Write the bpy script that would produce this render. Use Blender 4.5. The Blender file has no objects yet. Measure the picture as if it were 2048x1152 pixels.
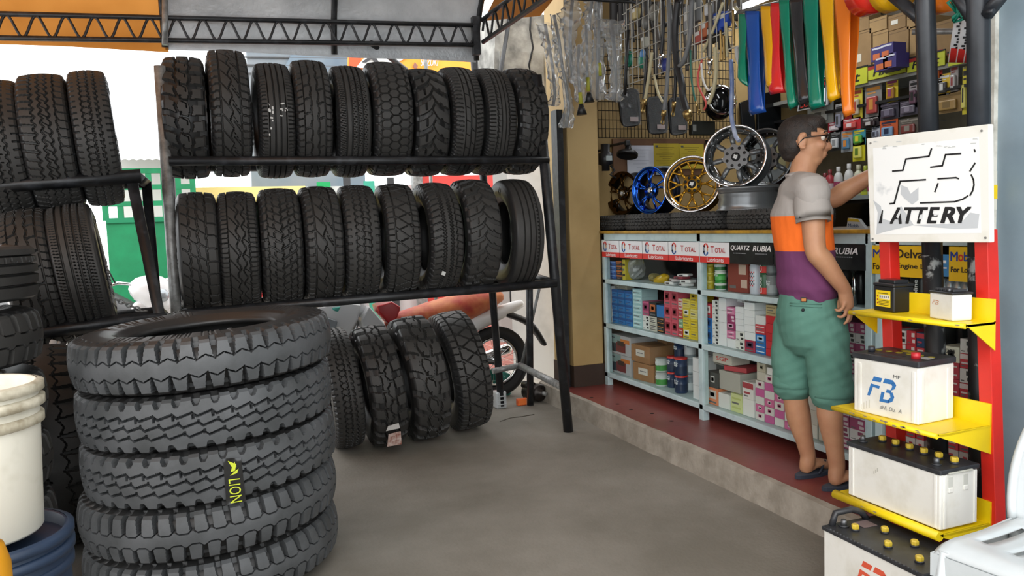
import bpy, bmesh, math, random
import numpy as np
from mathutils import Vector, Matrix, Euler
random.seed(7)
sc = bpy.context.scene
COL = sc.collection
PI = math.pi
# ---------------------------------------------------------------- camera
HC, FPX = 1.40, 1600.0
YAW, PITCH, ROLL = math.radians(21.12), math.radians(4.67), math.radians(-2.02)
fw = Vector((math.sin(YAW)*math.cos(PITCH), math.cos(YAW)*math.cos(PITCH), -math.sin(PITCH)))
rt0 = Vector((math.cos(YAW), -math.sin(YAW), 0)); up0 = rt0.cross(fw)
c_, s_ = math.cos(ROLL), math.sin(ROLL)
RT = c_*rt0 + s_*up0; UP = -s_*rt0 + c_*up0
CAM = Vector((0, 0, HC))
cd = bpy.data.cameras.new('camera'); cam = bpy.data.objects.new('camera', cd); COL.objects.link(cam)
cd.sensor_fit = 'HORIZONTAL'; cd.sensor_width = 36.0; cd.lens = 36.0*FPX/2048.0; cd.clip_start = .05; cd.clip_end = 200
cam.matrix_world = Matrix(((RT.x, UP.x, -fw.x, CAM.x), (RT.y, UP.y, -fw.y, CAM.y), (RT.z, UP.z, -fw.z, CAM.z), (0, 0, 0, 1)))
sc.camera = cam
# ---------------------------------------------------------------- exposure, sky
sc.view_settings.view_transform = 'Standard'; sc.view_settings.look = 'None'
sc.view_settings.exposure = 0.12; sc.view_settings.gamma = 1.0; sc.view_settings.use_curve_mapping = False
sc.cycles.use_denoising = True
sc.cycles.max_bounces = 7; sc.cycles.diffuse_bounces = 4; sc.cycles.glossy_bounces = 3
sc.cycles.transmission_bounces = 4; sc.cycles.transparent_max_bounces = 14
sc.cycles.caustics_reflective = False; sc.cycles.caustics_refractive = False
sc.cycles.sample_clamp_indirect = 6.0
w = bpy.data.worlds.new('overcast_sky'); sc.world = w; w.use_nodes = True
nt = w.node_tree; nt.nodes.clear()
out = nt.nodes.new('ShaderNodeOutputWorld'); bg = nt.nodes.new('ShaderNodeBackground')
tc = nt.nodes.new('ShaderNodeTexCoord'); sx = nt.nodes.new('ShaderNodeSeparateXYZ'); rp = nt.nodes.new('ShaderNodeValToRGB')
nt.links.new(tc.outputs['Generated'], sx.inputs[0]); nt.links.new(sx.outputs['Z'], rp.inputs[0])
rp.color_ramp.elements[0].position = 0.0; rp.color_ramp.elements[0].color = (.93, .97, 1, 1)
rp.color_ramp.elements[1].position = .6; rp.color_ramp.elements[1].color = (1, 1, 1, 1)
nt.links.new(rp.outputs[0], bg.inputs['Color']); bg.inputs['Strength'].default_value = 2.6
nt.links.new(bg.outputs[0], out.inputs[0])
# daylight is soft: a broad sun behind haze, from behind-left of the viewer
sd = bpy.data.lights.new('hazy_sun', 'SUN'); sd.energy = .9; sd.angle = math.radians(40); sd.color = (1, .97, .92)
so = bpy.data.objects.new('hazy_sun', sd); COL.objects.link(so); so.rotation_euler = Euler((math.radians(62), 0, math.radians(-25)))

# ---------------------------------------------------------------- image -> place
def ray(px, py):
    px, py = float(px), float(py)
    return (px-1024.0)*RT + (576.0-py)*UP + FPX*fw
def atx(px, py, v): d = ray(px, py); return CAM + d*((v-CAM.x)/d.x)
def aty(px, py, v): d = ray(px, py); return CAM + d*((v-CAM.y)/d.y)
def atz(px, py, v): d = ray(px, py); return CAM + d*((v-CAM.z)/d.z)

# ---------------------------------------------------------------- materials
def srgb(h):
    if isinstance(h, str):
        h = h.lstrip('#'); h = [int(h[i:i+2], 16)/255 for i in (0, 2, 4)]
    return tuple(((c/12.92) if c <= .04045 else ((c+.055)/1.055)**2.4) for c in h)
MATS = {}
def mat(name, col='#888888', rough=.5, metal=0, var=0, scale=8, bump=0, col2=None, spec=.5, coat=0, emit=0, trans=None, bscale=None, det=4, lo=.35, hi=.65):
    """principled surface; col2 mixes in over a noise (wear, dirt, stains); bump is relief"""
    if name in MATS: return MATS[name]
    m = bpy.data.materials.new(name); m.use_nodes = True; t = m.node_tree; b = t.nodes['Principled BSDF']
    c = srgb(col); b.inputs['Base Color'].default_value = (*c, 1); b.inputs['Roughness'].default_value = rough
    b.inputs['Metallic'].default_value = metal; b.inputs['Specular IOR Level'].default_value = spec
    b.inputs['Coat Weight'].default_value = coat; b.inputs['Coat Roughness'].default_value = .08
    if emit: b.inputs['Emission Color'].default_value = (*c, 1); b.inputs['Emission Strength'].default_value = emit
    if var or col2 or bump:
        tc = t.nodes.new('ShaderNodeTexCoord'); n = t.nodes.new('ShaderNodeTexNoise')
        n.inputs['Scale'].default_value = scale; n.inputs['Detail'].default_value = det; n.inputs['Roughness'].default_value = .6
        t.links.new(tc.outputs['Object'], n.inputs['Vector'])
        if var or col2:
            r = t.nodes.new('ShaderNodeValToRGB'); r.color_ramp.elements[0].position = lo; r.color_ramp.elements[1].position = hi
            c2 = srgb(col2) if col2 else tuple(x*(1-var) for x in c)
            r.color_ramp.elements[0].color = (*c2, 1); r.color_ramp.elements[1].color = (*c, 1)
            t.links.new(n.outputs['Fac'], r.inputs[0]); t.links.new(r.outputs[0], b.inputs['Base Color'])
        if bump:
            n2 = t.nodes.new('ShaderNodeTexNoise'); n2.inputs['Scale'].default_value = bscale or scale*4; n2.inputs['Detail'].default_value = 5
            t.links.new(tc.outputs['Object'], n2.inputs['Vector'])
            bp = t.nodes.new('ShaderNodeBump'); bp.inputs['Strength'].default_value = bump; bp.inputs['Distance'].default_value = .004
            t.links.new(n2.outputs['Fac'], bp.inputs['Height']); t.links.new(bp.outputs[0], b.inputs['Normal'])
    MATS[name] = m
    return m
def flat(col, rough=.55): return mat('paint_'+col.lstrip('#'), col, rough)
def film(name, tint=(.9, .92, .92), rough=.15, milk=.15, gloss=.25):
    """clear sheet: mostly see-through, a Fresnel gloss, a little milky"""
    if name in MATS: return MATS[name]
    m = bpy.data.materials.new(name); m.use_nodes = True; t = m.node_tree; t.nodes.clear()
    o = t.nodes.new('ShaderNodeOutputMaterial'); tr = t.nodes.new('ShaderNodeBsdfTransparent'); tr.inputs[0].default_value = (*tint, 1)
    d = t.nodes.new('ShaderNodeBsdfDiffuse'); d.inputs[0].default_value = (.75, .76, .76, 1)
    g = t.nodes.new('ShaderNodeBsdfGlossy'); g.inputs['Roughness'].default_value = rough; g.inputs[0].default_value = (1, 1, 1, 1)
    a = t.nodes.new('ShaderNodeMixShader'); a.inputs[0].default_value = milk; t.links.new(tr.outputs[0], a.inputs[1]); t.links.new(d.outputs[0], a.inputs[2])
    f = t.nodes.new('ShaderNodeLayerWeight'); f.inputs[0].default_value = gloss
    b = t.nodes.new('ShaderNodeMixShader'); t.links.new(f.outputs['Fresnel'], b.inputs[0]); t.links.new(a.outputs[0], b.inputs[1]); t.links.new(g.outputs[0], b.inputs[2])
    t.links.new(b.outputs[0], o.inputs[0]); MATS[name] = m
    return m

# ---------------------------------------------------------------- objects
ORG = {}
def tag(o, label=None, cat=None, group=None, kind=None):
    if label: o['label'] = label
    if cat: o['category'] = cat
    if group: o['group'] = group
    if kind: o['kind'] = kind
    return o
def thing(name, label, cat, loc=(0, 0, 0), group=None, rot=None):
    o = bpy.data.objects.new(name, None); COL.objects.link(o); o.location = loc; o.empty_display_size = .05
    if rot: o.rotation_euler = rot
    ORG[o] = Vector(loc) if rot is None else Vector((0, 0, 0))
    return tag(o, label, cat, group)
class MB:
    """collects shapes into one mesh"""
    def __init__(s): s.v = []; s.f = []; s.mi = []; s.sm = []
    def add(s, vs, fs, mi=0, smooth=False):
        b = len(s.v); s.v += [tuple(v) for v in vs]
        for f in fs: s.f.append(tuple(b+i for i in f)); s.mi.append(mi); s.sm.append(smooth)
        return s
    def box(s, c, d, rot=None, mi=0, bev=0):
        x, y, z = d[0]/2, d[1]/2, d[2]/2
        R = rot.to_matrix() if isinstance(rot, Euler) else (rot if rot is not None else None)
        c = Vector(c)
        if bev:
            bm = bmesh.new(); bmesh.ops.create_cube(bm, size=1)
            for v in bm.verts: v.co = Vector((v.co.x*d[0], v.co.y*d[1], v.co.z*d[2]))
            bmesh.ops.bevel(bm, geom=list(bm.edges), offset=bev, segments=2, affect='EDGES', profile=.5)
            vs = [v.co.copy() for v in bm.verts]; bm.verts.index_update(); fs = [[v.index for v in f.verts] for f in bm.faces]; bm.free()
        else:
            vs = [Vector((i, j, k)) for k in (-z, z) for j in (-y, y) for i in (-x, x)]
            fs = [(0, 2, 3, 1), (4, 5, 7, 6), (0, 1, 5, 4), (2, 6, 7, 3), (0, 4, 6, 2), (1, 3, 7, 5)]
        if R is not None: vs = [R @ v for v in vs]
        return s.add([c+v for v in vs], fs, mi)
    def quad(s, a, b, c, d, mi=0): return s.add([a, b, c, d], [(0, 1, 2, 3)], mi)
    def tube(s, pts, r, n=10, mi=0, cap=True, closed=False, smooth=True, flat=None):
        """swept round (or flattened) section along a line of points; r one radius or one per point"""
        pts = [Vector(p) for p in pts]; N = len(pts); rr = r if isinstance(r, (list, tuple)) else [r]*N
        T = []
        for i in range(N):
            a = pts[(i-1) % N] if closed or i > 0 else pts[i]; b = pts[(i+1) % N] if closed or i < N-1 else pts[i]
            t = (b-a); T.append(t.normalized() if t.length > 1e-9 else Vector((0, 0, 1)))
        u = T[0].orthogonal().normalized() if flat is None else (Vector(flat[0])-T[0]*Vector(flat[0]).dot(T[0])).normalized()
        vs = []
        for i in range(N):
            u = (u - T[i]*u.dot(T[i])); u = u.normalized() if u.length > 1e-6 else T[i].orthogonal().normalized()
            w_ = T[i].cross(u); k1, k2 = (1, 1) if flat is None else (flat[1], flat[2])
            for j in range(n):
                a = 2*PI*j/n; vs.append(pts[i]+(u*math.cos(a)*k1+w_*math.sin(a)*k2)*rr[i])
        fs = []
        for i in range(N if closed else N-1):
            for j in range(n): fs.append((i*n+j, i*n+(j+1) % n, ((i+1) % N)*n+(j+1) % n, ((i+1) % N)*n+j))
        s.add(vs, fs, mi, smooth)
        if cap and not closed:
            s.add(vs[:n], [tuple(range(n-1, -1, -1))], mi); s.add(vs[-n:], [tuple(range(n))], mi)
        return s
    def cyl(s, a, b, r, r2=None, n=20, mi=0, smooth=True): return s.tube([a, b], [r, r if r2 is None else r2], n, mi, True, False, smooth)
    def lathe(s, prof, n=32, mi=0, c=(0, 0, 0), M=None, smooth=True, closed=False):
        """prof: (radius, height) about local Z, M a matrix for its frame"""
        vs = []
        for (r, h) in prof:
            for j in range(n):
                a = 2*PI*j/n; v = Vector((r*math.cos(a), r*math.sin(a), h)); vs.append((M @ v if M else v)+Vector(c))
        fs = []; m = len(prof)
        for i in range(m if closed else m-1):
            for j in range(n): fs.append((i*n+j, i*n+(j+1) % n, ((i+1) % m)*n+(j+1) % n, ((i+1) % m)*n+j))
        return s.add(vs, fs, mi, smooth)
    def prism(s, poly, nrm, mi=0):
        """flat outline pushed through by nrm"""
        p = [Vector(q) for q in poly]; k = len(p); n_ = Vector(nrm)
        vs = p+[q+n_ for q in p]; fs = [tuple(range(k-1, -1, -1)), tuple(range(k, 2*k))]
        fs += [(i, (i+1) % k, k+(i+1) % k, k+i) for i in range(k)]
        return s.add(vs, fs, mi)
    def sph(s, c, r, n=14, m=9, mi=0, M=None):
        rad = r if isinstance(r, (tuple, list)) else (r, r, r); vs = []; fs = []
        for i in range(m+1):
            th = PI*i/m
            for j in range(n):
                ph = 2*PI*j/n; v = Vector((rad[0]*math.sin(th)*math.cos(ph), rad[1]*math.sin(th)*math.sin(ph), rad[2]*math.cos(th)))
                vs.append((M @ v if M else v)+Vector(c))
        for i in range(m):
            for j in range(n): fs.append((i*n+j, (i+1)*n+j, (i+1)*n+(j+1) % n, i*n+(j+1) % n))
        return s.add(vs, fs, mi, True)
    def mesh(s, name, mats, off=None, fix=True):
        me = bpy.data.meshes.new(name); vs = s.v
        if off is not None: vs = [(a-off[0], b-off[1], c-off[2]) for a, b, c in vs]
        me.from_pydata(vs, [], s.f)
        for m in (mats if isinstance(mats, (list, tuple)) else [mats]): me.materials.append(m)
        me.polygons.foreach_set('material_index', s.mi); me.polygons.foreach_set('use_smooth', s.sm)
        if fix:
            bm = bmesh.new(); bm.from_mesh(me); bmesh.ops.remove_doubles(bm, verts=bm.verts, dist=1e-6)
            bmesh.ops.recalc_face_normals(bm, faces=bm.faces); bm.to_mesh(me); bm.free()
        me.update()
        return me
    def part(s, name, mats, parent=None, label=None, loc=None, kind=None):
        """child mesh of a thing (coordinates in the place) or, with loc, an own object based there"""
        off = Vector(loc) if loc is not None else (ORG[parent] if parent else Vector((0, 0, 0)))
        o = bpy.data.objects.new(name, s.mesh(name, mats, off)); COL.objects.link(o)
        if parent: o.parent = parent; ORG[o] = ORG[parent]
        else: o.location = off; ORG[o] = off
        if label: o['label'] = label
        if kind: o['kind'] = kind
        return o
    def one(s, name, mats, label, cat, group=None, loc=None, kind=None):
        if loc is None:
            a = np.array(s.v); loc = (float(a[:, 0].mean()), float(a[:, 1].mean()), float(a[:, 2].min()))
        return tag(s.part(name, mats, None, None, loc), label, cat, group, kind)
def structure(name, mb, mats): return mb.part(name, mats, kind='structure', loc=(0, 0, 0))
def copy_tree(o, parent=None):
    c = o.copy(); COL.objects.link(c); c.parent = parent
    for ch in list(o.children): copy_tree(ch, c)
    return c
def add_bevel(o, wd=.004, seg=2):
    m = o.modifiers.new('soft_edges', 'BEVEL'); m.width = wd; m.segments = seg; m.limit_method = 'ANGLE'; m.angle_limit = math.radians(40)
    return o
TXT = {}
def text_geo(s, bold=.0, shear=0):
    k = (s, shear)
    if k not in TXT:
        cu = bpy.data.curves.new('lettering', 'FONT'); cu.body = s; cu.size = 1; cu.shear = shear; cu.resolution_u = 3; cu.fill_mode = 'FRONT'
        ob = bpy.data.objects.new('lettering', cu); COL.objects.link(ob); me = bpy.data.meshes.new_from_object(ob)
        v = np.array([tuple(q.co) for q in me.vertices]); f = [tuple(p.vertices) for p in me.polygons]
        bpy.data.objects.remove(ob); bpy.data.curves.remove(cu); bpy.data.meshes.remove(me)
        lo, hi = v.min(0), v.max(0); TXT[k] = (((v-lo)/max(hi[1]-lo[1], 1e-6)).tolist(), f, float((hi[0]-lo[0])/max(hi[1]-lo[1], 1e-6)))
    return TXT[k]
BOLD = ((0, 0), (1, .6), (-1, -.6), (1, -.6), (-1, .6))
def lettering(mb, s, org, xd, yd, h, w=None, mi=0, bold=.012, shear=0, lift=.001, align='C'):
    """flat letters: org is the middle (or left) of the base line; h the height; w stretches to a width"""
    v, f, asp = text_geo(s, bold, shear); xd = Vector(xd).normalized(); yd = Vector(yd).normalized(); n = xd.cross(yd)
    W = w if w else asp*h; k = W/asp; x0 = -W/2 if align == 'C' else 0
    for i, (dx, dy) in enumerate(BOLD if bold > .004 else BOLD[:1]):
        mb.add([Vector(org)+xd*(x0+p[0]*k+dx*bold*h*1.2)+yd*(p[1]+dy*bold*1.2)*h+n*(lift+i*2e-5) for p in v], f, mi)
    return mb
def quadtext(mb, s, q, mi=0, bold=.012, shear=0, lift=.001, m=(.05, .95, .1, .9)):
    """letters laid into a four-cornered patch given by its corners BL, BR, TR, TL"""
    v, f, asp = text_geo(s, bold, shear); a, b, c, d = [Vector(p) for p in q]; n = (b-a).cross(d-a).normalized()
    for i, (dx, dy) in enumerate(BOLD if bold > .004 else BOLD[:1]):
        out_ = []
        for p in v:
            u = m[0]+(m[1]-m[0])*(p[0]+dx*bold*1.2)/asp; t = m[2]+(m[3]-m[2])*(p[1]+dy*bold*1.2)
            out_.append((a*(1-u)+b*u)*(1-t)+(d*(1-u)+c*u)*t+n*(lift+i*2e-5))
        mb.add(out_, f, mi)
NX, DY, UZ = Vector((-1, 0, 0)), Vector((0, -1, 0)), Vector((0, 0, 1))
# ---------------------------------------------------------------- the place
FY = 5.75                                    # end wall of the shop
m_conc = mat('worn_concrete', '#88837a', .75, col2='#6e695f', scale=1.3, bump=.5, bscale=60, det=8)
m_plat = mat('red_floor_paint', '#8a4540', .34, col2='#733833', scale=2.2, bump=.15, bscale=40, det=7)
m_riser = mat('rough_cement', '#a59d91', .9, col2='#8b8377', scale=9, bump=.9, bscale=50)
m_beige = mat('beige_wall_paint', '#b89c69', .6, col2='#a68b5a', scale=2, bump=.15)
m_brown = mat('dark_brown_dado', '#38291f', .6, var=.2)
m_grey = mat('blue_grey_wall_paint', '#93a5b0', .55, col2='#8496a1', scale=3, bump=.1, det=8)
m_white = mat('white_limewash', '#eff0ef', .8, col2='#d3d5d4', scale=2.5, bump=.2, lo=.3, hi=.55)
m_black = mat('black_steel_paint', '#1b1c1e', .42, col2='#34363a', scale=14, bump=.25, lo=.3, hi=.5)
m_steel = mat('bare_steel_pipe', '#9a9c9b', .38, .25, col2='#6d6e6c', scale=20)
m_dark = flat('#0d0d0e')
b = MB(); b.quad((-6, -1.5, 0), (3.2, -1.5, 0), (3.2, 6.35, 0), (-6, 6.35, 0))
structure('floor', b, m_conc)
b = MB(); b.quad((-9, 6.35, 0), (12, 6.35, 0), (12, 30, 0), (-9, 30, 0))
structure('ground', b, mat('bright_paving', '#c9c4bb', .85, var=.25, scale=1.2))
# red tiled yard beyond the rack
mt = bpy.data.materials.new('red_yard_tiles'); mt.use_nodes = True; t = mt.node_tree; bs = t.nodes['Principled BSDF']
tcn = t.nodes.new('ShaderNodeTexCoord'); br = t.nodes.new('ShaderNodeTexBrick'); br.inputs['Scale'].default_value = 3.2; br.offset = 0
br.inputs['Color1'].default_value = (*srgb('#8e4a40'), 1); br.inputs['Color2'].default_value = (*srgb('#a0584a'), 1); br.inputs['Mortar'].default_value = (*srgb('#b5a79b'), 1)
br.inputs['Mortar Size'].default_value = .015
t.links.new(tcn.outputs['Object'], br.inputs['Vector']); t.links.new(br.outputs['Color'], bs.inputs['Base Color']); bs.inputs['Roughness'].default_value = .5
b = MB(); b.box((3.6, 9.4, .012), (4.4, 4.6, .024)); structure('yard_floor', b, mt)
# raised red platform with a cracked cement edge
b = MB(); N = 46
ys = [-.5+i*(FY+.5)/N for i in range(N+1)]; random.seed(3)
edge = [(2.43+random.uniform(-.008, .008), .145+random.uniform(-.006, .003)) for _ in ys]
for i in range(N):
    (x0, z0), (x1, z1) = edge[i], edge[i+1]; y0, y1 = ys[i], ys[i+1]
    b.quad((x0+.03, y0, .145), (5.2, y0, .145), (5.2, y1, .145), (x1+.03, y1, .145), 0)
    b.quad((x0, y0, z0-.008), (x0+.03, y0, .145), (x1+.03, y1, .145), (x1, y1, z1-.008), 1)
    b.quad((x0-.006, y0, 0), (x0, y0, z0-.008), (x1, y1, z1-.008), (x1-.006, y1, 0), 1)
    b.quad((x0, y0, z0-.008), (x0, y0, z0-.008), (x1, y1, z1-.008), (x1, y1, z1-.008), 1) if False else None
b.quad((2.43, FY, 0), (2.43, FY, .145), (5.2, FY, .145), (5.2, FY, 0), 1)
plat = structure('platform', b, [m_plat, m_riser])
# walls
b = MB(); b.box((2.688, 5.575, 1.72), (.25, .35, 3.12)); b.box((2.688, 5.57, .225), (.262, .37, .16), mi=1)
structure('wall_pillar', b, [m_beige, m_brown])
b = MB(); b.box((2.515, 5.47, 1.18), (.05, .10, 2.07)); b.box((2.547, 5.50, 1.18), (.014, .04, 2.07), mi=1); structure('trim_2', b, [m_black, flat('#d9d9d6')])
b = MB(); b.box((4.0, FY+.06, 1.7), (2.4, .12, 3.4)); structure('wall_end', b, m_beige)
b = MB(); b.box((5.16, 3.2, 1.7), (.12, 5.3, 3.4)); structure('wall_back', b, mat('shop_back_paint', '#8d8574', .7, var=.2))
b = MB(); b.box((3.5, .78, 1.7), (1.5, 2.7, 3.4)); structure('wall_right', b, m_grey)
b = MB(); b.box((2.745, 2.135, 1.7), (.03, .03, 3.4)); structure('trim_1', b, mat('chipped_white_trim', '#d8d6cc', .6, col2='#a9a69b', scale=12))
b = MB(); b.box((3.95, 3.0, 3.28), (2.9, 5.8, .1)); structure('ceiling', b, mat('shop_ceiling_board', '#a9a494', .8))
# white house pillars beyond the rack
p = aty(1062, 380, 6.6)
b = MB(); b.box((2.90, 6.72, 1.55), (.5, .5, 3.1), Euler((0, 0, math.radians(-32)))); structure('wall_outer', b, m_white)
b = MB(); b.box((2.63, 6.62, 2.72), (.5, .46, .9), Euler((0, math.radians(4), 0))); b.box((2.62, 6.38, 2.62), (.4, .03, .42))
structure('wall_outer_cap', b, mat('stained_cement', '#b5b4ae', .85, col2='#6d6c68', scale=5))
# canopy: a barrel of silver foil over the yard, with an orange tarpaulin bay
m_foil = mat('silver_foil_insulation', '#dadcdd', .38, .15, col2='#b4b7b9', scale=2.5, bump=1.0, bscale=38)
m_tarp = bpy.data.materials.new('orange_tarpaulin'); m_tarp.use_nodes = True; t = m_tarp.node_tree; t.nodes.clear()
o_ = t.nodes.new('ShaderNodeOutputMaterial'); d_ = t.nodes.new('ShaderNodeBsdfDiffuse'); tl = t.nodes.new('ShaderNodeBsdfTranslucent'); mx = t.nodes.new('ShaderNodeMixShader')
nn = t.nodes.new('ShaderNodeTexNoise'); nn.inputs['Scale'].default_value = 1.5; nn.inputs['Detail'].default_value = 6; rr = t.nodes.new('ShaderNodeValToRGB'); tq = t.nodes.new('ShaderNodeTexCoord')
rr.color_ramp.elements[0].color = (*srgb('#a86a2c'), 1); rr.color_ramp.elements[1].color = (*srgb('#c98842'), 1); rr.color_ramp.elements[0].position = .35; rr.color_ramp.elements[1].position = .65
t.links.new(tq.outputs['Object'], nn.inputs['Vector']); t.links.new(nn.outputs['Fac'], rr.inputs[0])
for q in (d_, tl): t.links.new(rr.outputs[0], q.inputs[0])
mx.inputs[0].default_value = .32; t.links.new(d_.outputs[0], mx.inputs[1]); t.links.new(tl.outputs[0], mx.inputs[2]); t.links.new(mx.outputs[0], o_.inputs[0])
def vault(x0, x1, mb, sag=0.0, off=0.0, seg=26, mi=0):
    K = 10
    def pt(x, i):
        a = PI*(i/seg)*.94+.06*PI*.0
        return Vector((x, 3.56+2.0*math.cos(a), 2.56+1.0*math.sin(a)+off+sag*math.sin(x*5+i)*.4))
    for k in range(K):
        xa, xb = x0+(x1-x0)*k/K, x0+(x1-x0)*(k+1)/K
        for i in range(seg): mb.add([pt(xa, i), pt(xb, i), pt(xb, i+1), pt(xa, i+1)], [(0, 1, 2, 3)], mi, True)
b = MB(); vault(-.13, 1.93, b, .01); structure('ceiling_canopy', b, m_foil)
b = MB(); vault(-6, -.11, b, .03, -.01); structure('ceiling_tarpaulin', b, m_tarp)
b = MB()
for x in (-.13, .92, 1.93):
    b.tube([(x, 3.56+1.98*math.cos(PI*i/26*.94), 2.57+.98*math.sin(PI*i/26*.94)) for i in range(27)], .02, 8)
structure('canopy_ribs', b, m_black)
b = MB(); P_ = [Vector((1.98, 5.5, 2.84)), Vector((2.42, 5.5, 2.90)), Vector((2.55, 4.6, 3.25)), Vector((1.98, 4.6, 3.2))]
b.quad(*P_); b.quad((1.98, 4.6, 3.2), (2.55, 4.6, 3.25), (2.55, 1.2, 3.3), (1.98, 1.2, 3.3)); structure('ceiling_flap', b, mat('orange_flap', '#d08a3c', .7, col2='#b87530', scale=2))

# lattice trusses that carry the canopy
def truss(name, label, a, bb, hgt, n, r=.016, rw=.0085):
    a, bb = Vector(a), Vector(bb); root = thing(name, label, 'truss', a)
    for nm, dz in (('top_chord', hgt), ('bottom_chord', 0)):
        MB().tube([a+Vector((0, 0, dz)), bb+Vector((0, 0, dz))], r, 8).part(nm, m_black, root)
    pts = []; K = n*14
    for i in range(K+1):
        u = i/K; pts.append(a.lerp(bb, u)+Vector((0, 0, hgt*(.5+.46*math.sin(2*PI*u*n)))))
    MB().tube(pts, rw, 6).part('web_rod', m_black, root)
    return root
t1 = truss('lattice_truss', 'black lattice truss running level along the canopy eave above the tyre racks', (-2.2, 5.42, 2.52), (1.87, 5.4, 2.645), .135, 27)
b = MB(); b.box((1.885, 5.41, 2.71), (.05, .05, .26)); b.part('end_plate', m_black, t1)
t2 = truss('lattice_truss', 'black lattice truss slanting up toward the viewer beside the hanging bags', (1.92, 5.36, 2.66), (1.98, 1.6, 2.72), .15, 20)
b = MB(); b.tube([aty(330, 0, 5.36), aty(330, 90, 5.36)], .018, 10)
b.one('hanger_pipe', m_steel, 'short grey upright pipe crossing the eave truss where foil meets tarpaulin', 'pipe')
b = MB(); q = aty(946, 92, 5.62); b.tube([q, aty(1003, 812, 5.62)*1.0], .028, 10); b.one('canopy_post', m_black, 'dark post under the corner where the two trusses meet', 'post')
b = MB(); b.tube([aty(1020, 30, 6.38), aty(1000, 150, 6.2), aty(992, 200, 6.1)], .018, 8); b.one('brace_bar', m_black, 'thin slanting black bar against the white outer pillar', 'bar')
b = MB(); b.tube([aty(742, 86, 5.5), aty(812, 140, 5.9)], .02, 8); b.one('brace_bar', m_black, 'slanting dark bar crossing the orange billboard', 'bar')
b = MB(); q = aty(850, 92, 6.9); b.tube([q, (q.x, 6.9, 0)], .016, 8); b.one('sign_pole', m_steel, 'thin upright pole in front of the orange billboard', 'pole')
# a cable hanging along the white outer pillar
b = MB(); b.tube([aty(1062, 25, 6.36), aty(1060, 60, 6.36), aty(1066, 95, 6.36), aty(1058, 130, 6.36), aty(1062, 160, 6.39)], .008, 6)
b.one('power_cable', m_dark, 'thin black cable dangling down the stained white pillar', 'cable')
# ---------------------------------------------------------------- tyres: real grooves cut around the crown
m_rub = mat('tyre_rubber', '#373634', .6, var=.25, scale=9, spec=.45, bump=.12, bscale=160)
m_rub2 = mat('dusty_tyre_rubber', '#515355', .52, col2='#3f4142', scale=7, spec=.5, bump=.12, bscale=160)
m_wall = mat('tyre_sidewall_rubber', '#2d2d2d', .42, var=.2, scale=6, spec=.5)
def tri(t): return 4*np.abs((t % 1)-.5)-1
def cg(U, V, c, w, a=0, k=1, ph=0, f='tri'):
    t = U*k+ph
    g = tri(t) if f == 'tri' else (np.sin(2*PI*t) if f == 'sin' else np.clip(3*tri(t), -1, 1) if f == 'step' else 2*(t % 1)-1)
    return np.abs(V-c-a*g) < w*1.25
def lg(U, V, v0, v1, w, u0=0, s=0, n=1, q=0, taper=0):
    d = ((U-u0-s*(V-v0)-q*(V-v0)**2)*n) % 1; d = np.minimum(d, 1-d)/n
    return (d < w*1.2*(1+taper*(V-v0)/(v1-v0))) & (V >= v0) & (V <= v1)
def t_mud(U, V):      # big shoulder lugs and a jagged centre row
    g = cg(U, V, -.38, .07, .07, 1, 0, 'sin') | cg(U, V, .36, .06, .06, 1, .3, 'sin')
    g |= lg(U, V, -1, -.36, .15, .1, .25, 1, .35) | lg(U, V, .36, 1, .16, .55, -.12, 1)
    return g | lg(U, V, -.4, .4, .045, .3, .22, 1) | (cg(U, V, 0, .03, .16, 1, .2, 'step') & (np.abs(U-.5) < .42))
def t_mud2(U, V):     # claws both sides, h shaped middle blocks
    g = lg(U, V, -1, -.42, .17, .2, .35, 1, -.25) | lg(U, V, .4, 1, .17, .7, -.35, 1, .25)
    g |= cg(U, V, -.42, .05, .05, 1, .1) | cg(U, V, .42, .05, .05, 1, .6)
    return g | lg(U, V, -.42, .0, .06, .45, .1) | lg(U, V, 0, .42, .06, .95, .1) | cg(U, V, 0, .035, .1, 1, 0, 'step')
def t_chev(U, V):     # arrow lugs
    A = np.abs(V); g = lg(U, A, .12, 1, .15, .0, .75, 1, -.25) & (V > 0)
    g |= lg(U, A, .12, 1, .15, .5, .75, 1, -.25) & (V <= 0)
    return g | cg(U, V, 0, .05, .16, 1, .12) | (lg(U, A, .45, .62, .2, .15, .6))
def t_hex(U, V):      # honeycomb blocks
    x = V*2.6; y = U*1.732*1.0*2
    def d(xo, yo):
        a = np.abs((x-xo+1.5) % 3-1.5); b = np.abs((y-yo+.866) % 1.732-.866)
        return np.maximum(b, a*.866+b*.5)
    m = np.minimum(d(0, 0), d(1.5, .866))
    return (m > .76) | (lg(U, np.abs(V), .84, 1, .05, .25, 0, 2))
def t_weave(U, V):    # woven bricks
    g = np.zeros_like(U, bool); A = V
    g |= lg(U, V, -.85, -.02, .045, 0, .55, 2) | lg(U, V, .02, .85, .045, .25, -.55, 2)
    g |= cg(U, V, -.43, .03, .05, 2, .2, 'saw') | cg(U, V, .43, .03, .05, 2, .5, 'saw') | cg(U, V, 0, .03, .07, 2, 0)
    return g | cg(U, V, -.8, .025, .05, 2, .1) | cg(U, V, .8, .025, .05, 2, .6) | lg(U, np.abs(V), .8, 1, .05, .2, .2, 2)
def t_rib(U, V):      # straight ribs
    g = np.zeros_like(U, bool)
    for c in (-.58, -.2, .2, .58): g |= cg(U, V, c, .035)
    return g | lg(U, np.abs(V), .7, 1, .03, 0, .1, 3)
def t_ribsipe(U, V):
    g = np.zeros_like(U, bool)
    for c in (-.62, -.22, .18, .56): g |= cg(U, V, c, .035)
    return g | lg(U, V, -1, -.62, .02, 0, .4, 4) | (lg(U, V, -.2, .9, .014, .1, .35, 4))
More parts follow.
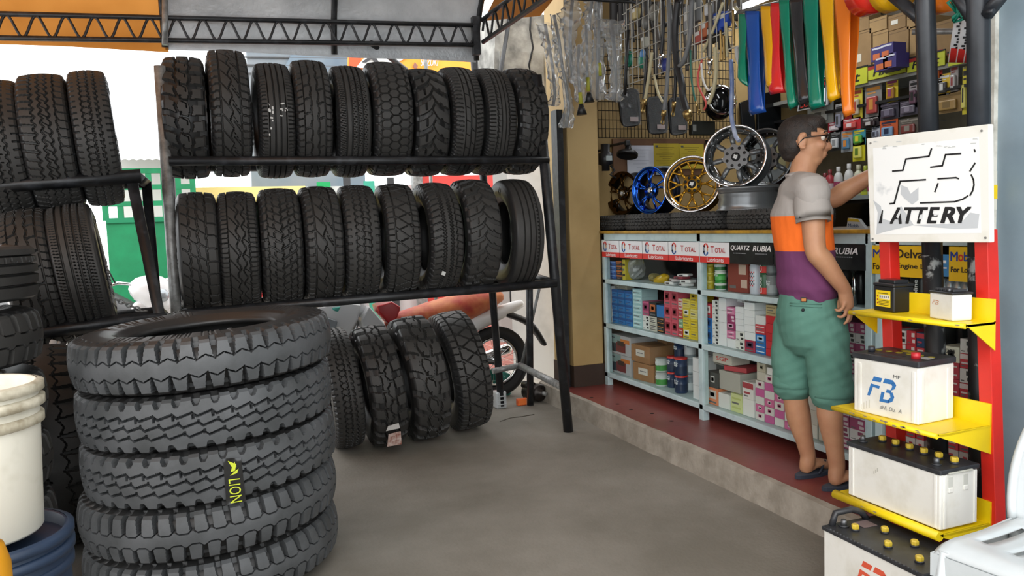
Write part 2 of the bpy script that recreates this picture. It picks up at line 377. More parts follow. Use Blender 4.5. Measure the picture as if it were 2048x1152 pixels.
def t_zig(U, V):      # three saw grooves
    g = np.zeros_like(U, bool)
    for c in (-.45, 0, .45): g |= cg(U, V, c, .042, .055, 2, c, 'step')
    return g | lg(U, np.abs(V), .78, 1, .05, .1, 0, 2) | lg(U, V, -.45, .45, .012, .2, .2, 2)
def t_zigrib(U, V):
    g = cg(U, V, -.12, .028) | cg(U, V, .2, .028) | cg(U, V, -.45, .035, .04, 2, 0) | cg(U, V, .5, .035, .04, 2, .3)
    return g | lg(U, V, -.45, -.12, .018, .2, .1, 2) | lg(U, np.abs(V), .62, 1, .025, .1, 0, 3)
def t_scurve(U, V):   # hooked blocks both sides of a plain centre rib
    g = cg(U, V, -.22, .04, .04, 1, 0, 'sin') | cg(U, V, .24, .04, .04, 1, .5, 'sin') | cg(U, V, -.68, .03) | cg(U, V, .7, .03)
    g |= lg(U, V, -.68, -.2, .05, .1, -.9, 1, 1.2) | lg(U, V, .22, .7, .05, .4, -.9, 1, 1.2)
    return g | lg(U, np.abs(V), .7, 1, .03, .3, .3, 2)
def t_lamel(U, V):    # fine shoulder cuts
    g = cg(U, V, -.35, .035) | cg(U, V, .05, .03) | cg(U, V, .42, .04) | lg(U, V, -1, -.5, .04, 0, .15, 3)
    return g | lg(U, V, .05, .42, .03, .2, .9, 1) | lg(U, V, .5, 1, .035, .2, -.2, 3) | lg(U, V, -.35, .05, .02, .6, .6, 1)
def t_vblock(U, V):   # slanted blocks, notched shoulders
    g = cg(U, V, -.5, .04, .05, 1, 0) | cg(U, V, 0, .05, .05, 1, .4) | cg(U, V, .5, .04, .03, 1, .2)
    g |= lg(U, V, -.95, 0, .055, .1, .85, 1) | lg(U, V, 0, .5, .055, .7, .9, 1)
    return g | lg(U, V, .5, 1, .05, .2, -.15, 1, .3)
def t_wavy(U, V):     # long swirling grooves
    g = cg(U, V, -.62, .03) | cg(U, V, .62, .028, .03, 2) | cg(U, V, -.05, .03, .1, 1, .1, 'sin') | cg(U, V, .3, .03, .1, 1, .4, 'sin')
    return g | lg(U, V, -.62, .0, .035, .5, 1.2, 1, .4) | lg(U, V, .3, .62, .03, .2, 1, 1) | lg(U, np.abs(V), .64, 1, .028, .1, .05, 3)
def t_asym(U, V):     # one side swept, asymmetric
    g = cg(U, V, -.6, .035) | cg(U, V, .55, .035) | lg(U, V, -.6, .1, .05, .1, 1.5, 1, -.3) | lg(U, V, .1, .6, .045, .6, 1.3, 1, .6)
    return g | cg(U, V, -.02, .025, .09, 1, .2, 'sin') | lg(U, V, .1, .45, .02, .3, 1.8, 1) | lg(U, np.abs(V), .6, 1, .045, .2, .25, 2)
def t_chain(U, V):    # linked lozenges
    a = cg(U, V, -.3, .035, .13, 2, 0) | cg(U, V, -.3, .035, .13, 2, .5) | cg(U, V, .25, .035, .12, 2, .1) | cg(U, V, .25, .035, .12, 2, .6)
    return a | (lg(U, V, .5, 1, .04, .3, .35, 2)) | (lg(U, V, -1, -.5, .045, .1, -.35, 2)) | cg(U, V, .62, .025, .04, 2)
def t_loz(U, V):      # leaning lozenges
    g = cg(U, V, -.6, .04)
    g |= lg(U, V, -.6, .62, .06, .1, .9, 1) | lg(U, V, -.6, .62, .035, .45, -.55, 1) | lg(U, V, -1, -.6, .035, .2, .1, 2)
    return g | cg(U, V, .62, .03, .02, 1) | lg(U, V, .62, 1, .05, .1, .1, 2)
def t_chain2(U, V):   # zig-zag chain with fishbone blocks
    g = cg(U, V, -.08, .035, .09, 2, 0) | cg(U, V, .28, .03, .08, 2, .4) | cg(U, V, -.45, .04, .07, 2, .5, 'sin') | cg(U, V, .62, .03, .05, 2)
    g |= lg(U, V, -.1, .3, .03, .2, .8, 2) | lg(U, V, -1, -.45, .06, .3, .2, 2) | lg(U, V, .62, 1, .035, .1, .2, 2)
    return g
def t_plain(U, V): return cg(U, V, -.5, .03) | cg(U, V, -.05, .03) | cg(U, V, .38, .03) | cg(U, V, .7, .02) | lg(U, V, .4, .7, .02, 0, .1, 3)
def t_rock(U, V):     # lorry: deep pentagon lugs either side of a plain zig-zag band
    g = np.zeros_like(U, bool)
    for sgn, ph in ((1, 0), (-1, .5)):
        A = V*sgn; d = np.abs(((U+ph+.5) % 1)-.5); e = .5-d       # d from the notch middle, e from the block middle
        g |= (d < .07+.20*np.clip(A-.36, 0, 1)) & (A > .34)
        g |= (np.abs(A-(.50-.40*e)) < .026) & (A > .28) | (d < .055) & (A > .24) & (A < .5)
    return g
def t_rock4(U, V):    # lorry: rounder lugs, wider slots
    g = np.zeros_like(U, bool)
    for sgn, ph in ((1, 0), (-1, .45)):
        A = V*sgn; d = np.abs(((U+ph+.10*A+.5) % 1)-.5); e = .5-d
        g |= (d < .13+.10*np.clip(A-.4, 0, 1)) & (A > .36)
        g |= (np.abs(A-(.26+1.1*np.clip(e-.22, 0, .3)**1.4)) < .024) & (A > .2) & (A < .55)
    return g
def t_lorry(U, V):    # lorry: three saw-tooth grooves, scalloped shoulders
    g = np.zeros_like(U, bool)
    for c, ph in ((-.42, .1), (0, .35), (.42, .6)):
        s = ((U+ph) % 1); z = np.where(s < .78, -.085+.17*s/.78, .085-.17*(s-.78)/.22)
        g |= np.abs(V-c-z) < .05
        g |= (np.abs(s-.80) < .06) & (np.abs(V-c) < .19) & ((V-c)*(1 if c < .2 else -1) > 0)
    for sg, ph in ((1, .2), (-1, .7)):
        d = np.abs(((U+ph-.12*V*sg) % 1)-.5); g |= (V*sg > .76-.0*d) & (d < .23*np.sqrt(np.clip((V*sg-.74)/.26, 0, 1)))
    return g
TY = {}
def tyre_mesh(key, fn, R=.345, W=.205, N=40, nu=14, nv=44, depth=.014, tw=.80, Rb=.20, crown=.010, thru=True, letters=True):
    if key in TY: return TY[key]
    U, V = np.meshgrid((np.arange(nu)+.5)/nu, np.linspace(-1, 1, nv), indexing='ij')
    g = fn(U, V).astype(float)
    h = W*tw/2; y = np.linspace(-h, h, nv); r = R-crown*(np.linspace(-1, 1, nv)**2)
    rt = np.tile(r[None, :]-depth*g, (N, 1)); yt = np.tile(y[None, :], (N*nu, 1))
    rt = np.tile(r[None, :]-depth*g, (N, 1))
    sd = R-Rb; rc = R-crown
    prof = [(rc-.010*R/.345, h+.010), (rc-.13*sd, h+.5*(W/2-h)), (R-.26*sd, h+.82*(W/2-h)), (R-.30*sd, h+.84*(W/2-h)), (R-.50*sd, W/2), (R-.56*sd, W/2-.001), (R-.72*sd, W/2-.008), (R-.80*sd, W/2-.013), (R-.82*sd, W/2-.018), (R-.95*sd, W/2-.028), (Rb, W/2-.04), (Rb+.004, W/2-.055)]
    inner = [(Rb+.35*sd, W/2-.03), (R-.09*sd-.012, h-.02), (R-.08*sd-.012, 0), (R-.09*sd-.012, -h+.02), (Rb+.35*sd, -W/2+.03)]
    n = N*nu; up_ = np.array(prof); m1 = len(prof)
    A_r = [rt]; A_y = [yt]
    sh = (g[:, -1], g[:, 0])
    ang = np.arange(n)*2*PI/n
    rr_u = np.tile(up_[:, 0][None, :], (n, 1)); yy_u = np.tile(up_[:, 1][None, :], (n, 1))
    rr_d = rr_u.copy(); yy_d = -yy_u.copy()
    if thru:
        for k, f in ((0, 1.0), (1, .8)):
            rr_u[:, k] -= depth*f*np.tile(sh[0], N); rr_d[:, k] -= depth*f*np.tile(sh[1], N)
            yy_u[:, k] -= depth*f*.6*np.tile(sh[0], N); yy_d[:, k] += depth*f*.6*np.tile(sh[1], N)
    if letters:   # raised letter-like bars moulded round the wall
        rs = np.random.RandomState(len(key)); blk = (rs.rand(n//3+1) > .45).repeat(3)[:n] & ((np.sin(ang*3+1) > -.2))
        for k in (4, 5): yy_u[:, k] += .0032*blk*R/.345; yy_d[:, k] -= .0022*blk*R/.345
        thin = (np.arange(n) % 2 == 0) & (np.sin(ang*2) > .2)
        for k in (7,): yy_u[:, k] += .0015*thin
    inn = np.array(inner); rr_i = np.tile(inn[:, 0][None, :], (n, 1)); yy_i = np.tile(inn[:, 1][None, :], (n, 1))
    RR = np.concatenate([rt, rr_u, rr_i, rr_d[:, ::-1]], 1); YY = np.concatenate([yt, yy_u, yy_i, yy_d[:, ::-1]], 1)
    M = RR.shape[1]
    co = np.stack([RR*np.cos(ang)[:, None], RR*np.sin(ang)[:, None], YY], -1).reshape(-1, 3)
    i, j = np.meshgrid(np.arange(n), np.arange(M), indexing='ij'); i2 = (i+1) % n; j2 = (j+1) % M
    fc = np.stack([i*M+j, i2*M+j, i2*M+j2, i*M+j2], -1).reshape(-1, 4)
    me = bpy.data.meshes.new(key); me.vertices.add(len(co)); me.vertices.foreach_set('co', co.astype(np.float32).ravel())
    me.loops.add(fc.size); me.loops.foreach_set('vertex_index', fc.astype(np.int32).ravel())
    me.polygons.add(len(fc)); me.polygons.foreach_set('loop_start', (np.arange(len(fc))*4).astype(np.int32)); me.polygons.foreach_set('loop_total', np.full(len(fc), 4, np.int32))
    sm = ((np.arange(M) >= nv)[None, :].repeat(n, 0)).ravel()
    me.polygons.foreach_set('use_smooth', sm); me.materials.append(m_rub); me.materials.append(m_wall); me.polygons.foreach_set('material_index', np.where(sm, 1, 0).astype(np.int32)); me.update(calc_edges=True); me.validate()
    TY[key] = me
    return me
def tyre(me, loc, label, rot=(0, PI/2, 0), group=None, mt=None, spin=0, name='tyre'):
    o = bpy.data.objects.new(name, me); COL.objects.link(o); o.location = loc
    o.rotation_euler = (Euler(rot).to_matrix() @ Matrix.Rotation(spin, 3, 'Z')).to_euler(); ORG[o] = Vector((0, 0, 0))
    tag(o, label, 'tyre', group)
    return o
# lorry tyres piled flat
me_a = tyre_mesh('lorry_lug', t_rock, .5, .203, 50, 26, 72, .040, .78, .275, .012)
me_b = tyre_mesh('lorry_saw', t_lorry, .49, .203, 46, 30, 76, .028, .84, .27, .008)
me_c = tyre_mesh('lorry_round_lug', t_rock4, .5, .203, 50, 26, 72, .038, .78, .275, .014)
for me in (me_a, me_b, me_c): me.materials[0] = m_rub2
SX, SY = -.005, 3.48
pile = [(me_c, .105, -.01, .02, 2.1, 'bottom lorry tyre of the tall pile, resting on the concrete floor'),
        (me_c, .312, -.01, .0, .3, 'second lorry tyre up in the tall pile, rounded lugs, under the two saw-grooved ones'),
        (me_b, .515, .005, -.01, .9, 'lorry tyre with a torn black wrapper strip, third up in the tall pile'),
        (me_b, .717, 0, 0, .2, 'lorry tyre with three saw-tooth grooves, fourth up, directly under the topmost tyre of the pile'),
        (me_a, .922, 0, .0, 0, 'topmost lorry tyre of the tall pile, deep pentagon lugs beside a plain middle band')]
for me, z, dx, dy, sp, lb in pile: tyre(me, (SX+dx, SY+dy, z+.022), lb, (math.radians(.6), math.radians(-3), 0), 'lorry tyres piled flat', spin=sp)
# its wrapper strip with printed letters
cx, cy, zc, RL = SX+.005, SY-.01, .515, .4945
a0 = math.atan2(aty(468, 960, 3.0).y-cy, aty(468, 960, 3.0).x-cx)
d0 = CAM-Vector((cx, cy, HC)); 
def cyl_hit(px, py, R=.4945):
    d = ray(px, py); ox, oy = -cx, -cy; A = d.x**2+d.y**2; B = 2*(ox*d.x+oy*d.y); C = ox*ox+oy*oy-R*R
    t = (-B-math.sqrt(max(B*B-4*A*C, 0)))/(2*A); return CAM+d*t
corn = [(453, 1010), (492, 1003), (482, 915), (446, 918)]
def onwrap(u, v, R=.4945):
    x = (corn[0][0]*(1-u)+corn[1][0]*u)*(1-v)+(corn[3][0]*(1-u)+corn[2][0]*u)*v
    y = (corn[0][1]*(1-u)+corn[1][1]*u)*(1-v)+(corn[3][1]*(1-u)+corn[2][1]*u)*v
    return cyl_hit(x, y, R)
b = MB(); K = 10
for i in range(K):
    for j in range(K): b.add([onwrap((i+a)/K, (j+c)/K, .4945+.002*math.sin(7*(i+a)+3*(j+c))) for a, c in ((0, 0), (1, 0), (1, 1), (0, 1))], [(0, 1, 2, 3)], 0, True)
m_blkfilm = mat('black_plastic_film', '#141516', .18, spec=.7)
wr = b.one('wrapper_strip', m_blkfilm, 'torn shiny black wrapper strip with yellow print on the tyre pile', 'wrapper')
b = MB(); v, f, asp = text_geo('LION')
b.add([onwrap(.5-.30+.62*p[1], .02+.52*(1-p[0]/asp), .4985) for p in v], f)
for pl in ([(.25, .95), (.45, .8), (.35, .7), (.6, .72), (.7, .86)], [(.3, .62), (.7, .66), (.8, .76), (.55, .7)], [(.5, .82), (.62, .92), (.7, .8)]):
    b.add([onwrap(x, y, .4985) for x, y in pl], [tuple(range(len(pl)))])
q = b.part('printing', mat('yellow_print', '#c6d232', .5), None, 'yellow letters and lion figure', loc=wr.location); q.parent = wr; q.matrix_parent_inverse = Matrix.Translation(wr.location).inverted()

# racks of black pipe
def rail(root, name, a, c, r=.026, m=None): return MB().tube([a, c], r, 12).part(name, m or m_black, root)
rk = thing('tyre_rack', 'long two-tier black pipe rack holding nineteen tyres', 'tyre rack', (-.14, 4.72, 0))
rail(rk, 'post', (-.15, 4.72, 0), (-.145, 4.74, 2.30), .030, m_steel)
rail(rk, 'post', (2.205, 4.76, 0), (2.04, 4.72, 2.32), .033)
rail(rk, 'rear_post', (-.15, 5.24, 0), (-.145, 5.26, 2.05), .028); rail(rk, 'rear_post', (2.28, 5.60, 0), (2.16, 5.24, 1.06), .026)
rail(rk, 'rail', (-.13, 4.715, 1.795), (2.10, 4.715, 1.79)); rail(rk, 'rail', (-.13, 4.72, .965), (2.13, 4.72, 1.0), .028)
rail(rk, 'rear_rail', (-.13, 5.24, 1.80), (2.08, 5.24, 1.79)); rail(rk, 'rear_rail', (-.13, 5.07, .97), (2.12, 5.07, 1.0))
rail(rk, 'cross_bar', (2.04, 4.72, 2.29), (1.99, 5.30, 2.27)); rail(rk, 'cross_bar', (2.07, 4.72, 1.79), (2.06, 5.24, 1.79)); rail(rk, 'cross_bar', (2.12, 4.72, 1.0), (2.15, 5.26, 1.03))
rail(rk, 'cross_bar', (-.14, 4.73, 1.795), (-.14, 5.24, 1.8)); rail(rk, 'cross_bar', (-.14, 4.73, .966), (-.14, 5.24, .97))
rail(rk, 'lower_bar', aty(985, 742, 5.6), aty(1040, 731, 5.6), .022, m_steel); rail(rk, 'lower_bar', aty(1040, 731, 5.6), (2.18, 4.76, .30), .026, m_steel)
rail(rk, 'diagonal_brace', aty(1080, 570, 5.3), aty(1042, 735, 5.6), .012, m_steel)
lk = thing('tyre_rack', 'black angle-iron rack at the left edge holding five tyres', 'tyre rack', (-.22, 4.45, 0))
def lbar(nm, a, c, s=.05): 
    a, c = Vector(a), Vector(c); b = MB(); b.tube([a, c], s*.7, 4, flat=((0, 0, 1) if abs((c-a).normalized().z) < .9 else (1, 1, 0), 1, 1)) ; return b.part(nm, m_black, lk)
pt = aty(262, 352, 4.45); pb = aty(322, 645, 4.3)
lbar('post', pt, pb+(pb-pt)*1.2*(pb.z/(pt.z-pb.z))/1.2)
lbar('rail', aty(-140, 380, 4.42), aty(282, 352, 4.42), .05); lbar('rail', aty(-140, 692, 4.3), aty(330, 632, 4.3), .05)
lbar('rear_rail', (-1.6, 4.93, 1.66), (-.27, 4.93, 1.70), .05); lbar('rear_rail', (-1.6, 4.72, .93), (-.22, 4.72, .98), .05)
lbar('cross_bar', (-.27, 4.42, 1.69), (-.27, 4.93, 1.70)); lbar('cross_bar', (-.22, 4.3, .985), (-.22, 4.72, .98))
lbar('rear_post', (-.24, 4.93, 0), (-.26, 4.93, 1.7)); lbar('rear_post', (-1.6, 4.93, 0), (-1.6, 4.93, 1.7)); lbar('post', (-1.6, 4.4, 0), (-1.6, 4.4, 1.7))

def mk(key, fn, **k): return tyre_mesh(key, fn, **k)
TOP = [  # px of the middle, top row of pixels, tread, scale, words
 (374, 122, 366, ('mud_terrain', t_mud, dict(N=24, nu=20, depth=.024, R=.342, W=.225)), 'mud tyre with coarse lugs at the pipe-post end of the upper rail'),
 (457, 104, 362, ('sweeping', t_asym, dict(N=26, nu=16, R=.362, W=.215)), 'tall road tyre standing higher than its neighbours, second along the upper rail'),
 (545, 133, 365, ('ribbed', t_rib, dict(N=30, nu=14, R=.335, W=.2)), 'straight-ribbed road tyre with white stickers on its tread, upper rail'),
 (618, 123, 360, ('hooked', t_scurve, dict(N=26, nu=18, R=.345, W=.21)), 'tyre with hooked blocks beside a plain middle rib, upper rail'),
 (694, 137, 360, ('sipe_ribbed', t_ribsipe, dict(N=36, nu=14, R=.335, W=.2)), 'plain tyre with straight ribs and fine slanted cuts, just left of the honeycomb one'),
 (768, 121, 357, ('honeycomb', t_hex, dict(N=21, nu=26, R=.348, W=.235)), 'wide tyre with honeycomb tread on the upper rail'),
 (842, 140, 360, ('arrow_lug', t_chev, dict(N=22, nu=20, depth=.022, R=.335, W=.215)), 'off-road tyre with arrow-shaped lugs on the upper rail'),
 (909, 129, 355, ('lamella', t_lamel, dict(N=26, nu=20, R=.342, W=.2)), 'road tyre with fine shoulder cuts, right of the arrow-lugged tyre'),
 (972, 134, 355, ('zigzag_rib', t_zigrib, dict(N=30, nu=18, R=.342, W=.2)), 'road tyre with thin zigzag ribs, second from the black post on the upper rail'),
 (1034, 140, 356, ('knobbly', t_mud2, dict(N=26, nu=18, depth=.022, R=.345, W=.2)), 'knobbly tyre nearest the black post, last on the upper rail')]
for k, (px, yt, yb, (key, fn, kw), lb) in enumerate(TOP):
    me = mk(key, fn, **kw); R = kw['R']; c = aty(px, (yt+yb)/2, 4.98)
    zt = aty(px, yt, 4.98-.08).z
    tyre(me, (c.x, 4.9775, 1.795+math.sqrt((R+.028)**2-.2625**2)), lb, (0, PI/2, math.radians(random.uniform(-2, 2)-1)), 'tyres on the upper rail', spin=k*.7)
LOW = [
 (398, 386, ('slant_block', t_vblock, dict(N=30, nu=18, R=.342, W=.215)), 'tyre with slanted blocks beside the grey pipe post, lower rail'),
 (478, 390, ('swirl', t_wavy, dict(N=26, nu=22, R=.34, W=.215)), 'tyre with swirling grooves, second along the lower rail'),
 (560, 380, ('woven', t_weave, dict(N=20, nu=36, R=.345, W=.23)), 'tyre with herringbone brick tread on the lower rail'),
 (638, 374, ('swept', t_asym, dict(N=24, nu=18, R=.347, W=.22)), 'tyre with swept curved grooves, right of the herringbone one'),
 (714, 372, ('saw_rib', t_zig, dict(N=26, nu=24, R=.347, W=.21)), 'tyre with scalloped ribs, middle of the lower rail'),
 (790, 369, ('lozenge', t_loz, dict(N=30, nu=16, R=.347, W=.21)), 'tyre with leaning lozenge blocks on the lower rail'),
 (868, 364, ('chain', t_chain, dict(N=26, nu=26, R=.347, W=.21)), 'tyre with linked-chain tread and a white chip, lower rail'),
 (942, 357, ('clawed', t_chev, dict(N=28, nu=18, R=.353, W=.225)), 'dark off-road tyre with claw lugs, second from the right on the lower rail'),
 (1026, 362, ('plain_rib', t_plain, dict(N=30, nu=12, R=.35, W=.205)), 'plain ribbed tyre at the right end of the lower rail')]
for k, (px, yt, (key, fn, kw), lb) in enumerate(LOW):
    me = mk(key+'_l', fn, **kw); R = kw['R']; c = aty(px, 500, 4.9); zt = aty(px+5, yt, 4.85).z; rk_z = .985+.0
    tyre(me, (c.x, 4.895, .965+.035*(c.x+.13)/2.26+math.sqrt((R+.029)**2-.175**2)), lb, (0, PI/2, math.radians(random.uniform(-2, 2)-2)), 'tyres on the lower rail', spin=k*.6)
# stickers on the ribbed tyre
b = MB(); random.seed(5)
for (x, y, w_, h_) in ((537, 215, 6, 10), (543, 222, 8, 20), (545, 240, 7, 12), (541, 262, 7, 14), (566, 212, 12, 8), (572, 214, 5, 9), (563, 224, 6, 8), (540, 215, 3, 5)):
    for q in range(3):
        xx, yy = x+random.uniform(-3, 3), y+random.uniform(-8, 8); p0 = aty(xx, yy, 4.640+.0); s1 = w_*.0011; s2 = h_*.0008
        b.box((p0.x, 4.641+.6*(p0.z-2.03)**2*2, p0.z), (s1, .004, s2))
b.one('tyre_sticker', flat('#c9c9c5'), 'remains of white stickers on the straight-ribbed tyre of the upper rail', 'sticker')
b = MB(); p0 = aty(885, 545, 4.55); b.prism([p0+Vector((0, 0, .01)), p0+Vector((.02, 0, .0)), p0+Vector((.012, 0, -.02)), p0+Vector((-.01, 0, -.012))], (0, -.006, 0)); b.one('tyre_sticker', flat('#b9bab6'), 'small pale chip stuck in the linked-chain tyre', 'sticker')
# standing on the floor in front of the rack
GR = [
 (676, 775, ('narrow_saw', t_zig, dict(N=32, nu=18, R=.385, W=.19, Rb=.22)), 700, 912, .09, 'narrow lorry tyre with saw grooves standing right behind the tall pile'),
 (757, 780, ('stud_mud', t_mud2, dict(N=22, nu=22, R=.385, W=.225, Rb=.2, depth=.026)), 785, 905, .11, 'mud tyre with a torn sticker at its foot, standing on the floor'),
 (840, 760, ('claw_mud', t_mud, dict(N=20, nu=22, R=.405, W=.245, Rb=.2, depth=.026)), 872, 893, .11, 'large mud tyre with curved shoulder lugs, standing on the floor'),
 (925, 745, ('pad_mud', t_loz, dict(N=26, nu=20, R=.405, W=.245, Rb=.2, depth=.024)), 958, 872, .14, 'large tyre with rounded pad blocks, rightmost of those on the floor')]
for k, (px, py, (key, fn, kw), fx, fy, lean, lb) in enumerate(GR):
    me = mk(key+'_g', fn, **kw); R = kw['R']; ft = atz(fx, fy, 0); yc = ft.y+.16
    x = aty(px, py, yc-.2).x
    tyre(me, (x+.045, yc+.06, R*math.cos(lean)+kw['W']*.36*math.sin(lean)), lb, (math.radians(-6), PI/2-lean, math.radians(-6)), 'tyres standing on the floor', spin=k*.8)
b = MB(); 
st = [aty(x, y, 4.705+.0) for x, y in ((774, 893), (803, 888), (801, 862), (777, 868))]
b.prism(st, (0, -.006, 0)); s2 = [aty(x, y, 4.70) for x, y in ((772, 862), (800, 856), (797, 846), (776, 852))]; b.prism(s2, (0, -.005, 0), 1)
b.one('tyre_label', [mat('torn_red_label', '#7d4a3c', .7, col2='#b9a9a0', scale=40), flat('#b6b4b0')], 'torn reddish label at the foot of the mud tyre on the floor', 'label')
# left rack
LT = [
 (100, 148, 4.75, ('leaf', t_chain2, dict(N=26, nu=28, R=.345, W=.225)), 'tyre with fishbone chain tread in the middle of the left rack top tier'),
 (188, 141, 4.75, ('slim_rib', t_zig, dict(N=34, nu=18, R=.345, W=.185)), 'narrow ribbed tyre nearest the post on the left rack top tier'),
 (8, 160, 4.75, ('left_rib', t_zig, dict(N=28, nu=20, R=.34, W=.21)), 'saw-ribbed tyre cut by the photo edge on the left rack top tier')]
for k, (px, yt, y, (key, fn, kw), lb) in enumerate(LT):
    me = mk(key+'_k', fn, **kw); R = kw['R']; zt = aty(px, yt, y-.1).z; c = aty(px+8, 270, y)
    tyre(me, (c.x, y-.08, zt-R), lb, (0, PI/2-math.radians(4.5), math.radians(4)), 'tyres on the left rack', spin=k)
for k, (px, yt, (key, fn, kw), lb) in enumerate(((60, 415, ('left_low_zig', t_scurve, dict(N=28, nu=20, R=.35, W=.215)), 'scallop-ribbed tyre leaning on the left rack lower tier'), (150, 406, ('left_low_rib', t_ribsipe, dict(N=34, nu=16, R=.345, W=.215)), 'smooth ribbed tyre beside the post on the left rack lower tier'))):
    me = mk(key+'_k', fn, **kw); R = kw['R']; zt = aty(px, yt, 4.5).z; c = aty(px+14, 530, 4.55)
    tyre(me, (c.x, 4.55, zt-R), lb, (0, PI/2-math.radians(8), math.radians(4)), 'tyres on the left rack', spin=k)
# small pile at the left edge, and the lug tyre standing behind the tall pile
me_d = tyre_mesh('side_lug', t_rock4, .42, .2, 34, 22, 44, .018, .8, .24, .012); me_e = tyre_mesh('side_rib', t_plain, .42, .2, 30, 14, 44, .02, .86, .24, .008)
e = aty(62, 560, 3.3)
for k, (me, z, lb) in enumerate(((me_d, .10, 'bottom tyre of the pile behind the white bucket'), (me_d, .30, 'second tyre up in the pile behind the white bucket'), (me_d, .50, 'third tyre up in the pile behind the white bucket'), (me_d, .70, 'fourth tyre up in the pile behind the white bucket, hidden by the bucket'), (me_d, .90, 'lugged tyre next below the topmost one at the left edge of the photo'), (me_e, 1.10, 'deep-grooved topmost tyre of the pile at the left edge'), (me_e, 1.27, 'x'))[:6]):
    tyre(me, (e.x-.42+.0*k, 3.42, z*1.165), lb, (0, 0, 0), 'tyres piled at the left edge', spin=k)
me_f = tyre_mesh('stand_lug', t_rock, .46, .24, 40, 20, 44, .02, .8, .26, .012)
c = aty(100, 830, 4.0)
tyre(me_f, (c.x, 4.12, .463), 'lug tyre standing upright between the white bucket and the tall pile', (0, PI/2-math.radians(4), math.radians(8)), spin=.2)
# ---------------------------------------------------------------- glass counter along the shop front
CX = 2.81                                    # its front plane
m_frame = mat('pale_blue_counter_paint', '#bdd3d5', .45, col2='#a3bbbf', scale=7, lo=.3, hi=.5, bump=.1)
m_glass = film('counter_glass', (.97, .99, .98), .02, 0, .06)
m_yel = mat('yellow_counter_edge', '#c79a2a', .5, col2='#8e6a1e', scale=10)
m_top = mat('counter_top_board', '#5a4a33', .5, var=.3)
m_in = flat('#2c2d2e'); m_w = flat('#f0f1f0'); m_red = flat('#d7322c'); m_blk = flat('#151617'); m_navy = flat('#1d2c4d')
ct = thing('display_counter', 'long pale-blue framed glass display counter with three tiers of shelves', 'display counter', (CX, 4.1, .145))
YA, YB, YM, YC = 5.37, 2.79, 4.115, 1.35     # left end, post at the first unit's end, middle post, near end
def cbox(nm, y0, y1, z0, z1, x0=CX, x1=CX+.045, m=m_frame, par=ct):
    return add_bevel(MB().box(((x0+x1)/2, (y0+y1)/2, (z0+z1)/2), (x1-x0, abs(y1-y0), z1-z0)).part(nm, m, par), .003)
cbox('end_panel', YA-.012, YA-.004, .246, 1.245, CX+.045, 3.36, m_in)
for (y0, y1) in ((YA, YB), (YB-.03, YC)):
    cbox('top_rail', y0, y1, 1.245, 1.297); cbox('shelf_rail', y0, y1, .922, .954); cbox('shelf_rail', y0, y1, .588, .622); cbox('bottom_rail', y0, y1, .212, .246)
    cbox('shelf_board', y0, y1, .930, .952, CX+.045, 3.36); cbox('shelf_board', y0, y1, .598, .620, CX+.045, 3.36); cbox('bottom_board', y0, y1, .222, .244, CX+.045, 3.36)
    cbox('back_panel', y0, y1, .21, 1.29, 3.36, 3.375, m_in)
for y in (YA-.02, YM, YB, YB-.06, 2.08, YC+.02):
    cbox('post', y-.02, y+.02, .212, 1.297)
for y in (YA-.02, YM, YB-.03, 2.08, YC+.02):
    cbox('leg', y-.022, y+.022, .145, .214); cbox('leg', y-.022, y+.022, .145, .214, 3.31, 3.355)
cbox('worktop', YA, YC, 1.297, 1.312, CX-.005, 3.40, m_top); cbox('worktop_edge', YA, YC, 1.295, 1.314, CX-.02, CX-.004, m_yel)
for (y0, y1) in ((YA-.04, YM+.02), (YM-.02, YB+.02), (YB-.08, 2.10), (2.06, YC+.04)):
    for (z0, z1) in ((.954, 1.245), (.622, .922), (.246, .588)):
        cbox('glass_pane', y0, y1, z0, z1, CX+.018, CX+.022, m_glass)
# printed strips on its upper glass
m_tot, m_cyan = flat('#b5302f'), flat('#2c5c9e')
random.seed(2)
def total_strip(px0, px1, full=True):
    y0 = atx(px0, 480, CX).y; y1 = atx(px1, 480, CX).y; X = CX-.003; zt, zm, zb = 1.242, 1.158, 1.121
    root = thing('shop_strip', TL.pop(0), 'sign', (X, (y0+y1)/2, zb), 'printed strips on the counter glass')
    MB().box((X+.001, (y0+y1)/2, (zt+zm)/2), (.002, abs(y1-y0), zt-zm)).part('white_panel', flat('#eceef0'), root)
    MB().box((X+.001, (y0+y1)/2, (zm+zb)/2), (.002, abs(y1-y0), zm-zb)).part('red_band', m_red, root)
    L = abs(y1-y0); b = MB(); fr = .42 if full else .45
    lettering(b, 'T', (X-.001, y1+L*fr+L*.105, zm+.024), DY, UZ, .038, None, 0, .02); lettering(b, 'OTAL', (X-.001, y1+L*(fr-.16), zm+.024), DY, UZ, .029, L*.34, 0, .02)
    b.part('brand_word', m_tot, root)
    b = MB(); lettering(b, 'Lubricants', (X-.001, y1+L*.46, zb+.007), DY, UZ, .024, L*.56, 0, .012); b.part('band_word', m_w, root)
    # swirled ball of curved bands
    cy, cz = y0-L*.20*(1 if full else 1.1), zm+.042
    for nm, a0, a1, rr, m in (('ball_red', 20, 150, .037, m_red), ('ball_blue', 200, 330, .038, m_cyan), ('ball_grey', 130, 220, .036, flat('#8d98a8')), ('ball_orange', -30, 40, .027, flat('#d79a5e'))):
        b = MB(); pts = []
        for k in range(13):
            a = math.radians(a0+(a1-a0)*k/12); pts.append((Vector((X-.0015, cy-rr*.8*math.cos(a), cz+rr*math.sin(a))), Vector((X-.0015, cy-rr*.8*math.cos(a)*.45, cz+rr*math.sin(a)*(.52+.3*math.sin(k*.26))))))
        for k in range(12): b.quad(pts[k][0], pts[k+1][0], pts[k+1][1], pts[k][1])
        b.part(nm, m, root)
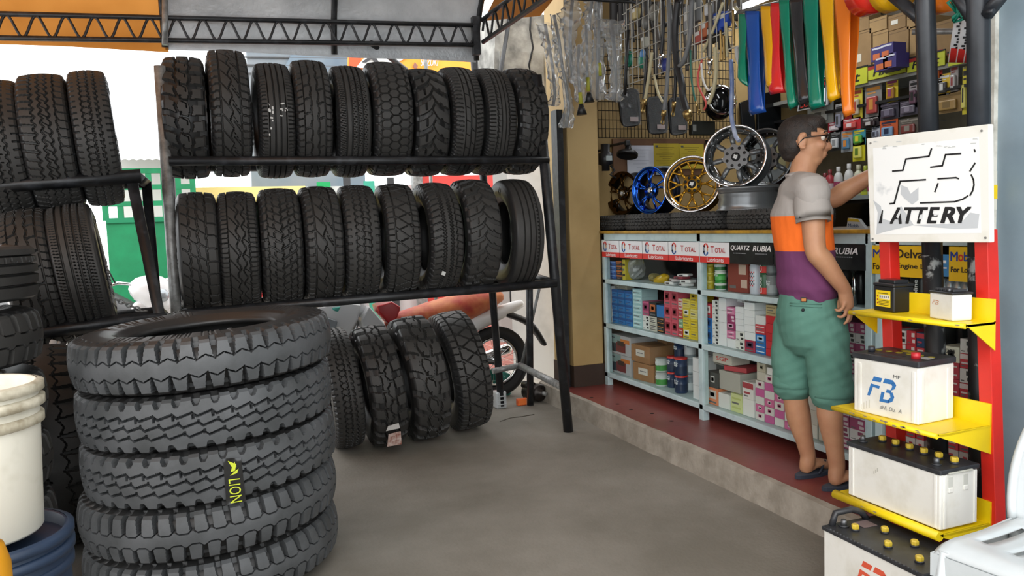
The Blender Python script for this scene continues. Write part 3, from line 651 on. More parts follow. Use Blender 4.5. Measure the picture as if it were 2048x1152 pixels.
TL = ['first red and white lubricants strip, cut by the beige pillar at the counter end', 'second red and white lubricants strip from the beige pillar', 'third red and white lubricants strip from the beige pillar', 'fourth red and white lubricants strip, just before the counter middle post', 'red and white lubricants strip right of the middle post, beside the black strip']
for a, c in ((1204, 1238), (1239, 1284), (1285, 1336), (1337, 1398), (1400, 1459)): total_strip(a, c, a != 1400)
def dark_strip(px0, px1, words, label, z0=1.125):
    y0 = atx(px0, 500, CX).y; y1 = atx(px1, 500, CX).y; X = CX-.003
    root = thing('shop_strip', label, 'sign', (X, (y0+y1)/2, z0), 'printed strips on the counter glass')
    MB().box((X+.001, (y0+y1)/2, (1.242+z0)/2), (.002, abs(y1-y0), 1.242-z0)).part('black_panel', mat('oil_poster_black', '#17191b', .3, col2='#2a2f2d', scale=10), root)
    for wd, pa, pb in words:
        ya, yb = atx(pa, 495, CX).y, atx(pb, 495, CX).y; b = MB()
        lettering(b, wd, (X-.001, (ya+yb)/2, 1.198), DY, UZ, .030, abs(ya-yb), 0, .03, .25); lettering(b, 'engine oils', (X-.001, (ya+yb)/2, 1.184), DY, UZ, .007, abs(ya-yb)*.55) if False else None
        b.part('brand_word', m_w, root)
        b = MB()
        for k in range(9): b.box((X-.001, ya-abs(ya-yb)*(.15+.075*k), 1.184), (.0006, abs(ya-yb)*.05, .005))
        b.part('fine_print', flat('#8d9296'), root)
    return root
dark_strip(1460, 1546, (('QUARTZ', 1463, 1501), ('RUBIA', 1507, 1543)), 'black oil strip with two white brand words beside the red and white strips')
dark_strip(1548, 1732, (('QUARTZ', 1600, 1655), ('RUBIA', 1668, 1717)), 'black oil strip behind the standing man, one white word showing')
def mob_strip(px0, px1, lines, label, zb=1.115):
    y0 = atx(px0, 505, CX).y; y1 = atx(px1, 505, CX).y; X = CX-.003
    root = thing('shop_strip', label, 'sign', (X, (y0+y1)/2, zb), 'printed strips on the counter glass')
    MB().box((X+.001, (y0+y1)/2, (1.242+zb)/2), (.002, abs(y1-y0), 1.242-zb)).part('yellow_panel', flat('#f0c413'), root)
    for s_, z, h, pa, pb, m in lines:
        ya, yb = atx(pa, 505, CX).y, atx(pb, 505, CX).y; b = MB(); lettering(b, s_, (X-.001, (ya+yb)/2, z), DY, UZ, h, abs(ya-yb), 0, .025); b.part('lettering', m, root)
m_blue = flat('#1f3f9b'); m_ink = flat('#2a2216')
mob_strip(1745, 1787, (('M', 1.188, .036, 1748, 1763, m_blue), ('o', 1.188, .026, 1765, 1776, m_red), ('bil', 1.188, .036, 1777, 1786, m_blue), ('For La', 1.135, .028, 1748, 1783, m_ink)), 'yellow oil strip left of the red stand post, under the white battery sign')
mob_strip(1789, 1868, (('Delvac', 1.19, .036, 1794, 1858, m_ink), ('Engine Life', 1.140, .026, 1796, 1866, m_ink)), 'yellow oil strip with brown brand word between the two stand posts', 1.108)
mob_strip(1899, 1962, (('M', 1.185, .036, 1903, 1917, m_blue), ('o', 1.185, .026, 1919, 1928, m_red), ('bil', 1.185, .036, 1930, 1946, m_blue), ('For Long', 1.133, .028, 1904, 1950, m_ink)), 'yellow oil strip between the two peeling black posts', 1.103)

# ---------------------------------------------------------------- goods behind the glass
def carton(px0, px1, z0, h, col, dep, acc=None, X=2.865, top=None, style=None, label='', group=None, tilt=0, name='carton'):
    """printed carton whose printed end faces the glass"""
    y0 = atx(px0, 600, X).y; y1 = atx(px1, 600, X).y; wd = abs(y0-y1)-.0022; yc = (y0+y1)/2
    root_loc = (X+dep/2, yc, z0); b = MB(); b.box((X+dep/2, yc, z0+h/2), (dep, wd, h-.0012), mi=0)
    xs = X-.0006; rs = random.random()
    def patch(a0, a1, c0, c1, mi): b.box((xs, yc+wd*(.5-(a0+a1)/2), z0+h*(c0+c1)/2), (.0014, wd*(a1-a0), h*(c1-c0)), mi=mi)
    b.box((X+dep/2, yc, z0+h-.0004), (dep, wd*.03, .0012), mi=2)   # flap seam on top
    if acc:
        st = style or random.choice(('band', 'pic', 'lines'))
        if st == 'band': patch(.0, 1, .62, .95, 1); patch(.12, .7, .30, .42, 1); patch(.12, .5, .14, .22, 2)
        elif st == 'pic': patch(.15, .85, .35, .85, 1); patch(.3, .7, .48, .72, 2); patch(.15, .85, .1, .2, 2)
        elif st == 'lines':
            for k in range(3): patch(.1, .9-.2*(k % 2), .2+.25*k, .3+.25*k, 1 if k != 1 else 2)
        elif st == 'mark': patch(.55, .9, .55, .85, 1); patch(.65, .95, .15, .4, 1); patch(.1, .4, .12, .2, 2)
        elif st == 'label': patch(.35, .72, .35, .75, 1); patch(.42, .66, .42, .66, 2)
    o = b.part(name, [flat(col), flat(acc or col), flat(top or '#6d6d6d')], None, None, root_loc)
    add_bevel(o, .0012, 1)
    if tilt: o.rotation_euler = (0, 0, tilt)
    return tag(o, label, 'box', group)
ORD = ['lowest', 'second up', 'third up', 'fourth up', 'fifth up', 'sixth up', 'seventh up']
def stack(px0, px1, z0, items, what, where, group, X=2.865, dep=.13, jit=.004):
    """items bottom to top: (height, colour, accent, style)"""
    z = z0
    for k, it in enumerate(items):
        h, c, a = it[:3]; st = it[3] if len(it) > 3 else None
        nm = it[4] if len(it) > 4 else what
        pos = 'topmost' if k == len(items)-1 and k > 0 else ORD[k]
        lb = '%s, %s, %s' % (nm, pos, where) if len(items) > 1 else '%s %s' % (nm, where)
        carton(px0+random.uniform(-1, 1)*jit*100, px1+random.uniform(-1, 1)*jit*100, z, h, c, dep, a, X+random.uniform(-.003, .003), None, st, lb, group); z += h
S1, S2, S3 = .953, .621, .245
# middle shelf, left unit
G = 'cartons on the middle glass shelf'
stack(1209, 1223, S2, [(.092, '#dcdcda', '#b5463e', 'mark')]*3, 'white carton with red script', 'against the pillar end of the middle shelf', G)
for k, (a, c) in enumerate(((1224, 1235), (1236, 1249), (1250, 1264))):
    stack(a, c, S2, [(.051, '#2b7cc0', '#1b4f92', 'band')]*5, 'small blue carton', ('in the first', 'in the middle', 'in the last')[k]+' column of the blue block', G)
stack(1265, 1284, S2, [(.056, '#a9cdd0', '#dfeeee', 'lines')]*5, 'pale aqua striped carton', 'right of the blue block', G)
stack(1285, 1297, S2, [(.055, '#e5e5e2', '#1b1b1b', 'mark'), (.045, '#e5e5e2', '#1b1b1b', 'mark'), (.10, '#c2537e', '#8a2c55', 'pic', 'pink carton with dark picture')], 'white carton with black blocks', 'beside the aqua cartons', G)
stack(1298, 1312, S2, [(.05, '#cfccc0', '#2b2b2b', 'lines'), (.05, '#d9d6c8', '#2b2b2b', 'lines'), (.10, '#1d1d1f', '#c46a34', 'pic', 'black carton with orange edge')], 'cream carton with dark lines', 'left of the bright blue one', G)
stack(1313, 1327, S2, [(.055, '#17181a', '#d08a3e', 'lines'), (.05, '#17181a', '#d08a3e', 'lines'), (.082, '#2c77bd', None, None, 'plain bright blue carton')], 'black carton with orange print', 'left of the pink cartons', G)
for k, (a, c) in enumerate(((1328, 1341), (1342, 1355))):
    stack(a, c, S2, [(.098, '#d4596a', '#8e2433', 'pic')]*3, 'pink-red carton with round picture', ('in the first', 'in the second')[k]+' of the two pink columns', G)
stack(1356, 1364, S2, [(.06, '#c7413d', '#eadfd8', 'lines'), (.06, '#7fae8e', '#e9e6d2', 'lines'), (.06, '#c7413d', '#eadfd8', 'lines'), (.07, '#e2cfc8', '#c7413d', 'lines')], 'narrow red and white carton', 'between the pink and yellow cartons', G)
stack(1365, 1379, S2, [(.065, '#dfc52f', '#e6e6da', 'pic'), (.068, '#dfc52f', '#bfa51b', 'lines'), (.062, '#dcc233', '#e6e6da', 'pic'), (.06, '#e0cf68', '#c7b02c', 'lines')], 'yellow carton', 'in the first yellow column', G)
stack(1380, 1394, S2, [(.065, '#dfc52f', '#c7b02c', 'lines'), (.068, '#e3cb38', '#bfa51b', 'lines'), (.062, '#e2d98c', '#c7b02c', 'lines'), (.055, '#dfc93c', '#c7b02c', 'lines'), (.045, '#d9bd1e', '#a98f10', 'pic')], 'yellow carton', 'in the yellow column by the middle post', G)
for k, (a, c, h, col) in enumerate(((1287, 1303, .22, '#26282a'), (1304, 1326, .235, '#2b2b2d'))):
    carton(a, c, S2, h, col, .12, '#35373a', 3.05, None, 'band', ('tall dark carton', 'wider dark carton')[k]+' at the back of the middle shelf behind the pink ones', G)
for k, (a, c) in enumerate(((1226, 1238), (1240, 1255))): carton(a, c, S2+.256, .03, ('#c9c4b5', '#b7b19f')[k], .06, '#8a8474', 2.9, None, 'lines', ('small cream packet', 'small tan packet')[k]+' lying on the blue block', G)
# middle shelf, right unit
G = 'cartons on the middle shelf right of the post'
stack(1405, 1423, S2, [(.082, '#2b6fb5', '#15407c', 'pic'), (.075, '#2b6fb5', '#15407c', 'pic'), (.088, '#c23a46', '#e5dcda', 'pic', 'red carton with white figure')], 'blue carton with dark figure', 'right beside the middle post', G)
stack(1424, 1436, S2, [(.045, '#e3e3e1', '#1b1b1b', 'mark')]*6, 'slim white carton with black marks', 'second from the middle post', G)
stack(1437, 1452, S2, [(.072, '#e9eaec', None)]*4, 'plain white carton', 'in the tall white column', G)
stack(1453, 1469, S2, [(.055, '#e9eaec', None, None, 'plain white carton'), (.048, '#d77ba6', '#f0dbe6', 'lines'), (.048, '#9c2b63', '#d9a9c2', 'pic'), (.045, '#a23c6d', '#e4cbd8', 'mark'), (.045, '#d77ba6', '#f0dbe6', 'lines')], 'pink and magenta carton', 'right of the tall white column', G)
stack(1470, 1487, S2, [(.052, '#e3e3dd', '#30302f', 'mark'), (.055, '#e3e3dd', '#30302f', 'mark'), (.036, '#eaebee', None), (.036, '#eaebee', None), (.036, '#eaebee', None), (.036, '#eaebee', None)], 'white carton', 'in the column right of the magenta ones', G)
stack(1488, 1509, S2, [(.068, '#b02b4a', '#4f2b4d', 'pic', 'crimson carton with purple picture'), (.045, '#eceef0', None), (.042, '#eceef0', None), (.045, '#eceef0', None), (.04, '#eceef0', None), (.042, '#eceef0', None)], 'white carton', 'over the crimson carton', G, dep=.2)
stack(1510, 1530, S2, [(.056, '#2673bd', '#e3edf5', 'lines'), (.056, '#2673bd', '#a7c9e5', 'pic'), (.055, '#c8404a', '#ead5d3', 'lines', 'red carton with pale print'), (.05, '#e3e4e4', None, None, 'small plain white carton')], 'blue and white carton', 'left of the red column', G)
stack(1531, 1553, S2, [(.042, '#c62a30', None), (.042, '#cb3238', None), (.045, '#c62a30', None), (.05, '#cb3238', None), (.045, '#c62a30', None), (.06, '#b9a67c', '#7d6d49', 'lines', 'tan carton with printed label')], 'plain red carton', 'left of the standing man', G)
stack(1554, 1568, S2, [(.07, '#27467a', '#e6ecf2', 'lines'), (.06, '#27467a', '#e6ecf2', 'lines'), (.06, '#b4353b', '#e4dcd7', 'pic', 'red carton with white label')], 'navy striped carton', 'half behind the standing man', G)
for k, (a, c, col, ac) in enumerate(((1407, 1424, '#b8433f', '#d9c04c'), (1425, 1436, '#c5a13a', '#a8343a'), (1437, 1446, '#2d2c30', '#8d8d8d'))):
    carton(a, c, S2+.19, .10, col, .03, ac, 3.0+.02*k, None, 'pic', ('red blister card', 'orange and yellow blister card', 'dark blister card')[k]+' leaning behind the cartons by the middle post', 'blister cards at the back of the middle shelf', .2)
carton(1474, 1490, S2+.264, .03, '#dfe0e0', .16, '#9a9a9a', 2.93, None, 'mark', 'white packet lying on top of the white column right of the magenta cartons', G)
# right of the man: pink and white ones
for k, (a, c) in enumerate(((1668, 1688), (1689, 1709), (1710, 1730))):
    stack(a, c, S2, [(.05, '#a5486f', '#d9c6cc', 'mark'), (.05, '#d9d4d4', '#3d3d3d', 'mark'), (.05, '#a5486f', '#d9c6cc', 'mark'), (.05, '#d9d4d4', '#3d3d3d', 'mark'), (.05, '#a5486f', '#d9c6cc', 'mark')], 'pink and white carton', ('in the column right beside the man', 'two columns right of the man', 'in the column at the first counter post')[k], 'pink and white cartons right of the man')
for k, (a, c) in enumerate(((1668, 1698), (1699, 1730))):
    stack(a, c, S3, [(.055, '#a5486f', '#d9c6cc', 'mark'), (.055, '#d9d4d4', '#8c4560', 'mark'), (.055, '#a5486f', '#d9c6cc', 'mark'), (.055, '#d9d4d4', '#8c4560', 'mark')], 'pink and white carton', ('on the bottom shelf beside his calf', 'on the bottom shelf by the counter post')[k], 'pink and white cartons right of the man')
# second unit, behind the stand
G = 'cartons behind the red and yellow stand'
for k, (a, c) in enumerate(((1748, 1768), (1769, 1789), (1790, 1812), (1813, 1832), (1833, 1850), (1884, 1920), (1921, 1945))):
    w_ = ('first from the left', 'second from the left', 'third from the left', 'middle', 'beside the left black post', 'between the black posts', 'beside the right black post')[k]
    if k == 5: it = [(.07, '#c23a4c', '#e8d6d8', 'lines')]*2+[(.065, '#e4e2d2', '#222222', 'label', 'cream carton with black plug wording')]
    elif k == 4: it = [(.06, '#c8404e', '#ebd9da', 'pic')]*3+[(.065, '#28446e', '#c8404e', 'band', 'navy and red carton')]
    elif k % 2: it = [(.062, '#c8323f', '#ebd9da', 'mark')]*4
    else: it = [(.062, '#c8323f', '#ebd9da', 'band'), (.06, '#e3dede', '#2b2b2b', 'mark')]*2
    stack(a, c, S2, it, 'red and white carton', 'on the middle shelf, column '+w_, G, dep=.1)
    stack(a, c, S3, [(.075, '#c8323f', '#e6dede', 'label'), (.075, '#ccc4c4', '#b0343f', 'label'), (.075, '#c8323f', '#e6dede', 'pic')], 'red carton', 'on the bottom shelf, column '+w_, G, dep=.1)
b = MB()
y0, y1 = atx(1887, 660, 2.862).y, atx(1916, 660, 2.862).y
lettering(b, 'GLOW', (2.8625, (y0+y1)/2, S2+.140+.036), DY, UZ, .018, abs(y1-y0)*.66); lettering(b, 'PLUG', (2.8625, (y0+y1)/2, S2+.140+.012), DY, UZ, .018, abs(y1-y0)*.66)
b.one('plug_lettering', m_blk, 'black plug wording on the cream carton between the black posts', 'lettering')
# bottom shelf, left unit
G = 'boxes on the bottom glass shelf'
def photo_box(px0, pxm, px1, z0, h, label):
    y0, ym = atx(px0, 720, 2.865).y, atx(pxm, 720, 2.865).y; dep = .26
    o = MB(); w_ = abs(y0-ym); yc = (y0+ym)/2; o.box((2.865+dep/2, yc, z0+h/2), (dep, w_, h-.002), mi=0)
    X = 2.8645
    for a0, a1, c0, c1, mi in ((.0, .62, .55, .97, 1), (.0, .45, .1, .55, 2), (.45, .8, .12, .62, 3), (.62, .95, .62, .82, 4), (.5, .75, .45, .7, 5), (.1, .4, .8, .86, 2)):
        o.box((X, y0-w_*(a0+a1)/2, z0+h*(c0+c1)/2), (.001+.0002*mi, w_*(a1-a0), h*(c1-c0)), mi=mi)
    ob = o.part('carton', [flat('#b9b9bd'), flat('#8ba3a3'), flat('#39404a'), flat('#7d3436'), flat('#d8823f'), flat('#46352f')], None, None, (2.865+dep/2, yc, z0)); tag(add_bevel(ob, .0015, 1), label, 'box', G)
photo_box(1211, 1262, 0, S3, .145, 'grey picture carton with engine print, lower of the two by the pillar')
photo_box(1211, 1262, 0, S3+.146, .145, 'grey picture carton with engine print, upper of the two by the pillar')
def brown(px0, px1, z0, h, X, dep, label, rot=0):
    y0, y1 = atx(px0, 730, X).y, atx(px1, 730, X).y; yc = (y0+y1)/2; w_ = abs(y0-y1); b = MB(); b.box((X+dep/2, yc, z0+h/2), (dep, w_, h-.002))
    b.box((X-.0005, yc+w_*.02, z0+h*.55), (.001, w_*.45, h*.38), mi=1); b.box((X-.001, yc+w_*.02, z0+h*.55), (.001, w_*.3, h*.05), mi=2); b.box((X+dep/2, yc, z0+h), (dep, .02, .001), mi=3)
    o = b.part('cardboard_box', [mat('brown_cardboard', '#a57a52', .8, var=.15), flat('#d9d5cb'), flat('#777777'), flat('#8a6442')], None, None, (X+dep/2, yc, z0)); o.rotation_euler = (0, 0, rot); tag(add_bevel(o, .003), label, 'box', G)
brown(1268, 1302, S3, .125, 2.87, .2, 'brown cardboard box with white label, lower of the pair', .12); brown(1264, 1298, S3+.126, .125, 2.875, .2, 'brown cardboard box with white label, upper of the pair', .05)
brown(1300, 1345, S3+.10, .17, 3.08, .2, 'open brown cardboard box at the back of the bottom shelf', -.2)
def tin(px, z0, r, h, body, lid, band, label, X=2.9, cat='tin', group='tins on the bottom glass shelf', lidh=.012, name='tin'):
    c = atx(px, 740, X); root = thing(name, label, cat, (X, c.y, z0), group)
    MB().lathe([(0, 0), (r*.96, 0), (r, .003), (r, h-lidh), (r*.98, h-lidh)], 20, c=(X, c.y, z0)).part('body', flat(body, .35), root)
    MB().lathe([(r*1.03, h-lidh), (r*1.03, h-.001), (r*.98, h), (0, h)], 20, c=(X, c.y, z0)).part('lid', flat(lid, .35), root)
    MB().lathe([(r*1.004, h*.12), (r*1.004, h*.52)], 20, c=(X, c.y, z0)).part('printed_band', flat(band, .4), root)
    b = MB()
    for k, (u, q) in enumerate(((-.5, .2), (.0, .34), (.3, .16))):
        for j in range(5):
            a = PI+u+q*(j-2)*.4; rr = r*1.01; zz = z0+h*(.62+.09*math.sin(j*1.3+k)); b.box((X+rr*math.cos(a), c.y+rr*math.sin(a), zz), (.001, r*.16, h*.06))
    b.part('print_marks', flat('#dfe3e4'), root)
    return root
for k, z in enumerate((S3, S3+.098)): tin(1323, z, .040, .095, '#c8d2cf', '#b0b8b6', '#4c9a4a', ('green and white tin standing on the bottom shelf beside the brown boxes', 'green and white tin stacked on another beside the brown boxes')[k])
for k, z in enumerate((S3, S3+.108)): tin(1345, z, .036, .106, '#22385c', '#c7352f', '#1a2b49', ('dark blue red-lidded tin between green and front navy tins, lower', 'dark blue red-lidded tin between green and front navy tins, upper')[k], 2.94)
for k, z in enumerate((S3, S3+.118)): tin(1362, z, .042, .116, '#22385c', '#c7352f', '#1a2b49', ('navy red-lidded tin at the front of the bottom shelf, lower of two', 'navy red-lidded tin at the front of the bottom shelf, upper of two')[k], 2.895)
tin(1360, S3+.226, .036, .10, '#22385c', '#2a3f63', '#1a2b49', 'navy tin on top of the pile of navy tins', 2.93)
for k, z in enumerate((S3, S3+.118, S3+.236)): tin(1381, z, .038, .116, '#8a969d', '#9aa5ab', '#c5ccd0', 'grey tin %s behind the white cartons by the middle post' % ('lowest', 'second up', 'topmost')[k], 2.97)
stack(1383, 1396, S3, [(.088, '#e5e7ea', None)]*3, 'white carton', 'against the middle post on the bottom shelf', G)
# bottom shelf, right unit
G = 'boxes on the bottom shelf right of the post'
carton(1408, 1480, S3, .30, '#8d9295', .2, '#75797c', 3.14, None, 'band', 'large grey box at the back of the bottom shelf', G)
stack(1411, 1433, S3, [(.105, '#e08a5e', '#c9c0b8', 'pic', 'orange carton with round picture'), (.098, '#4a4946', '#c5c4c0', 'label', 'dark carton with pale label')], 'carton', 'right of the middle post on the bottom shelf', G)
stack(1434, 1457, S3, [(.09, '#dfe0dc', None, None, 'white carton')], 'white carton', 'beside the orange carton', G)
stack(1459, 1482, S3, [(.108, '#cfd79a', '#bcc77a', 'lines', 'pale lime carton')], 'lime carton', 'on the bottom shelf', G)
stack(1483, 1505, S3, [(.10, '#e7e7e3', None), (.10, '#e3e1dc', '#a8454c', 'band', 'white carton with red print')], 'white carton', 'right of the lime carton', G)
carton(1436, 1478, S3+.110, .115, '#b2b0a6', .26, None, 2.88, None, None, 'crumpled grey-white long box lying over the front row of the bottom shelf', G)
carton(1447, 1482, S3+.228, .03, '#b4464c', .14, None, 2.9, None, None, 'flat red box lying on the crumpled long box', G, .25)
o = carton(1424, 1462, S3+.262, .058, '#cfc9bd', .13, None, 2.885, None, None, 'white box with red three-letter print near the bottom shelf top', G)
b = MB(); y0, y1 = atx(1433, 740, 2.884).y, atx(1456, 740, 2.884).y; lettering(b, 'SGP', (2.8835, (y0+y1)/2, S3+.280), DY, UZ, .024, abs(y0-y1)); q = b.part('lettering', m_red, None, 'red letters', loc=o.location); q.parent = o; q.matrix_parent_inverse = Matrix.Translation(o.location).inverted()
carton(1426, 1460, S3+.23, .03, '#9c988e', .16, None, 2.95, None, None, 'grey flat box under the white box with red print', G)
pal = [('#d9d5d0', '#b5587d'), ('#cf6d99', '#e7dce0'), ('#dcdcd6', None), ('#c8639a', None)]
for k, (a, c) in enumerate(((1509, 1526), (1527, 1546), (1547, 1566), (1567, 1586))):
    it = []
    for j in range(5+(k % 2)): p_ = pal[(j+k*3) % 4]; it.append((.045, p_[0], p_[1], 'label' if p_[1] else None, 'pink carton' if p_[0] in ('#cf6d99', '#c8639a') else 'white carton'))
    stack(a, c, S3, it, 'carton', ('in the first', 'in the second', 'in the third', 'in the last')[k]+' pink-and-white column', G)
stack(1512, 1530, S3+.227, [(.05, '#c9c4b6', None), (.05, '#bdb6a2', '#8f8873', 'label')], 'beige carton', 'on the pink-and-white columns', G)
stack(1532, 1566, S3+.272, [(.04, '#e7e6e4', None, None, 'wide white carton')], 'wide white carton', 'lying across the pink-and-white columns', G, dep=.16)
stack(1606, 1634, S3, [(.07, '#d9d6cf', None), (.075, '#cfcbc2', None), (.075, '#d9d6cf', None), (.06, '#e1dfda', None)], 'cream carton', 'seen between the man\'s legs', G)
for k, (a, c) in enumerate(((1636, 1662), (1590, 1604))): stack(a, c, S3, [(.08, '#c6c1b8', None), (.08, '#d2cec6', None)], 'cream carton', ('behind the man\'s near calf', 'left of the man\'s far calf')[k], G)
for k, (a, c) in enumerate(((1704, 1730), (1884, 1940))):
    carton(a, c, S3-.02+.022, .10 if k else .09, '#2f6fb7', .1, None, 2.862-.0, None, None, ('small blue carton low beside the first counter post', 'wide blue carton low between the black posts')[k], 'blue cartons low in the counter') if k == 9 else None
# top shelf
G = 'goods on the top glass shelf'
stack(1206, 1218, S1, [(.05, '#b8a44b', '#43525a', 'band'), (.06, '#3d4a55', '#b8a44b', 'lines'), (.055, '#c9c7b0', '#a89b4a', 'pic')], 'yellowish carton', 'at the pillar end of the top shelf', G)
stack(1219, 1233, S1, [(.033, '#3561b0', '#7fa2d8', 'band')]*4, 'blue carton', 'on the top shelf', G)
stack(1234, 1245, S1, [(.035, '#35363f', '#c7713a', 'band')]*4, 'dark carton with orange stripe', 'on the top shelf', G)
stack(1246, 1252, S1, [(.15, '#c9b73a', '#2b2b2b', 'lines')], 'thin yellow carton', 'on the top shelf left of the clear bag', G)
G2 = 'bottles and bags on the top glass shelf'
m_bag = film('clear_bag', (.9, .92, .92), .2, .35, .35)
def pillow(px, z0, X, sx, sy, sz, m, name, label, cat, group, seed=1, par=None):
    c = atx(px, 550, X); b = MB(); rs = np.random.RandomState(seed); n, k = 18, 12; vs = []
    for i in range(k+1):
        th = PI*i/k
        for j in range(n):
            ph = 2*PI*j/n; wob = 1+.10*math.sin(3*ph+seed)+.08*rs.randn()*math.sin(th)
            vs.append((X+sx*abs(math.sin(th))**.6*math.cos(ph)*wob, c.y+sy*abs(math.sin(th))**.6*math.sin(ph)*wob, z0+sz+sz*(-math.cos(th))*(1 if th > PI/2 else .999)))
    fs = [(i*n+j, (i+1)*n+j, (i+1)*n+(j+1) % n, i*n+(j+1) % n) for i in range(k) for j in range(n)]
    b.add(vs, fs, 0, False)
    return b.one(name, m, label, cat, group, (X, c.y, z0))
pillow(1272, S1, 2.95, .06, .07, .085, m_bag, 'plastic_bag', 'clear plastic bag of grey parts on the top glass shelf', 'bag', G2, 4)
pillow(1272, S1+.01, 2.95, .04, .05, .05, flat('#5d6062'), 'parts_lump', 'grey parts inside the clear bag on the top shelf', 'parts', G2, 6)
b = MB(); c = atx(1318, 560, 2.95); d = atx(1350, 545, 2.95)
b.lathe([(0, 0), (.032, .0), (.034, .004), (.034, .10), (.026, .12), (.012, .128), (.012, .145), (0, .145)], 18, c=c+Vector((0, .02, -.01)), M=Euler((math.radians(74), 0, math.radians(0))).to_matrix())
b.one('oil_bottle', mat('amber_oil_bottle', '#c9a516', .25), 'yellow oil bottle lying tilted on the top glass shelf', 'bottle', G2, loc=(c.x, c.y, S1))
pillow(1308, S1, 2.94, .035, .05, .03, flat('#7a6d2c'), 'yellow_pouch', 'dull yellow pouch under the tilted oil bottle', 'pouch', G2, 3)
for k, (px, z, h, rz, col, wd) in enumerate(((1345, 0, .022, .2, '#dedede', .085), (1372, 0, .022, -.15, '#d9d9d9', .085), (1352, .023, .02, -.3, '#cdc5c6', .085), (1376, .023, .02, .35, '#e1e1e1', .085), (1364, .044, .018, .1, '#8e3a44', .09), (1370, .063, .016, .5, '#e6e6e6', .08))):
    c = atx(px, 560, 2.9); b = MB(); b.box((0, 0, h/2), (.07, wd, h), bev=.006); b.box((-.0355, .012, h*.5), (.001, .03, h*.45), mi=1)
    o = b.part('packet', [flat(col), flat('#2d2326')], None, None, (0, 0, 0)); o.location = (2.9, c.y, S1+z); o.rotation_euler = (0, 0, rz); tag(o, ('white packet lowest in the heap, left side', 'white packet lowest in the heap, right side', 'pinkish white packet second in the heap, left', 'white packet second in the heap, right', 'maroon packet near the top of the packet heap', 'white packet on the very top of the heap')[k], 'packet', 'heap of packets on the top shelf')
for k in range(3): tin(1422, S1+.052*k, .030, .050, '#cbb63c', '#d5c558', '#b9a42c', 'flat yellow tin, %s of three on the top shelf' % ('lowest', 'middle', 'topmost')[k], 2.9, group=G2)
for k in range(4): tin(1444, S1+.056*k, .034, .054, '#e1e6e2' if k % 2 == 0 else '#3f9a45', '#2f8a3b' if k % 2 == 0 else '#d9dfda', '#2b6d38' if k % 2 == 0 else '#5bb35e', '%s tin, %s of four beside the maroon box' % (('white', 'green')[k % 2], ('lowest', 'second', 'third', 'topmost')[k]), 2.9, group=G2)
o = carton(1456, 1497, S1, .19, '#8a4034', .1, '#cdb4a4', 2.87, None, 'mark', 'maroon box with white emblem wrapped in clear film, top shelf', G)
c = atx(1509, 550, 2.875)
root = thing('spray_can', 'white spray can with red and black dots on the top shelf', 'spray can', (2.885, c.y, S1), G2)
MB().lathe([(0, 0), (.033, 0), (.034, .004), (.034, .155), (.028, .166)], 22, c=(2.885, c.y, S1)).part('body', flat('#c7ccd8', .3), root); MB().lathe([(.030, .160), (.031, .205), (.028, .212), (0, .213)], 22, c=(2.885, c.y, S1)).part('cap', flat('#d7dde6', .35), root)
b = MB(); random.seed(4)
for i in range(6):
    for j in range(4):
        a = PI-.55+i*.22; rr = .0343; b.box((2.885+rr*math.cos(a), c.y+rr*math.sin(a), S1+.05+.022*j+.008*(i % 2)), (.0012, .0052, .009), Euler((0, 0, a)), mi=(i+j) % 2)
b.part('printed_dots', [m_red, m_blk], root)
for k in range(2):
    c = atx(1531, 550, 2.9); zz = S1+.118*k; root = thing('oil_tin', ('red and green oil tin with white lettering, lower of two by the man', 'red and green oil tin with white lettering, upper of two by the man')[k], 'tin', (2.9, c.y, zz), G2)
    MB().lathe([(0, 0), (.029, 0), (.03, .003), (.03, .112), (.028, .116), (0, .116)], 20, c=(2.9, c.y, zz)).part('body', flat('#2c5a3c', .35), root); MB().lathe([(.0304, .005), (.0304, .04)], 20, c=(2.9, c.y, zz)).part('red_band', m_red, root)
    b = MB(); a = PI+.1; xd = Vector((0, 0, 1)); lettering(b, 'CARS', (2.869, c.y-.008, zz+.055), UZ, (0, 1, 0), .016, .09); b.part('lettering', m_w, root)
tin(1546, S1, .03, .112, '#8b8f92', '#767a7d', '#a8adb0', 'grey tin beside the red and green oil tins', 2.9, group=G2); tin(1546, S1+.113, .03, .112, '#54585b', '#2f3234', '#7c8083', 'dark grey tin stacked beside the red and green oil tins', 2.9, group=G2)
# behind the man: dark bottles and a chromed piece
for k, px in enumerate((1674, 1690, 1722)):
    c = atx(px, 570, 2.93); b = MB(); b.lathe([(0, 0), (.03, 0), (.033, .005), (.033, .14), (.022, .165), (.012, .17), (.012, .19), (.014, .19), (.014, .205), (0, .206)], 18, c=(2.93, c.y, S1)); b.one('dark_bottle', flat('#1b1c1f', .3), ('dark bottle right beside the man on the top shelf', 'second dark bottle right of the man on the top shelf', 'dark bottle next to the first counter post')[k], 'bottle', G2)
c = atx(1709, 570, 2.87); b = MB(); b.lathe([(0, 0), (.011, 0), (.012, .08), (.010, .13), (.006, .135), (.006, .16), (0, .16)], 14, c=(2.87, c.y, S1)); b.one('chrome_cylinder', mat('chrome', '#cfd2d4', .12, 1), 'slim chromed cylinder standing among dark bottles right of the man', 'canister', G2)
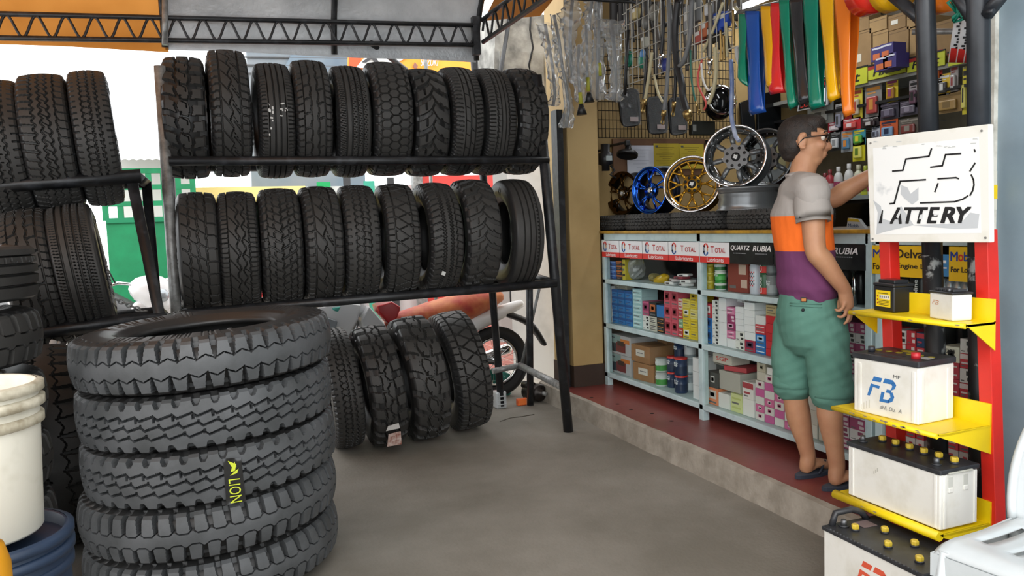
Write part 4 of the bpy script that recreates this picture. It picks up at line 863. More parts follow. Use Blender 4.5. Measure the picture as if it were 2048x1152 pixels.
# second unit top shelf: jug, black bottles, clear containers
c = atx(1815, 560, 2.92); root = thing('oil_jug', 'grey oil jug with handle behind the small black battery', 'jug', (2.92, c.y, S1), G2)
MB().box((2.92, c.y, S1+.065), (.09, .15, .13), bev=.018).part('body', flat('#8f9494', .4), root); MB().lathe([(.018, .12), (.018, .15), (.021, .15), (.021, .175), (0, .176)], 16, c=(2.92, c.y-.03, S1)).part('cap', m_blk, root); MB().box((2.874, c.y-.02, S1+.06), (.002, .06, .06)).part('paper_label', flat('#d5d5cf'), root)
c = atx(1843, 560, 2.9); root = thing('oil_bottle', 'black oil bottle with white script left of the first black post', 'bottle', (2.9, c.y, S1), G2)
MB().box((2.9, c.y, S1+.08), (.07, .085, .16), bev=.016).part('body', flat('#202225', .35), root); b = MB(); lettering(b, 'Havoline', (2.864, c.y-.012, S1+.02), UZ, (0, 1, 0), .02, .12, align='L'); b.part('lettering', m_w, root)
for k, px in enumerate((1888, 1904, 1920, 1936)):
    c = atx(px, 560, 2.9); b = MB(); b.lathe([(0, 0), (.024, 0), (.026, .004), (.026, .13), (.02, .14), (.02, .15), (0, .15)], 16, c=(2.9, c.y, S1)); b.one('clear_canister', mat('silvery_plastic', '#aeb8c2', .2, .4), 'silvery canister, %s between the black posts' % ('first', 'second', 'third', 'last')[k], 'canister', G2)
    b = MB(); b.lathe([(.0265, .02), (.0265, .065)], 16, c=(2.9, c.y, S1)); 
b = MB(); y0, y1 = atx(1876, 510, CX).y, atx(1899, 510, CX).y; b.box((CX-.004, (y0+y1)/2, 1.165), (.002, abs(y0-y1), .09)); b.box((CX-.0055, (y0+y1)/2, 1.18), (.001, abs(y0-y1)*.6, .012), mi=1); b.box((CX-.0055, (y0+y1)/2, 1.155), (.001, abs(y0-y1)*.7, .006), mi=1)
b.one('blue_sticker', [flat('#3b86bd'), m_w], 'small blue sticker on the glass left of the last yellow strip', 'sticker', 'printed strips on the counter glass')
# ---------------------------------------------------------------- on the counter top: flat tyres and show wheels
me_s = tyre_mesh('small_flat', t_zig, .30, .112, 30, 18, 36, .007, .86, .185, .006)
for k, (y, x) in enumerate(((3.77, 3.135), (4.38, 3.14), (4.985, 3.14), (5.43, 3.16))):
    tyre(me_s, (x, y, 1.312+.0585), ('low tyre lying flat on the counter under the grey wheels', 'low tyre lying flat on the counter under the gold wheel', 'low tyre lying flat on the counter under the blue wheel', 'low tyre lying flat on the counter against the beige pillar')[k], (0, 0, 0), 'tyres lying on the counter', spin=k)
m_lip = mat('polished_alloy', '#d9dadb', .12, 1); m_gun = mat('gunmetal_alloy', '#6f7375', .32, .6); m_gold = mat('gold_alloy', '#b98a2c', .28, .85); m_goldd = mat('gold_alloy_barrel', '#6b4e1c', .4, .7)
m_chr = mat('chromed_steel', '#e3e5e6', .07, 1); m_bl = mat('blue_chrome', '#2b62c8', .14, .95); m_bro = mat('bronze_chrome', '#5d4420', .2, .95); m_hole = flat('#060606')
def frame_of(ax, up=(0, 0, 1)):
    z = Vector(ax).normalized(); x = Vector(up).cross(z)
    x = x.normalized() if x.length > 1e-4 else Vector((1, 0, 0)); y = z.cross(x)
    return Matrix((x, y, z)).transposed()
def wheel(label, c, ax, R, W, m_lp, m_sp, m_br, kind, dish=.045, roll=0, wst=.80):
    M = frame_of(ax) @ Matrix.Rotation(roll, 3, 'Z'); c = Vector(c); root = thing('alloy_wheel', label, 'wheel rim', c, 'show wheels on the counter')
    def T(p): return M @ Vector(p)+c
    MB().lathe([(R*.965, .0), (R, -.004), (R, -.012), (R*.96, -.02), (R*.93, -.035), (R*(wst+.04), -.055), (R*wst, -W*.5), (R*(wst+.06), -W+.035), (R*.93, -W+.02), (R, -W+.008), (R, -W), (R*.95, -W), (R*.90, -W+.02), (R*(wst+.02), -W+.05), (R*(wst-.025), -W*.5), (R*(wst+.01), -.055)], 48, c=c, M=M, closed=True).part('barrel', m_br, root)
    MB().lathe([(R, .001), (R*.965, .004), (R*.93, -.004), (R*.885, -.022), (R*.86, -dish+.005), (R*.80, -dish-.004)], 48, c=c, M=M).part('lip', m_lp, root)
    def spoke(p, wd, th, nm='spoke'):
        b = MB(); pts = [T(q) for q in p]
        b.tube(pts, wd, 8, flat=(M @ Vector((0, 0, 1)), th, 1)); return b.part(nm, m_sp, root)
    z = -dish
    if kind == 'mesh':
        for k in range(8):
            a = 2*PI*k/8; f = lambda r, d: (R*r*math.cos(a+d), R*r*math.sin(a+d), z+.004*(1-r))
            spoke([f(.30, 0), f(.50, 0)], [R*.052, R*.045], .55); spoke([f(.48, 0), f(.66, .15), f(.86, .22)], [R*.045, R*.035, R*.034], .55); spoke([f(.48, 0), f(.66, -.15), f(.86, -.22)], [R*.045, R*.035, R*.034], .55)
        MB().lathe([(R*.80, z-.006), (R*.86, z-.006), (R*.87, z+.003), (R*.80, z+.003)], 48, c=c, M=M, closed=True).part('spoke_ring', m_sp, root)
    elif kind == 'petal':
        for k in range(8):
            a = 2*PI*k/8+.2; f = lambda r, dz=0: (R*r*math.cos(a), R*r*math.sin(a), z+dz)
            spoke([f(.36), f(.5, .010), f(.66, .006), f(.83, -.006)], [R*.06, R*.085, R*.082, R*.06], .55)
        b = MB()
        for k in range(24):
            a = 2*PI*k/24; b.sph(T((R*.845*math.cos(a), R*.845*math.sin(a), z+.006)), .0052, 8, 5)
        b.part('rivets', m_chr, root)
    else:
        for k in range(5):
            a = 2*PI*k/5+.3
            for d in (-.13, .13):
                f = lambda r, dd, dz=0: (R*r*math.cos(a+dd), R*r*math.sin(a+dd), z+dz)
                spoke([f(.26, d*.6, .01), f(.55, d, .018), f(.88, d*1.5, .004)], [R*.05, R*.05, R*.055], .7)
    hr = .40 if kind == 'petal' else .33; n = 48
    prof = [(0, z+.012), (R*hr*.94, z+.012), (R*hr, z+.006), (R*hr, z-.02), (0, z-.02)]
    b = MB()
    if kind == 'petal':
        vs = []
        for zz in (z+.014, z-.02):
            for j in range(n):
                a = 2*PI*j/n; r = R*(hr+.035*math.cos(8*a-1.6)); vs.append(T((r*math.cos(a), r*math.sin(a), zz)))
        b.add(vs, [tuple(range(n)), tuple(range(2*n-1, n-1, -1))]+[(j, (j+1) % n, n+(j+1) % n, n+j) for j in range(n)])
    else: b.lathe(prof, 32, c=c, M=M)
    b.part('hub', m_sp, root)
    nb = 8 if kind != 'five' else 5
    for k in range(nb):
        a = 2*PI*k/nb+.4; b = MB(); b.lathe([(0, .0010), (R*.048, .0010), (R*.055, -.002)], 12, c=T((R*hr*.74*math.cos(a), R*hr*.74*math.sin(a), z+.0145)), M=M); b.part('bolt_hole', m_hole, root)
    MB().lathe([(0, .003), (R*.13, .002), (R*.15, -.004)], 20, c=T((0, 0, z+.016)), M=M).part('centre_cap', m_hole if kind != 'five' else m_chr, root)
    b = MB()
    for k in range(9):
        a = 2*PI*k/9; r = R*(.10 if k % 2 else .06); b.box(T((r*.6*math.cos(a), r*.6*math.sin(a), z+.021)), (R*.05, R*.035, .003), (M @ Matrix.Rotation(a, 3, 'Z')))
    b.part('cap_emblem', m_w, root)
    return root
def ax_at(px, turn, tilt=0):
    az = YAW+math.atan((px-1024)/FPX); a = math.radians(270)-az-math.radians(turn)   # turn to the left of facing the viewer
    return Vector((math.cos(a)*math.cos(tilt), math.sin(a)*math.cos(tilt), math.sin(tilt)))
ztop = 1.43
def put(px, py, X): return atx(px, py, X)
c = put(1383, 380, 3.02); wheel('gold mesh-spoked wheel with polished lip standing on the counter', (c.x, c.y, ztop+.183), ax_at(1383, 10, .12), .186, .16, m_lip, m_gold, m_goldd, 'mesh', .03)
c = put(1298, 390, 3.10); wheel('blue chromed five-spoke wheel standing on the counter', (c.x, c.y, ztop+.172), ax_at(1298, 44, .05), .175, .15, m_bl, m_bl, mat('blue_barrel', '#12182b', .3, .6), 'five', .022)
c = put(1243, 392, 3.12); wheel('dark bronze chromed five-spoke wheel standing next to the beige pillar', (c.x, c.y, ztop+.170), ax_at(1243, 46, .05), .172, .15, m_bro, m_bro, mat('bronze_barrel', '#17130d', .3, .6), 'five', .022)
cF = put(1488, 410, 3.06)
wheel('grey wheel lying flat under the two standing grey wheels', (cF.x+.03, cF.y, ztop+.135), (0, 0, 1), .185, .14, m_gun, m_gun, mat('grey_barrel', '#85888a', .3, .6), 'petal', .03, 0, .91)
c = put(1469, 333, 2.98); wheel('gunmetal eight-spoke wheel with polished lip standing on the flat grey wheel', (c.x, c.y, ztop+.135+.183), ax_at(1469, 12, .10), .186, .17, m_lip, m_gun, m_gun, 'petal', .05)
c = put(1528, 335, 3.22); wheel('second gunmetal wheel half hidden behind the polished-lip one', (c.x, c.y, ztop+.135+.175), ax_at(1528, 22, .08), .178, .17, m_gun, m_gun, mat('dark_barrel', '#2a2b2c', .35, .6), 'petal', .05)
# ---------------------------------------------------------------- the end wall: wire grid, board with papers, lamps and mirrors
YW = FY-.03
m_wire = mat('dark_wire', '#2b2622', .5, .4); m_wire2 = mat('white_coated_wire', '#b9b7ae', .45)
def grid(name, m, pt, u0, u1, v0, v1, nu, nv, r, label):
    """pt(u, v) gives a place; wires run along both ways"""
    b = MB()
    for i in range(nu+1): u = u0+(u1-u0)*i/nu; b.tube([pt(u, v0), pt(u, v1)], r, 5)
    for j in range(nv+1): v = v0+(v1-v0)*j/nv; b.tube([pt(u0, v), pt(u1, v)], r*1.15, 5)
    return b.one(name, m, label, 'wire grid')
xl, xr, zb_ = aty(1197, 276, YW).x, 4.3, aty(1300, 276, YW).z
grid('wire_grid', m_wire, lambda u, v: Vector((u, YW, v)), xl, xr, zb_, zb_+.92, 40, 13, .0028, 'dark wire display grid fixed to the beige end wall above the wheels')
pa, pb = aty(1229, 352, YW-.012), aty(1412, 278, YW-.012)
b = MB(); b.box(((pa.x+pb.x)/2, YW+.012, (pa.z+pb.z)/2), (pb.x-pa.x, .022, pb.z-pa.z)); b.one('notice_board', mat('brown_board', '#6d4d33', .7, var=.2), 'brown notice board on the end wall behind the wheels', 'notice board')
def sheet(p0, p1, Y, col, name, label, rows, ink, group):
    a, c = aty(p0[0], p1[1], Y), aty(p1[0], p0[1], Y); o = thing(name, label, 'paper', ((a.x+c.x)/2, Y, a.z), group); w_, h_ = c.x-a.x, c.z-a.z
    MB().box(((a.x+c.x)/2, Y, (a.z+c.z)/2), (w_, .003, h_)).part('sheet', flat(col, .6), o)
    b = MB()
    for k in range(rows): b.box((a.x+w_*(.48+.03*(k % 3-1)), Y-.002, c.z-h_*(.14+.7*k/rows)), (w_*(.72-.2*(k % 3)), .001, h_*.018))
    b.part('print_lines', flat(ink), o); MB().box((a.x+w_*.12, Y-.002, c.z-h_*.1), (w_*.1, .001, h_*.07)).part('stamp', flat('#555b50'), o)
sheet((1255, 291), (1307, 352), YW-.006, '#c9ccd6', 'paper', 'pale sheet on the notice board behind the bronze wheel', 6, '#aeb3bf', 'papers on the notice board')
sheet((1308, 287), (1357, 344), YW-.006, '#b9a42b', 'paper', 'yellow permit sheet on the notice board, left one', 9, '#8a7a20', 'papers on the notice board')
sheet((1359, 288), (1407, 338), YW-.008, '#bda82e', 'paper', 'yellow permit sheet on the notice board, right one, under a clear cover', 9, '#8a7a20', 'papers on the notice board')
sheet((1312, 332), (1345, 350), YW-.010, '#8fa3b6', 'paper', 'small blue-grey note under the left yellow sheet', 2, '#5d6b7b', 'papers on the notice board')
def lampy(px, py, label, r, h):
    c = aty(px, py, 5.45); o = thing('horn', label, 'horn', c, 'black horns left of the notice board')
    MB().lathe([(0, h*.5), (r*.28, h*.5), (r*.28, h*.15), (r*.9, 0), (r, -.01), (r, -h*.22), (r*.93, -h*.24), (r*.8, -h*.1), (0, -h*.05)], 24, c=c, M=Euler((math.radians(-12), math.radians(15), 0)).to_matrix()).part('bell', flat('#1d1d1e', .35), o)
    MB().box(c+Vector((0, 0, h*.55)), (.04, .03, h*.3), bev=.006).part('bracket', flat('#242425'), o); MB().tube([c+Vector((0, 0, h*.6)), (c.x, FY-.002, c.z+h*.6)], .01, 6).part('wall_arm', flat('#242425'), o)
lampy(1255, 305, 'round black horn hanging flat beside the pale sheet', .082, .13)
c = aty(1211, 315, 5.45); o = thing('pump', 'black pump body with pale sticker hanging in the corner by the pillar', 'pump', c)
MB().lathe([(0, .1), (.035, .1), (.035, .04), (.055, .03), (.055, -.05), (.03, -.06), (.03, -.1), (0, -.1)], 18, c=c).part('body', flat('#19191b', .4), o); MB().box(c+Vector((.0, -.057, -.01)), (.05, .004, .035)).part('sticker', flat('#9aa3a3'), o)
b = MB(); b.tube([c+Vector((.03, -.02, -.06)), c+Vector((.06, -.03, -.1)), c+Vector((.02, -.03, -.13)), c+Vector((.07, -.03, -.16))], .008, 6); b.part('hose', flat('#141415'), o); MB().tube([c+Vector((0, 0, .06)), (c.x, FY-.002, c.z+.06)], .01, 6).part('wall_arm', flat('#242425'), o)
m_mir = mat('dark_mirror', '#23252a', .08, .6)
def mirror(corners, Y, label, seed):
    p = [aty(x, y, Y) for x, y in corners]; ce = sum(p, Vector())/4; o = thing('wing_mirror', label, 'mirror', ce, 'bagged mirrors on the end wall')
    out_ = []; N = 28
    for k in range(N):   # rounded outline
        t = 4*k/N; i = int(t); f = t-i; a, c, d = p[i], p[(i+1) % 4], ce
        q = a.lerp(c, f); e = q-ce; kk = 1-.13*abs(2*f-1)**4; out_.append(ce+e*kk)
    b = MB(); b.prism(out_, (0, .02, 0)); b.part('glass', m_mir, o)
    b = MB(); b.tube([q+Vector((0, -.004, 0)) for q in out_], .008, 8, closed=True); b.part('rim', flat('#0e0e0f'), o)
    b = MB(); rs = np.random.RandomState(seed); n = 9; vs = [ (p[0].lerp(p[1], i/(n-1))).lerp(p[3].lerp(p[2], i/(n-1)), j/(n-1))+Vector((0, -.016-.012*rs.rand(), 0)) for j in range(n) for i in range(n)]
    b.add(vs, [(j*n+i, j*n+i+1, (j+1)*n+i+1, (j+1)*n+i) for j in range(n-1) for i in range(n-1)]); b.part('clear_wrap', film('thin_wrap', (.93, .94, .94), .12, .10, .12), o)
    b = MB(); a = p[3].lerp(p[2], .45)+(ce-p[3].lerp(p[2], .45))*.35
    b.box(a+Vector((.02, -.03, 0)), (.07, .002, .035)); b.part('price_card', flat('#9d8f8d'), o)
    b = MB(); tq_ = p[0].lerp(p[1], .5); b.tube([tq_, tq_+Vector((-.01, 0, .16)), Vector((tq_.x-.01, YW-.002, tq_.z+.20))], .006, 6); b.part('hang_stem', flat('#1a1a1a'), o)
mirror(((1236, 180), (1276, 178), (1280, 250), (1244, 254)), 5.4, 'first black-rimmed wing mirror in clear wrap, left of the three', 1)
mirror(((1292, 196), (1332, 193), (1334, 266), (1297, 268)), 5.4, 'second black-rimmed wing mirror in clear wrap, middle of the three', 2)
mirror(((1336, 197), (1368, 195), (1374, 266), (1341, 271)), 5.4, 'third black-rimmed wing mirror in clear wrap, right of the three', 3)
c = aty(1437, 205, 5.3); o = thing('headlamp', 'round black and chrome motorcycle headlamp hanging above the grey wheels', 'headlamp', c)
MB().sph(c, (.125, .10, .14), 22, 14).part('shell', mat('gloss_black', '#0d0d0f', .08), o); MB().lathe([(.10, 0), (.112, .01), (.112, .03), (.10, .035)], 28, c=c+Vector((-.03, -.08, .0)), M=frame_of((-.3, -.95, .1))).part('bezel', m_chr, o)
b = MB(); b.sph(aty(1417, 196, 5.15), (.035, .03, .035), 12, 8); b.part('chrome_nut', m_chr, o)
b = MB(); p0, p1 = aty(1380, 252, 5.4), aty(1428, 262, 5.4); b.box((p0+p1)/2, (p1.x-p0.x, .05, .11), bev=.01); b.box((p0+p1)/2+Vector((-.09, -.03, 0)), (.03, .004, .05), mi=1); b.one('dark_case', [flat('#20241f', .4), flat('#8c8f8a')], 'dark green flat case hanging on the grid beside the mirrors', 'case')
b = MB(); c = aty(1418, 295, 5.705); b.box(c, (.055, .01, .13), Euler((0, math.radians(-8), 0)), bev=.003); b.one('plate_mirror', m_mir, 'small tilted mirror plate right of the yellow sheets', 'mirror')
for k, (q, col, lb) in enumerate((((( 1480, 205), (1508, 195), (1512, 262), (1486, 270)), '#17191b', 'dark visor shape hanging behind the blue ribbon'), (((1514, 190), (1562, 178), (1564, 262), (1516, 272)), '#0f1112', 'large dark panel in the shop corner behind the ribbons'))):
    p = [aty(x, y, 5.69) for x, y in q]; b = MB(); b.prism(p, (0, .03, 0)); add_bevel(b.one('dark_visor', flat(col, .2), lb, 'visor'), .01)
p = [aty(x, y, 5.73) for x, y in ((1500, 288), (1568, 268), (1572, 340), (1512, 400))]; b = MB(); b.prism(p, (0, .02, 0)); b.one('grey_board', flat('#7f8383', .5), 'grey slanting board behind the second gunmetal wheel', 'board')
p = [aty(x, y, 5.725) for x, y in ((1540, 290), (1566, 283), (1572, 330), (1548, 340))]; b = MB(); b.prism(p, (0, .004, 0)); b.one('paper', flat('#a59c74', .6), 'yellowish price sheet behind the man\'s neck', 'paper')
# ---------------------------------------------------------------- hanging at the shop front: grid, hoses, bagged shafts, ribbons
XG = 2.82
gp = lambda u, v: Vector((XG, u, v))
y0, y1 = atx(1254, 100, XG).y, atx(1482, 60, XG).y; zb2 = (atx(1254, 172, XG).z+atx(1480, 88, XG).z)/2
grid('wire_grid', m_wire2, gp, y0, y1, zb2, zb2+.90, 17, 9, .0032, 'white wire grid full of hoses hanging over the counter front')
y2, y3 = atx(1196, 100, XG).y, atx(1232, 60, XG).y
grid('wire_grid', m_wire2, lambda u, v: Vector((XG+.12, u, v)), y2, y3, atx(1215, 180, XG).z, zb2+.9, 6, 10, .003, 'narrow white wire grid behind the bagged shafts')
m_hgrey = flat('#6d6f70', .5); m_hblk = flat('#1a1a1b', .45); m_brass = mat('brass_fitting', '#b49a63', .3, .9); m_cream = flat('#b9b08d', .5)
def hose(pts, r, m, label, end=None, X=2.805, name='hose', group='hoses on the white grid', end2=False):
    P = [atx(x, y, X) for x, y in pts]; n = len(P); Q = []
    for i in range(n-1):     # smooth the line
        a, b_, c, d = P[max(i-1, 0)], P[i], P[i+1], P[min(i+2, n-1)]
        for k in range(5):
            t = k/5; Q.append(.5*((2*b_)+(c-a)*t+(2*a-5*b_+4*c-d)*t*t+(3*b_-a-3*c+d)*t**3))
    Q.append(P[-1]); o = thing(name, label, name, P[0], group); MB().tube(Q, r, 8).part('tube', m, o)
    if end:
        d = (Q[-1]-Q[-3]).normalized(); e = Q[-1]; MB().tube([e-d*.005, e+d*.03, e+d*.03, e+d*.055], [r*1.25, r*1.25, r*.8, r*.8], 8).part('fitting', end, o)
        M = frame_of((.3, -.95, 0)); MB().tube([e+d*.07+M @ Vector((.014*math.cos(a), .014*math.sin(a), 0)) for a in [2*PI*k/12 for k in range(12)]], .0045, 6, closed=True).part('ring_end', end, o)
    return o
hose([(1338, 0), (1340, 60), (1337, 120), (1333, 180), (1328, 222)], .013, m_hgrey, 'long grey hose ending in a brass ring eye over the middle mirror', m_brass)
hose([(1356, 0), (1350, 60), (1353, 120), (1363, 165), (1366, 195), (1374, 225)], .022, m_hblk, 'thick black hose hanging lowest, with a brass fitting and side eye', m_brass)
hose([(1383, 0), (1382, 50), (1377, 90), (1366, 125), (1352, 135)], .014, m_hgrey, 'grey looped hose curving back behind the thick black one')
hose([(1360, 0), (1352, 20), (1349, 80), (1351, 160), (1348, 205)], .011, m_hblk, 'thin black hose running down beside the thick black hose', m_brass)
hose([(1326, 0), (1327, 40), (1325, 80), (1322, 110)], .012, m_hblk, 'short black hose with silver end at the grid middle', m_chr)
hose([(1430, 95), (1432, 140), (1427, 180), (1417, 208)], .012, m_cream, 'cream hose curving toward the chromed headlamp')
hose([(1304, 105), (1298, 150), (1290, 200)], .011, m_cream, 'cream stub hose slanting left under the grid', m_brass)
hose([(1308, 150), (1316, 185), (1326, 205)], .008, m_cream, 'thin cream hose slanting right under the grid')
hose([(1294, 110), (1292, 140), (1289, 175), (1287, 200)], .010, m_hblk, 'black hose with long brass end left of the mirrors', m_brass)
hose([(1381, 100), (1382, 150), (1388, 190), (1392, 205)], .006, flat('#2c6a5c'), 'thin green cable hanging right of the thick black hose', m_brass, name='cable')
hose([(1404, 120), (1396, 150), (1398, 175), (1412, 205), (1408, 220)], .006, flat('#c65049'), 'thin red cable twisting with the white one', None, name='cable')
hose([(1402, 125), (1406, 160), (1416, 180), (1424, 175)], .006, flat('#d5d5d2'), 'thin white cable twisting beside the red one', None, name='cable')
hose([(1462, 120), (1464, 170), (1463, 230), (1470, 268), (1478, 282)], .012, mat('blue_white_band', '#3c62a8', .3, col2='#b9c3d6', scale=3), 'blue and white trim strip hanging down to the gunmetal wheel', None, name='strip')
for k, (x, y, h) in enumerate(((1441, 60, 62), (1452, 45, 70), (1466, 20, 70), (1478, 22, 60), (1447, 70, 50))): hose([(x, y), (x+1, y+h*.5), (x+2, y+h)], .007, m_cream if k % 2 else m_brass, ('first', 'second', 'third', 'fourth', 'shorter front')[k]+' thin brass tube hanging at the right end of the white grid', None, 2.81, 'tube', 'brass tubes on the grid')
hose([(1446, 5), (1432, 45), (1420, 75), (1406, 103)], .009, m_cream, 'long cream tube slanting across the right grid', None, 2.81, 'tube', 'brass tubes on the grid')
hose([(1470, 15), (1490, 35), (1512, 52)], .010, m_cream, 'cream tube sticking out right toward the ribbons', None, 2.81, 'tube', 'brass tubes on the grid')
hose([(1473, 95), (1475, 115), (1481, 130), (1489, 140)], .012, flat('#c5c8c8'), 'short white curved hose left of the blue ribbon', None, 2.805)
hose([(1420, 5), (1421, 60), (1420, 120)], .013, mat('braided_hose', '#7e7a70', .4, .5), 'braided hose with a ring eye, right half of the grid', m_chr, 2.806)
for k, (x, y, h, r, col) in enumerate(((1232, 0, 70, .05, '#141416'), (1244, 0, 60, .03, '#1b1b1d'))): hose([(x, y), (x, y+h)], r, flat(col), ('thick black tube at the top left of the grid', 'slimmer black tube beside the thick one at the grid left')[k], None, 2.95, 'tube')
for k, (x, y, c_, s_) in enumerate(((1258, 118, '#1f7a63', .05), (1284, 122, '#1f7a63', .045), (1285, 108, '#4a7fb5', .03), (1290, 45, '#6a6a66', .04), (1307, 25, '#75736a', .05), (1330, 130, '#2e3a86', .04))):
    p = atx(x, y, 2.82+s_*.45); b = MB(); b.sph(p, (s_*.5, s_, s_*1.1), 14, 9); b.one('reel', flat(c_, .35), ('teal tape reel at the lower left of the grid', 'second teal tape reel beside the brass end', 'pale blue reel above the second teal one', 'grey clip bundle high on the grid', 'grey clip bundle at the top of the grid', 'dark blue clip behind the hoses')[k], 'reel', 'reels and clips behind the grid')
for k, (x, y, w_, h_, col) in enumerate(((1450, 40, 20, 30, '#2c4fb0'), (1438, 45, 22, 40, '#23489f'), (1412, 60, 22, 30, '#b0603a'), (1420, 18, 20, 24, '#c9ccd0'), (1378, 40, 20, 60, '#8c8e8e'), (1395, 20, 16, 50, '#5a5b5b'), (1425, 70, 20, 34, '#3c352a'), (1272, 28, 20, 26, '#b7a774'), (1290, 85, 12, 26, '#8d8b7d'), (1400, 75, 24, 26, '#a34c41'))):
    p = atx(x, y, 2.845); s_ = 2.8e-3; b = MB(); b.box(p, (.04, w_*s_*1.2, h_*s_), bev=.008); b.box(p+Vector((-.021, 0, .02)), (.002, w_*s_*.7, h_*s_*.3), mi=1)
    b.one('hang_pack', [flat(col), flat('#c9c9c4')], ('bright blue pack behind the right grid', 'blue pack behind the slanting cream tube', 'rust orange pack behind the grid', 'white shiny pack at the top of the grid', 'long grey pack behind the hoses', 'tall grey pack at the grid top', 'brown pack behind the cream hose', 'pale wooden clip row at the grid left', 'small grey pack below the wooden clips', 'red wire bundle pack behind the grid')[k], 'hanging pack', 'packs behind the white grid')
# the dim goods behind the hoses: many dark control cables nobody could tell apart
random.seed(21)
for k in range(26):
    x = 1258+k*8.6+random.uniform(-4, 4); y = random.uniform(60, 175)-(x-1258)*.30; y0_ = random.uniform(-30, 10)
    if y < 25: continue
    hose([(x, y0_), (x+random.uniform(-5, 5), y0_+(y-y0_)*.5), (x+random.uniform(-8, 8), y)], random.choice((.007, .010, .014)), random.choice((m_hblk, flat('#242321'), flat('#3a3835'), flat('#55504a'))), 'dark control cable hanging behind the white wire grid', None, 2.86, 'control_cable', 'dark control cables behind the white grid')
m_bag2 = film('milky_bag', (.94, .95, .95), .16, .24, .3)
def sack(pts, wd, m, label, rod=None, extra=None, Y=4.9, seed=0, group='bagged shafts by the pillar'):
    """a wrinkled clear sleeve hanging on a shaft; pts run down its middle"""
    P = [aty(x, y, Y) for x, y in pts]; rs = np.random.RandomState(seed); o = thing('bagged_shaft', label, 'bagged shaft', P[0], group)
    Q, W_ = [], []
    for i in range(len(P)-1):
        for k in range(6): Q.append(P[i].lerp(P[i+1], k/6)); W_.append((wd[i]*(1-k/6)+wd[i+1]*k/6)*2.9e-3*.5*(1+.10*rs.randn())*1.3)
    Q.append(P[-1]); W_.append(wd[-1]*2.9e-3*.5)
    b = MB(); n = 12; vs = []
    for q, r in zip(Q, W_):
        for j in range(n):
            a = 2*PI*j/n; k = 1+.17*rs.randn(); vs.append(q+Vector((r*k*math.cos(a), .45*r*k*math.sin(a), rs.randn()*.004)))
    b.add(vs, [(i*n+j, i*n+(j+1) % n, (i+1)*n+(j+1) % n, (i+1)*n+j) for i in range(len(Q)-1) for j in range(n)]); b.part('clear_sleeve', m, o)
    if rod: MB().tube([p.copy() for p in P], rod[0], 8).part('shaft', rod[1], o)
    if extra:
        for (x, y, l, r, mm, nm) in extra:
            a = aty(x, y, Y-.02); MB().cyl(a, a+Vector((.004, 0, -l)), r, r*(1 if nm != 'foot' else 2.6), 12).part(nm, mm, o)
    return o
m_rod = mat('grey_shaft', '#77797a', .35, .7); m_lime = flat('#a9a83a')
sack([(1090, 48), (1098, 90), (1106, 140), (1110, 190), (1106, 212)], [36, 26, 22, 16, 24], m_bag2, 'leftmost bagged shaft hanging by the truss end', (.011, m_rod), seed=1)
sack([(1108, 30), (1118, 80), (1124, 130), (1130, 160), (1138, 215), (1132, 255)], [18, 26, 22, 14, 18, 36], m_bag2, 'bagged shaft hanging lowest, tied near the bottom', (.011, m_rod), seed=2)
sack([(1145, 0), (1142, 30), (1140, 80), (1142, 120), (1146, 165)], [24, 46, 20, 18, 16], m_bag2, 'bagged shaft with a crumpled bag mouth at head height of the row', (.012, m_rod), seed=3)
sack([(1158, 90), (1156, 130), (1158, 165), (1160, 205)], [14, 22, 24, 18], m_bag2, 'short bagged shaft with black foot and lime sleeve, front one', (.010, m_rod), [(1160, 185, .075, .013, m_lime, 'lime_sleeve'), (1162, 208, .07, .014, m_hblk, 'foot')], 4.82, 4)
sack([(1172, 50), (1174, 100), (1174, 140), (1176, 170)], [14, 22, 22, 16], m_bag2, 'bagged shaft with black foot and lime sleeve, rear one', (.010, m_rod), [(1175, 155, .09, .013, m_lime, 'lime_sleeve'), (1177, 185, .065, .014, m_hblk, 'foot')], 4.86, 5)
sack([(1196, 0), (1198, 60), (1196, 120), (1194, 200)], [14, 20, 24, 32], m_bag2, 'wide clear sleeve with a lime tag beside the pillar', (.011, m_rod), [(1199, 126, .085, .012, m_lime, 'lime_tag')], 4.9, 6)
sack([(1222, 42), (1226, 78), (1230, 110), (1232, 170), (1228, 202)], [46, 38, 24, 22, 28], m_bag2, 'bagged shaft with a puffed bag head, rightmost of the row', (.012, m_rod), None, 4.87, 7)
sack([(1184, 0), (1180, 30), (1178, 60)], [26, 22, 14], m_bag2, 'short clear bag tucked high behind the lime-tagged sleeves', (.012, m_rod), seed=8)
b = MB(); b.tube([(2.0, 4.9, 2.86), (3.0, 4.86, 2.86)], .012, 8); b.one('hanging_bar', m_black, 'black bar above the photo edge carrying the bagged shafts', 'bar')
b = MB(); b.tube([atx(1256, 60, 2.805), atx(1254, 110, 2.805), atx(1251, 150, 2.805), atx(1250, 190, 2.805)], .012, 8); b.one('dark_shaft', m_hblk, 'bare dark shaft hanging just left of the white grid', 'shaft')
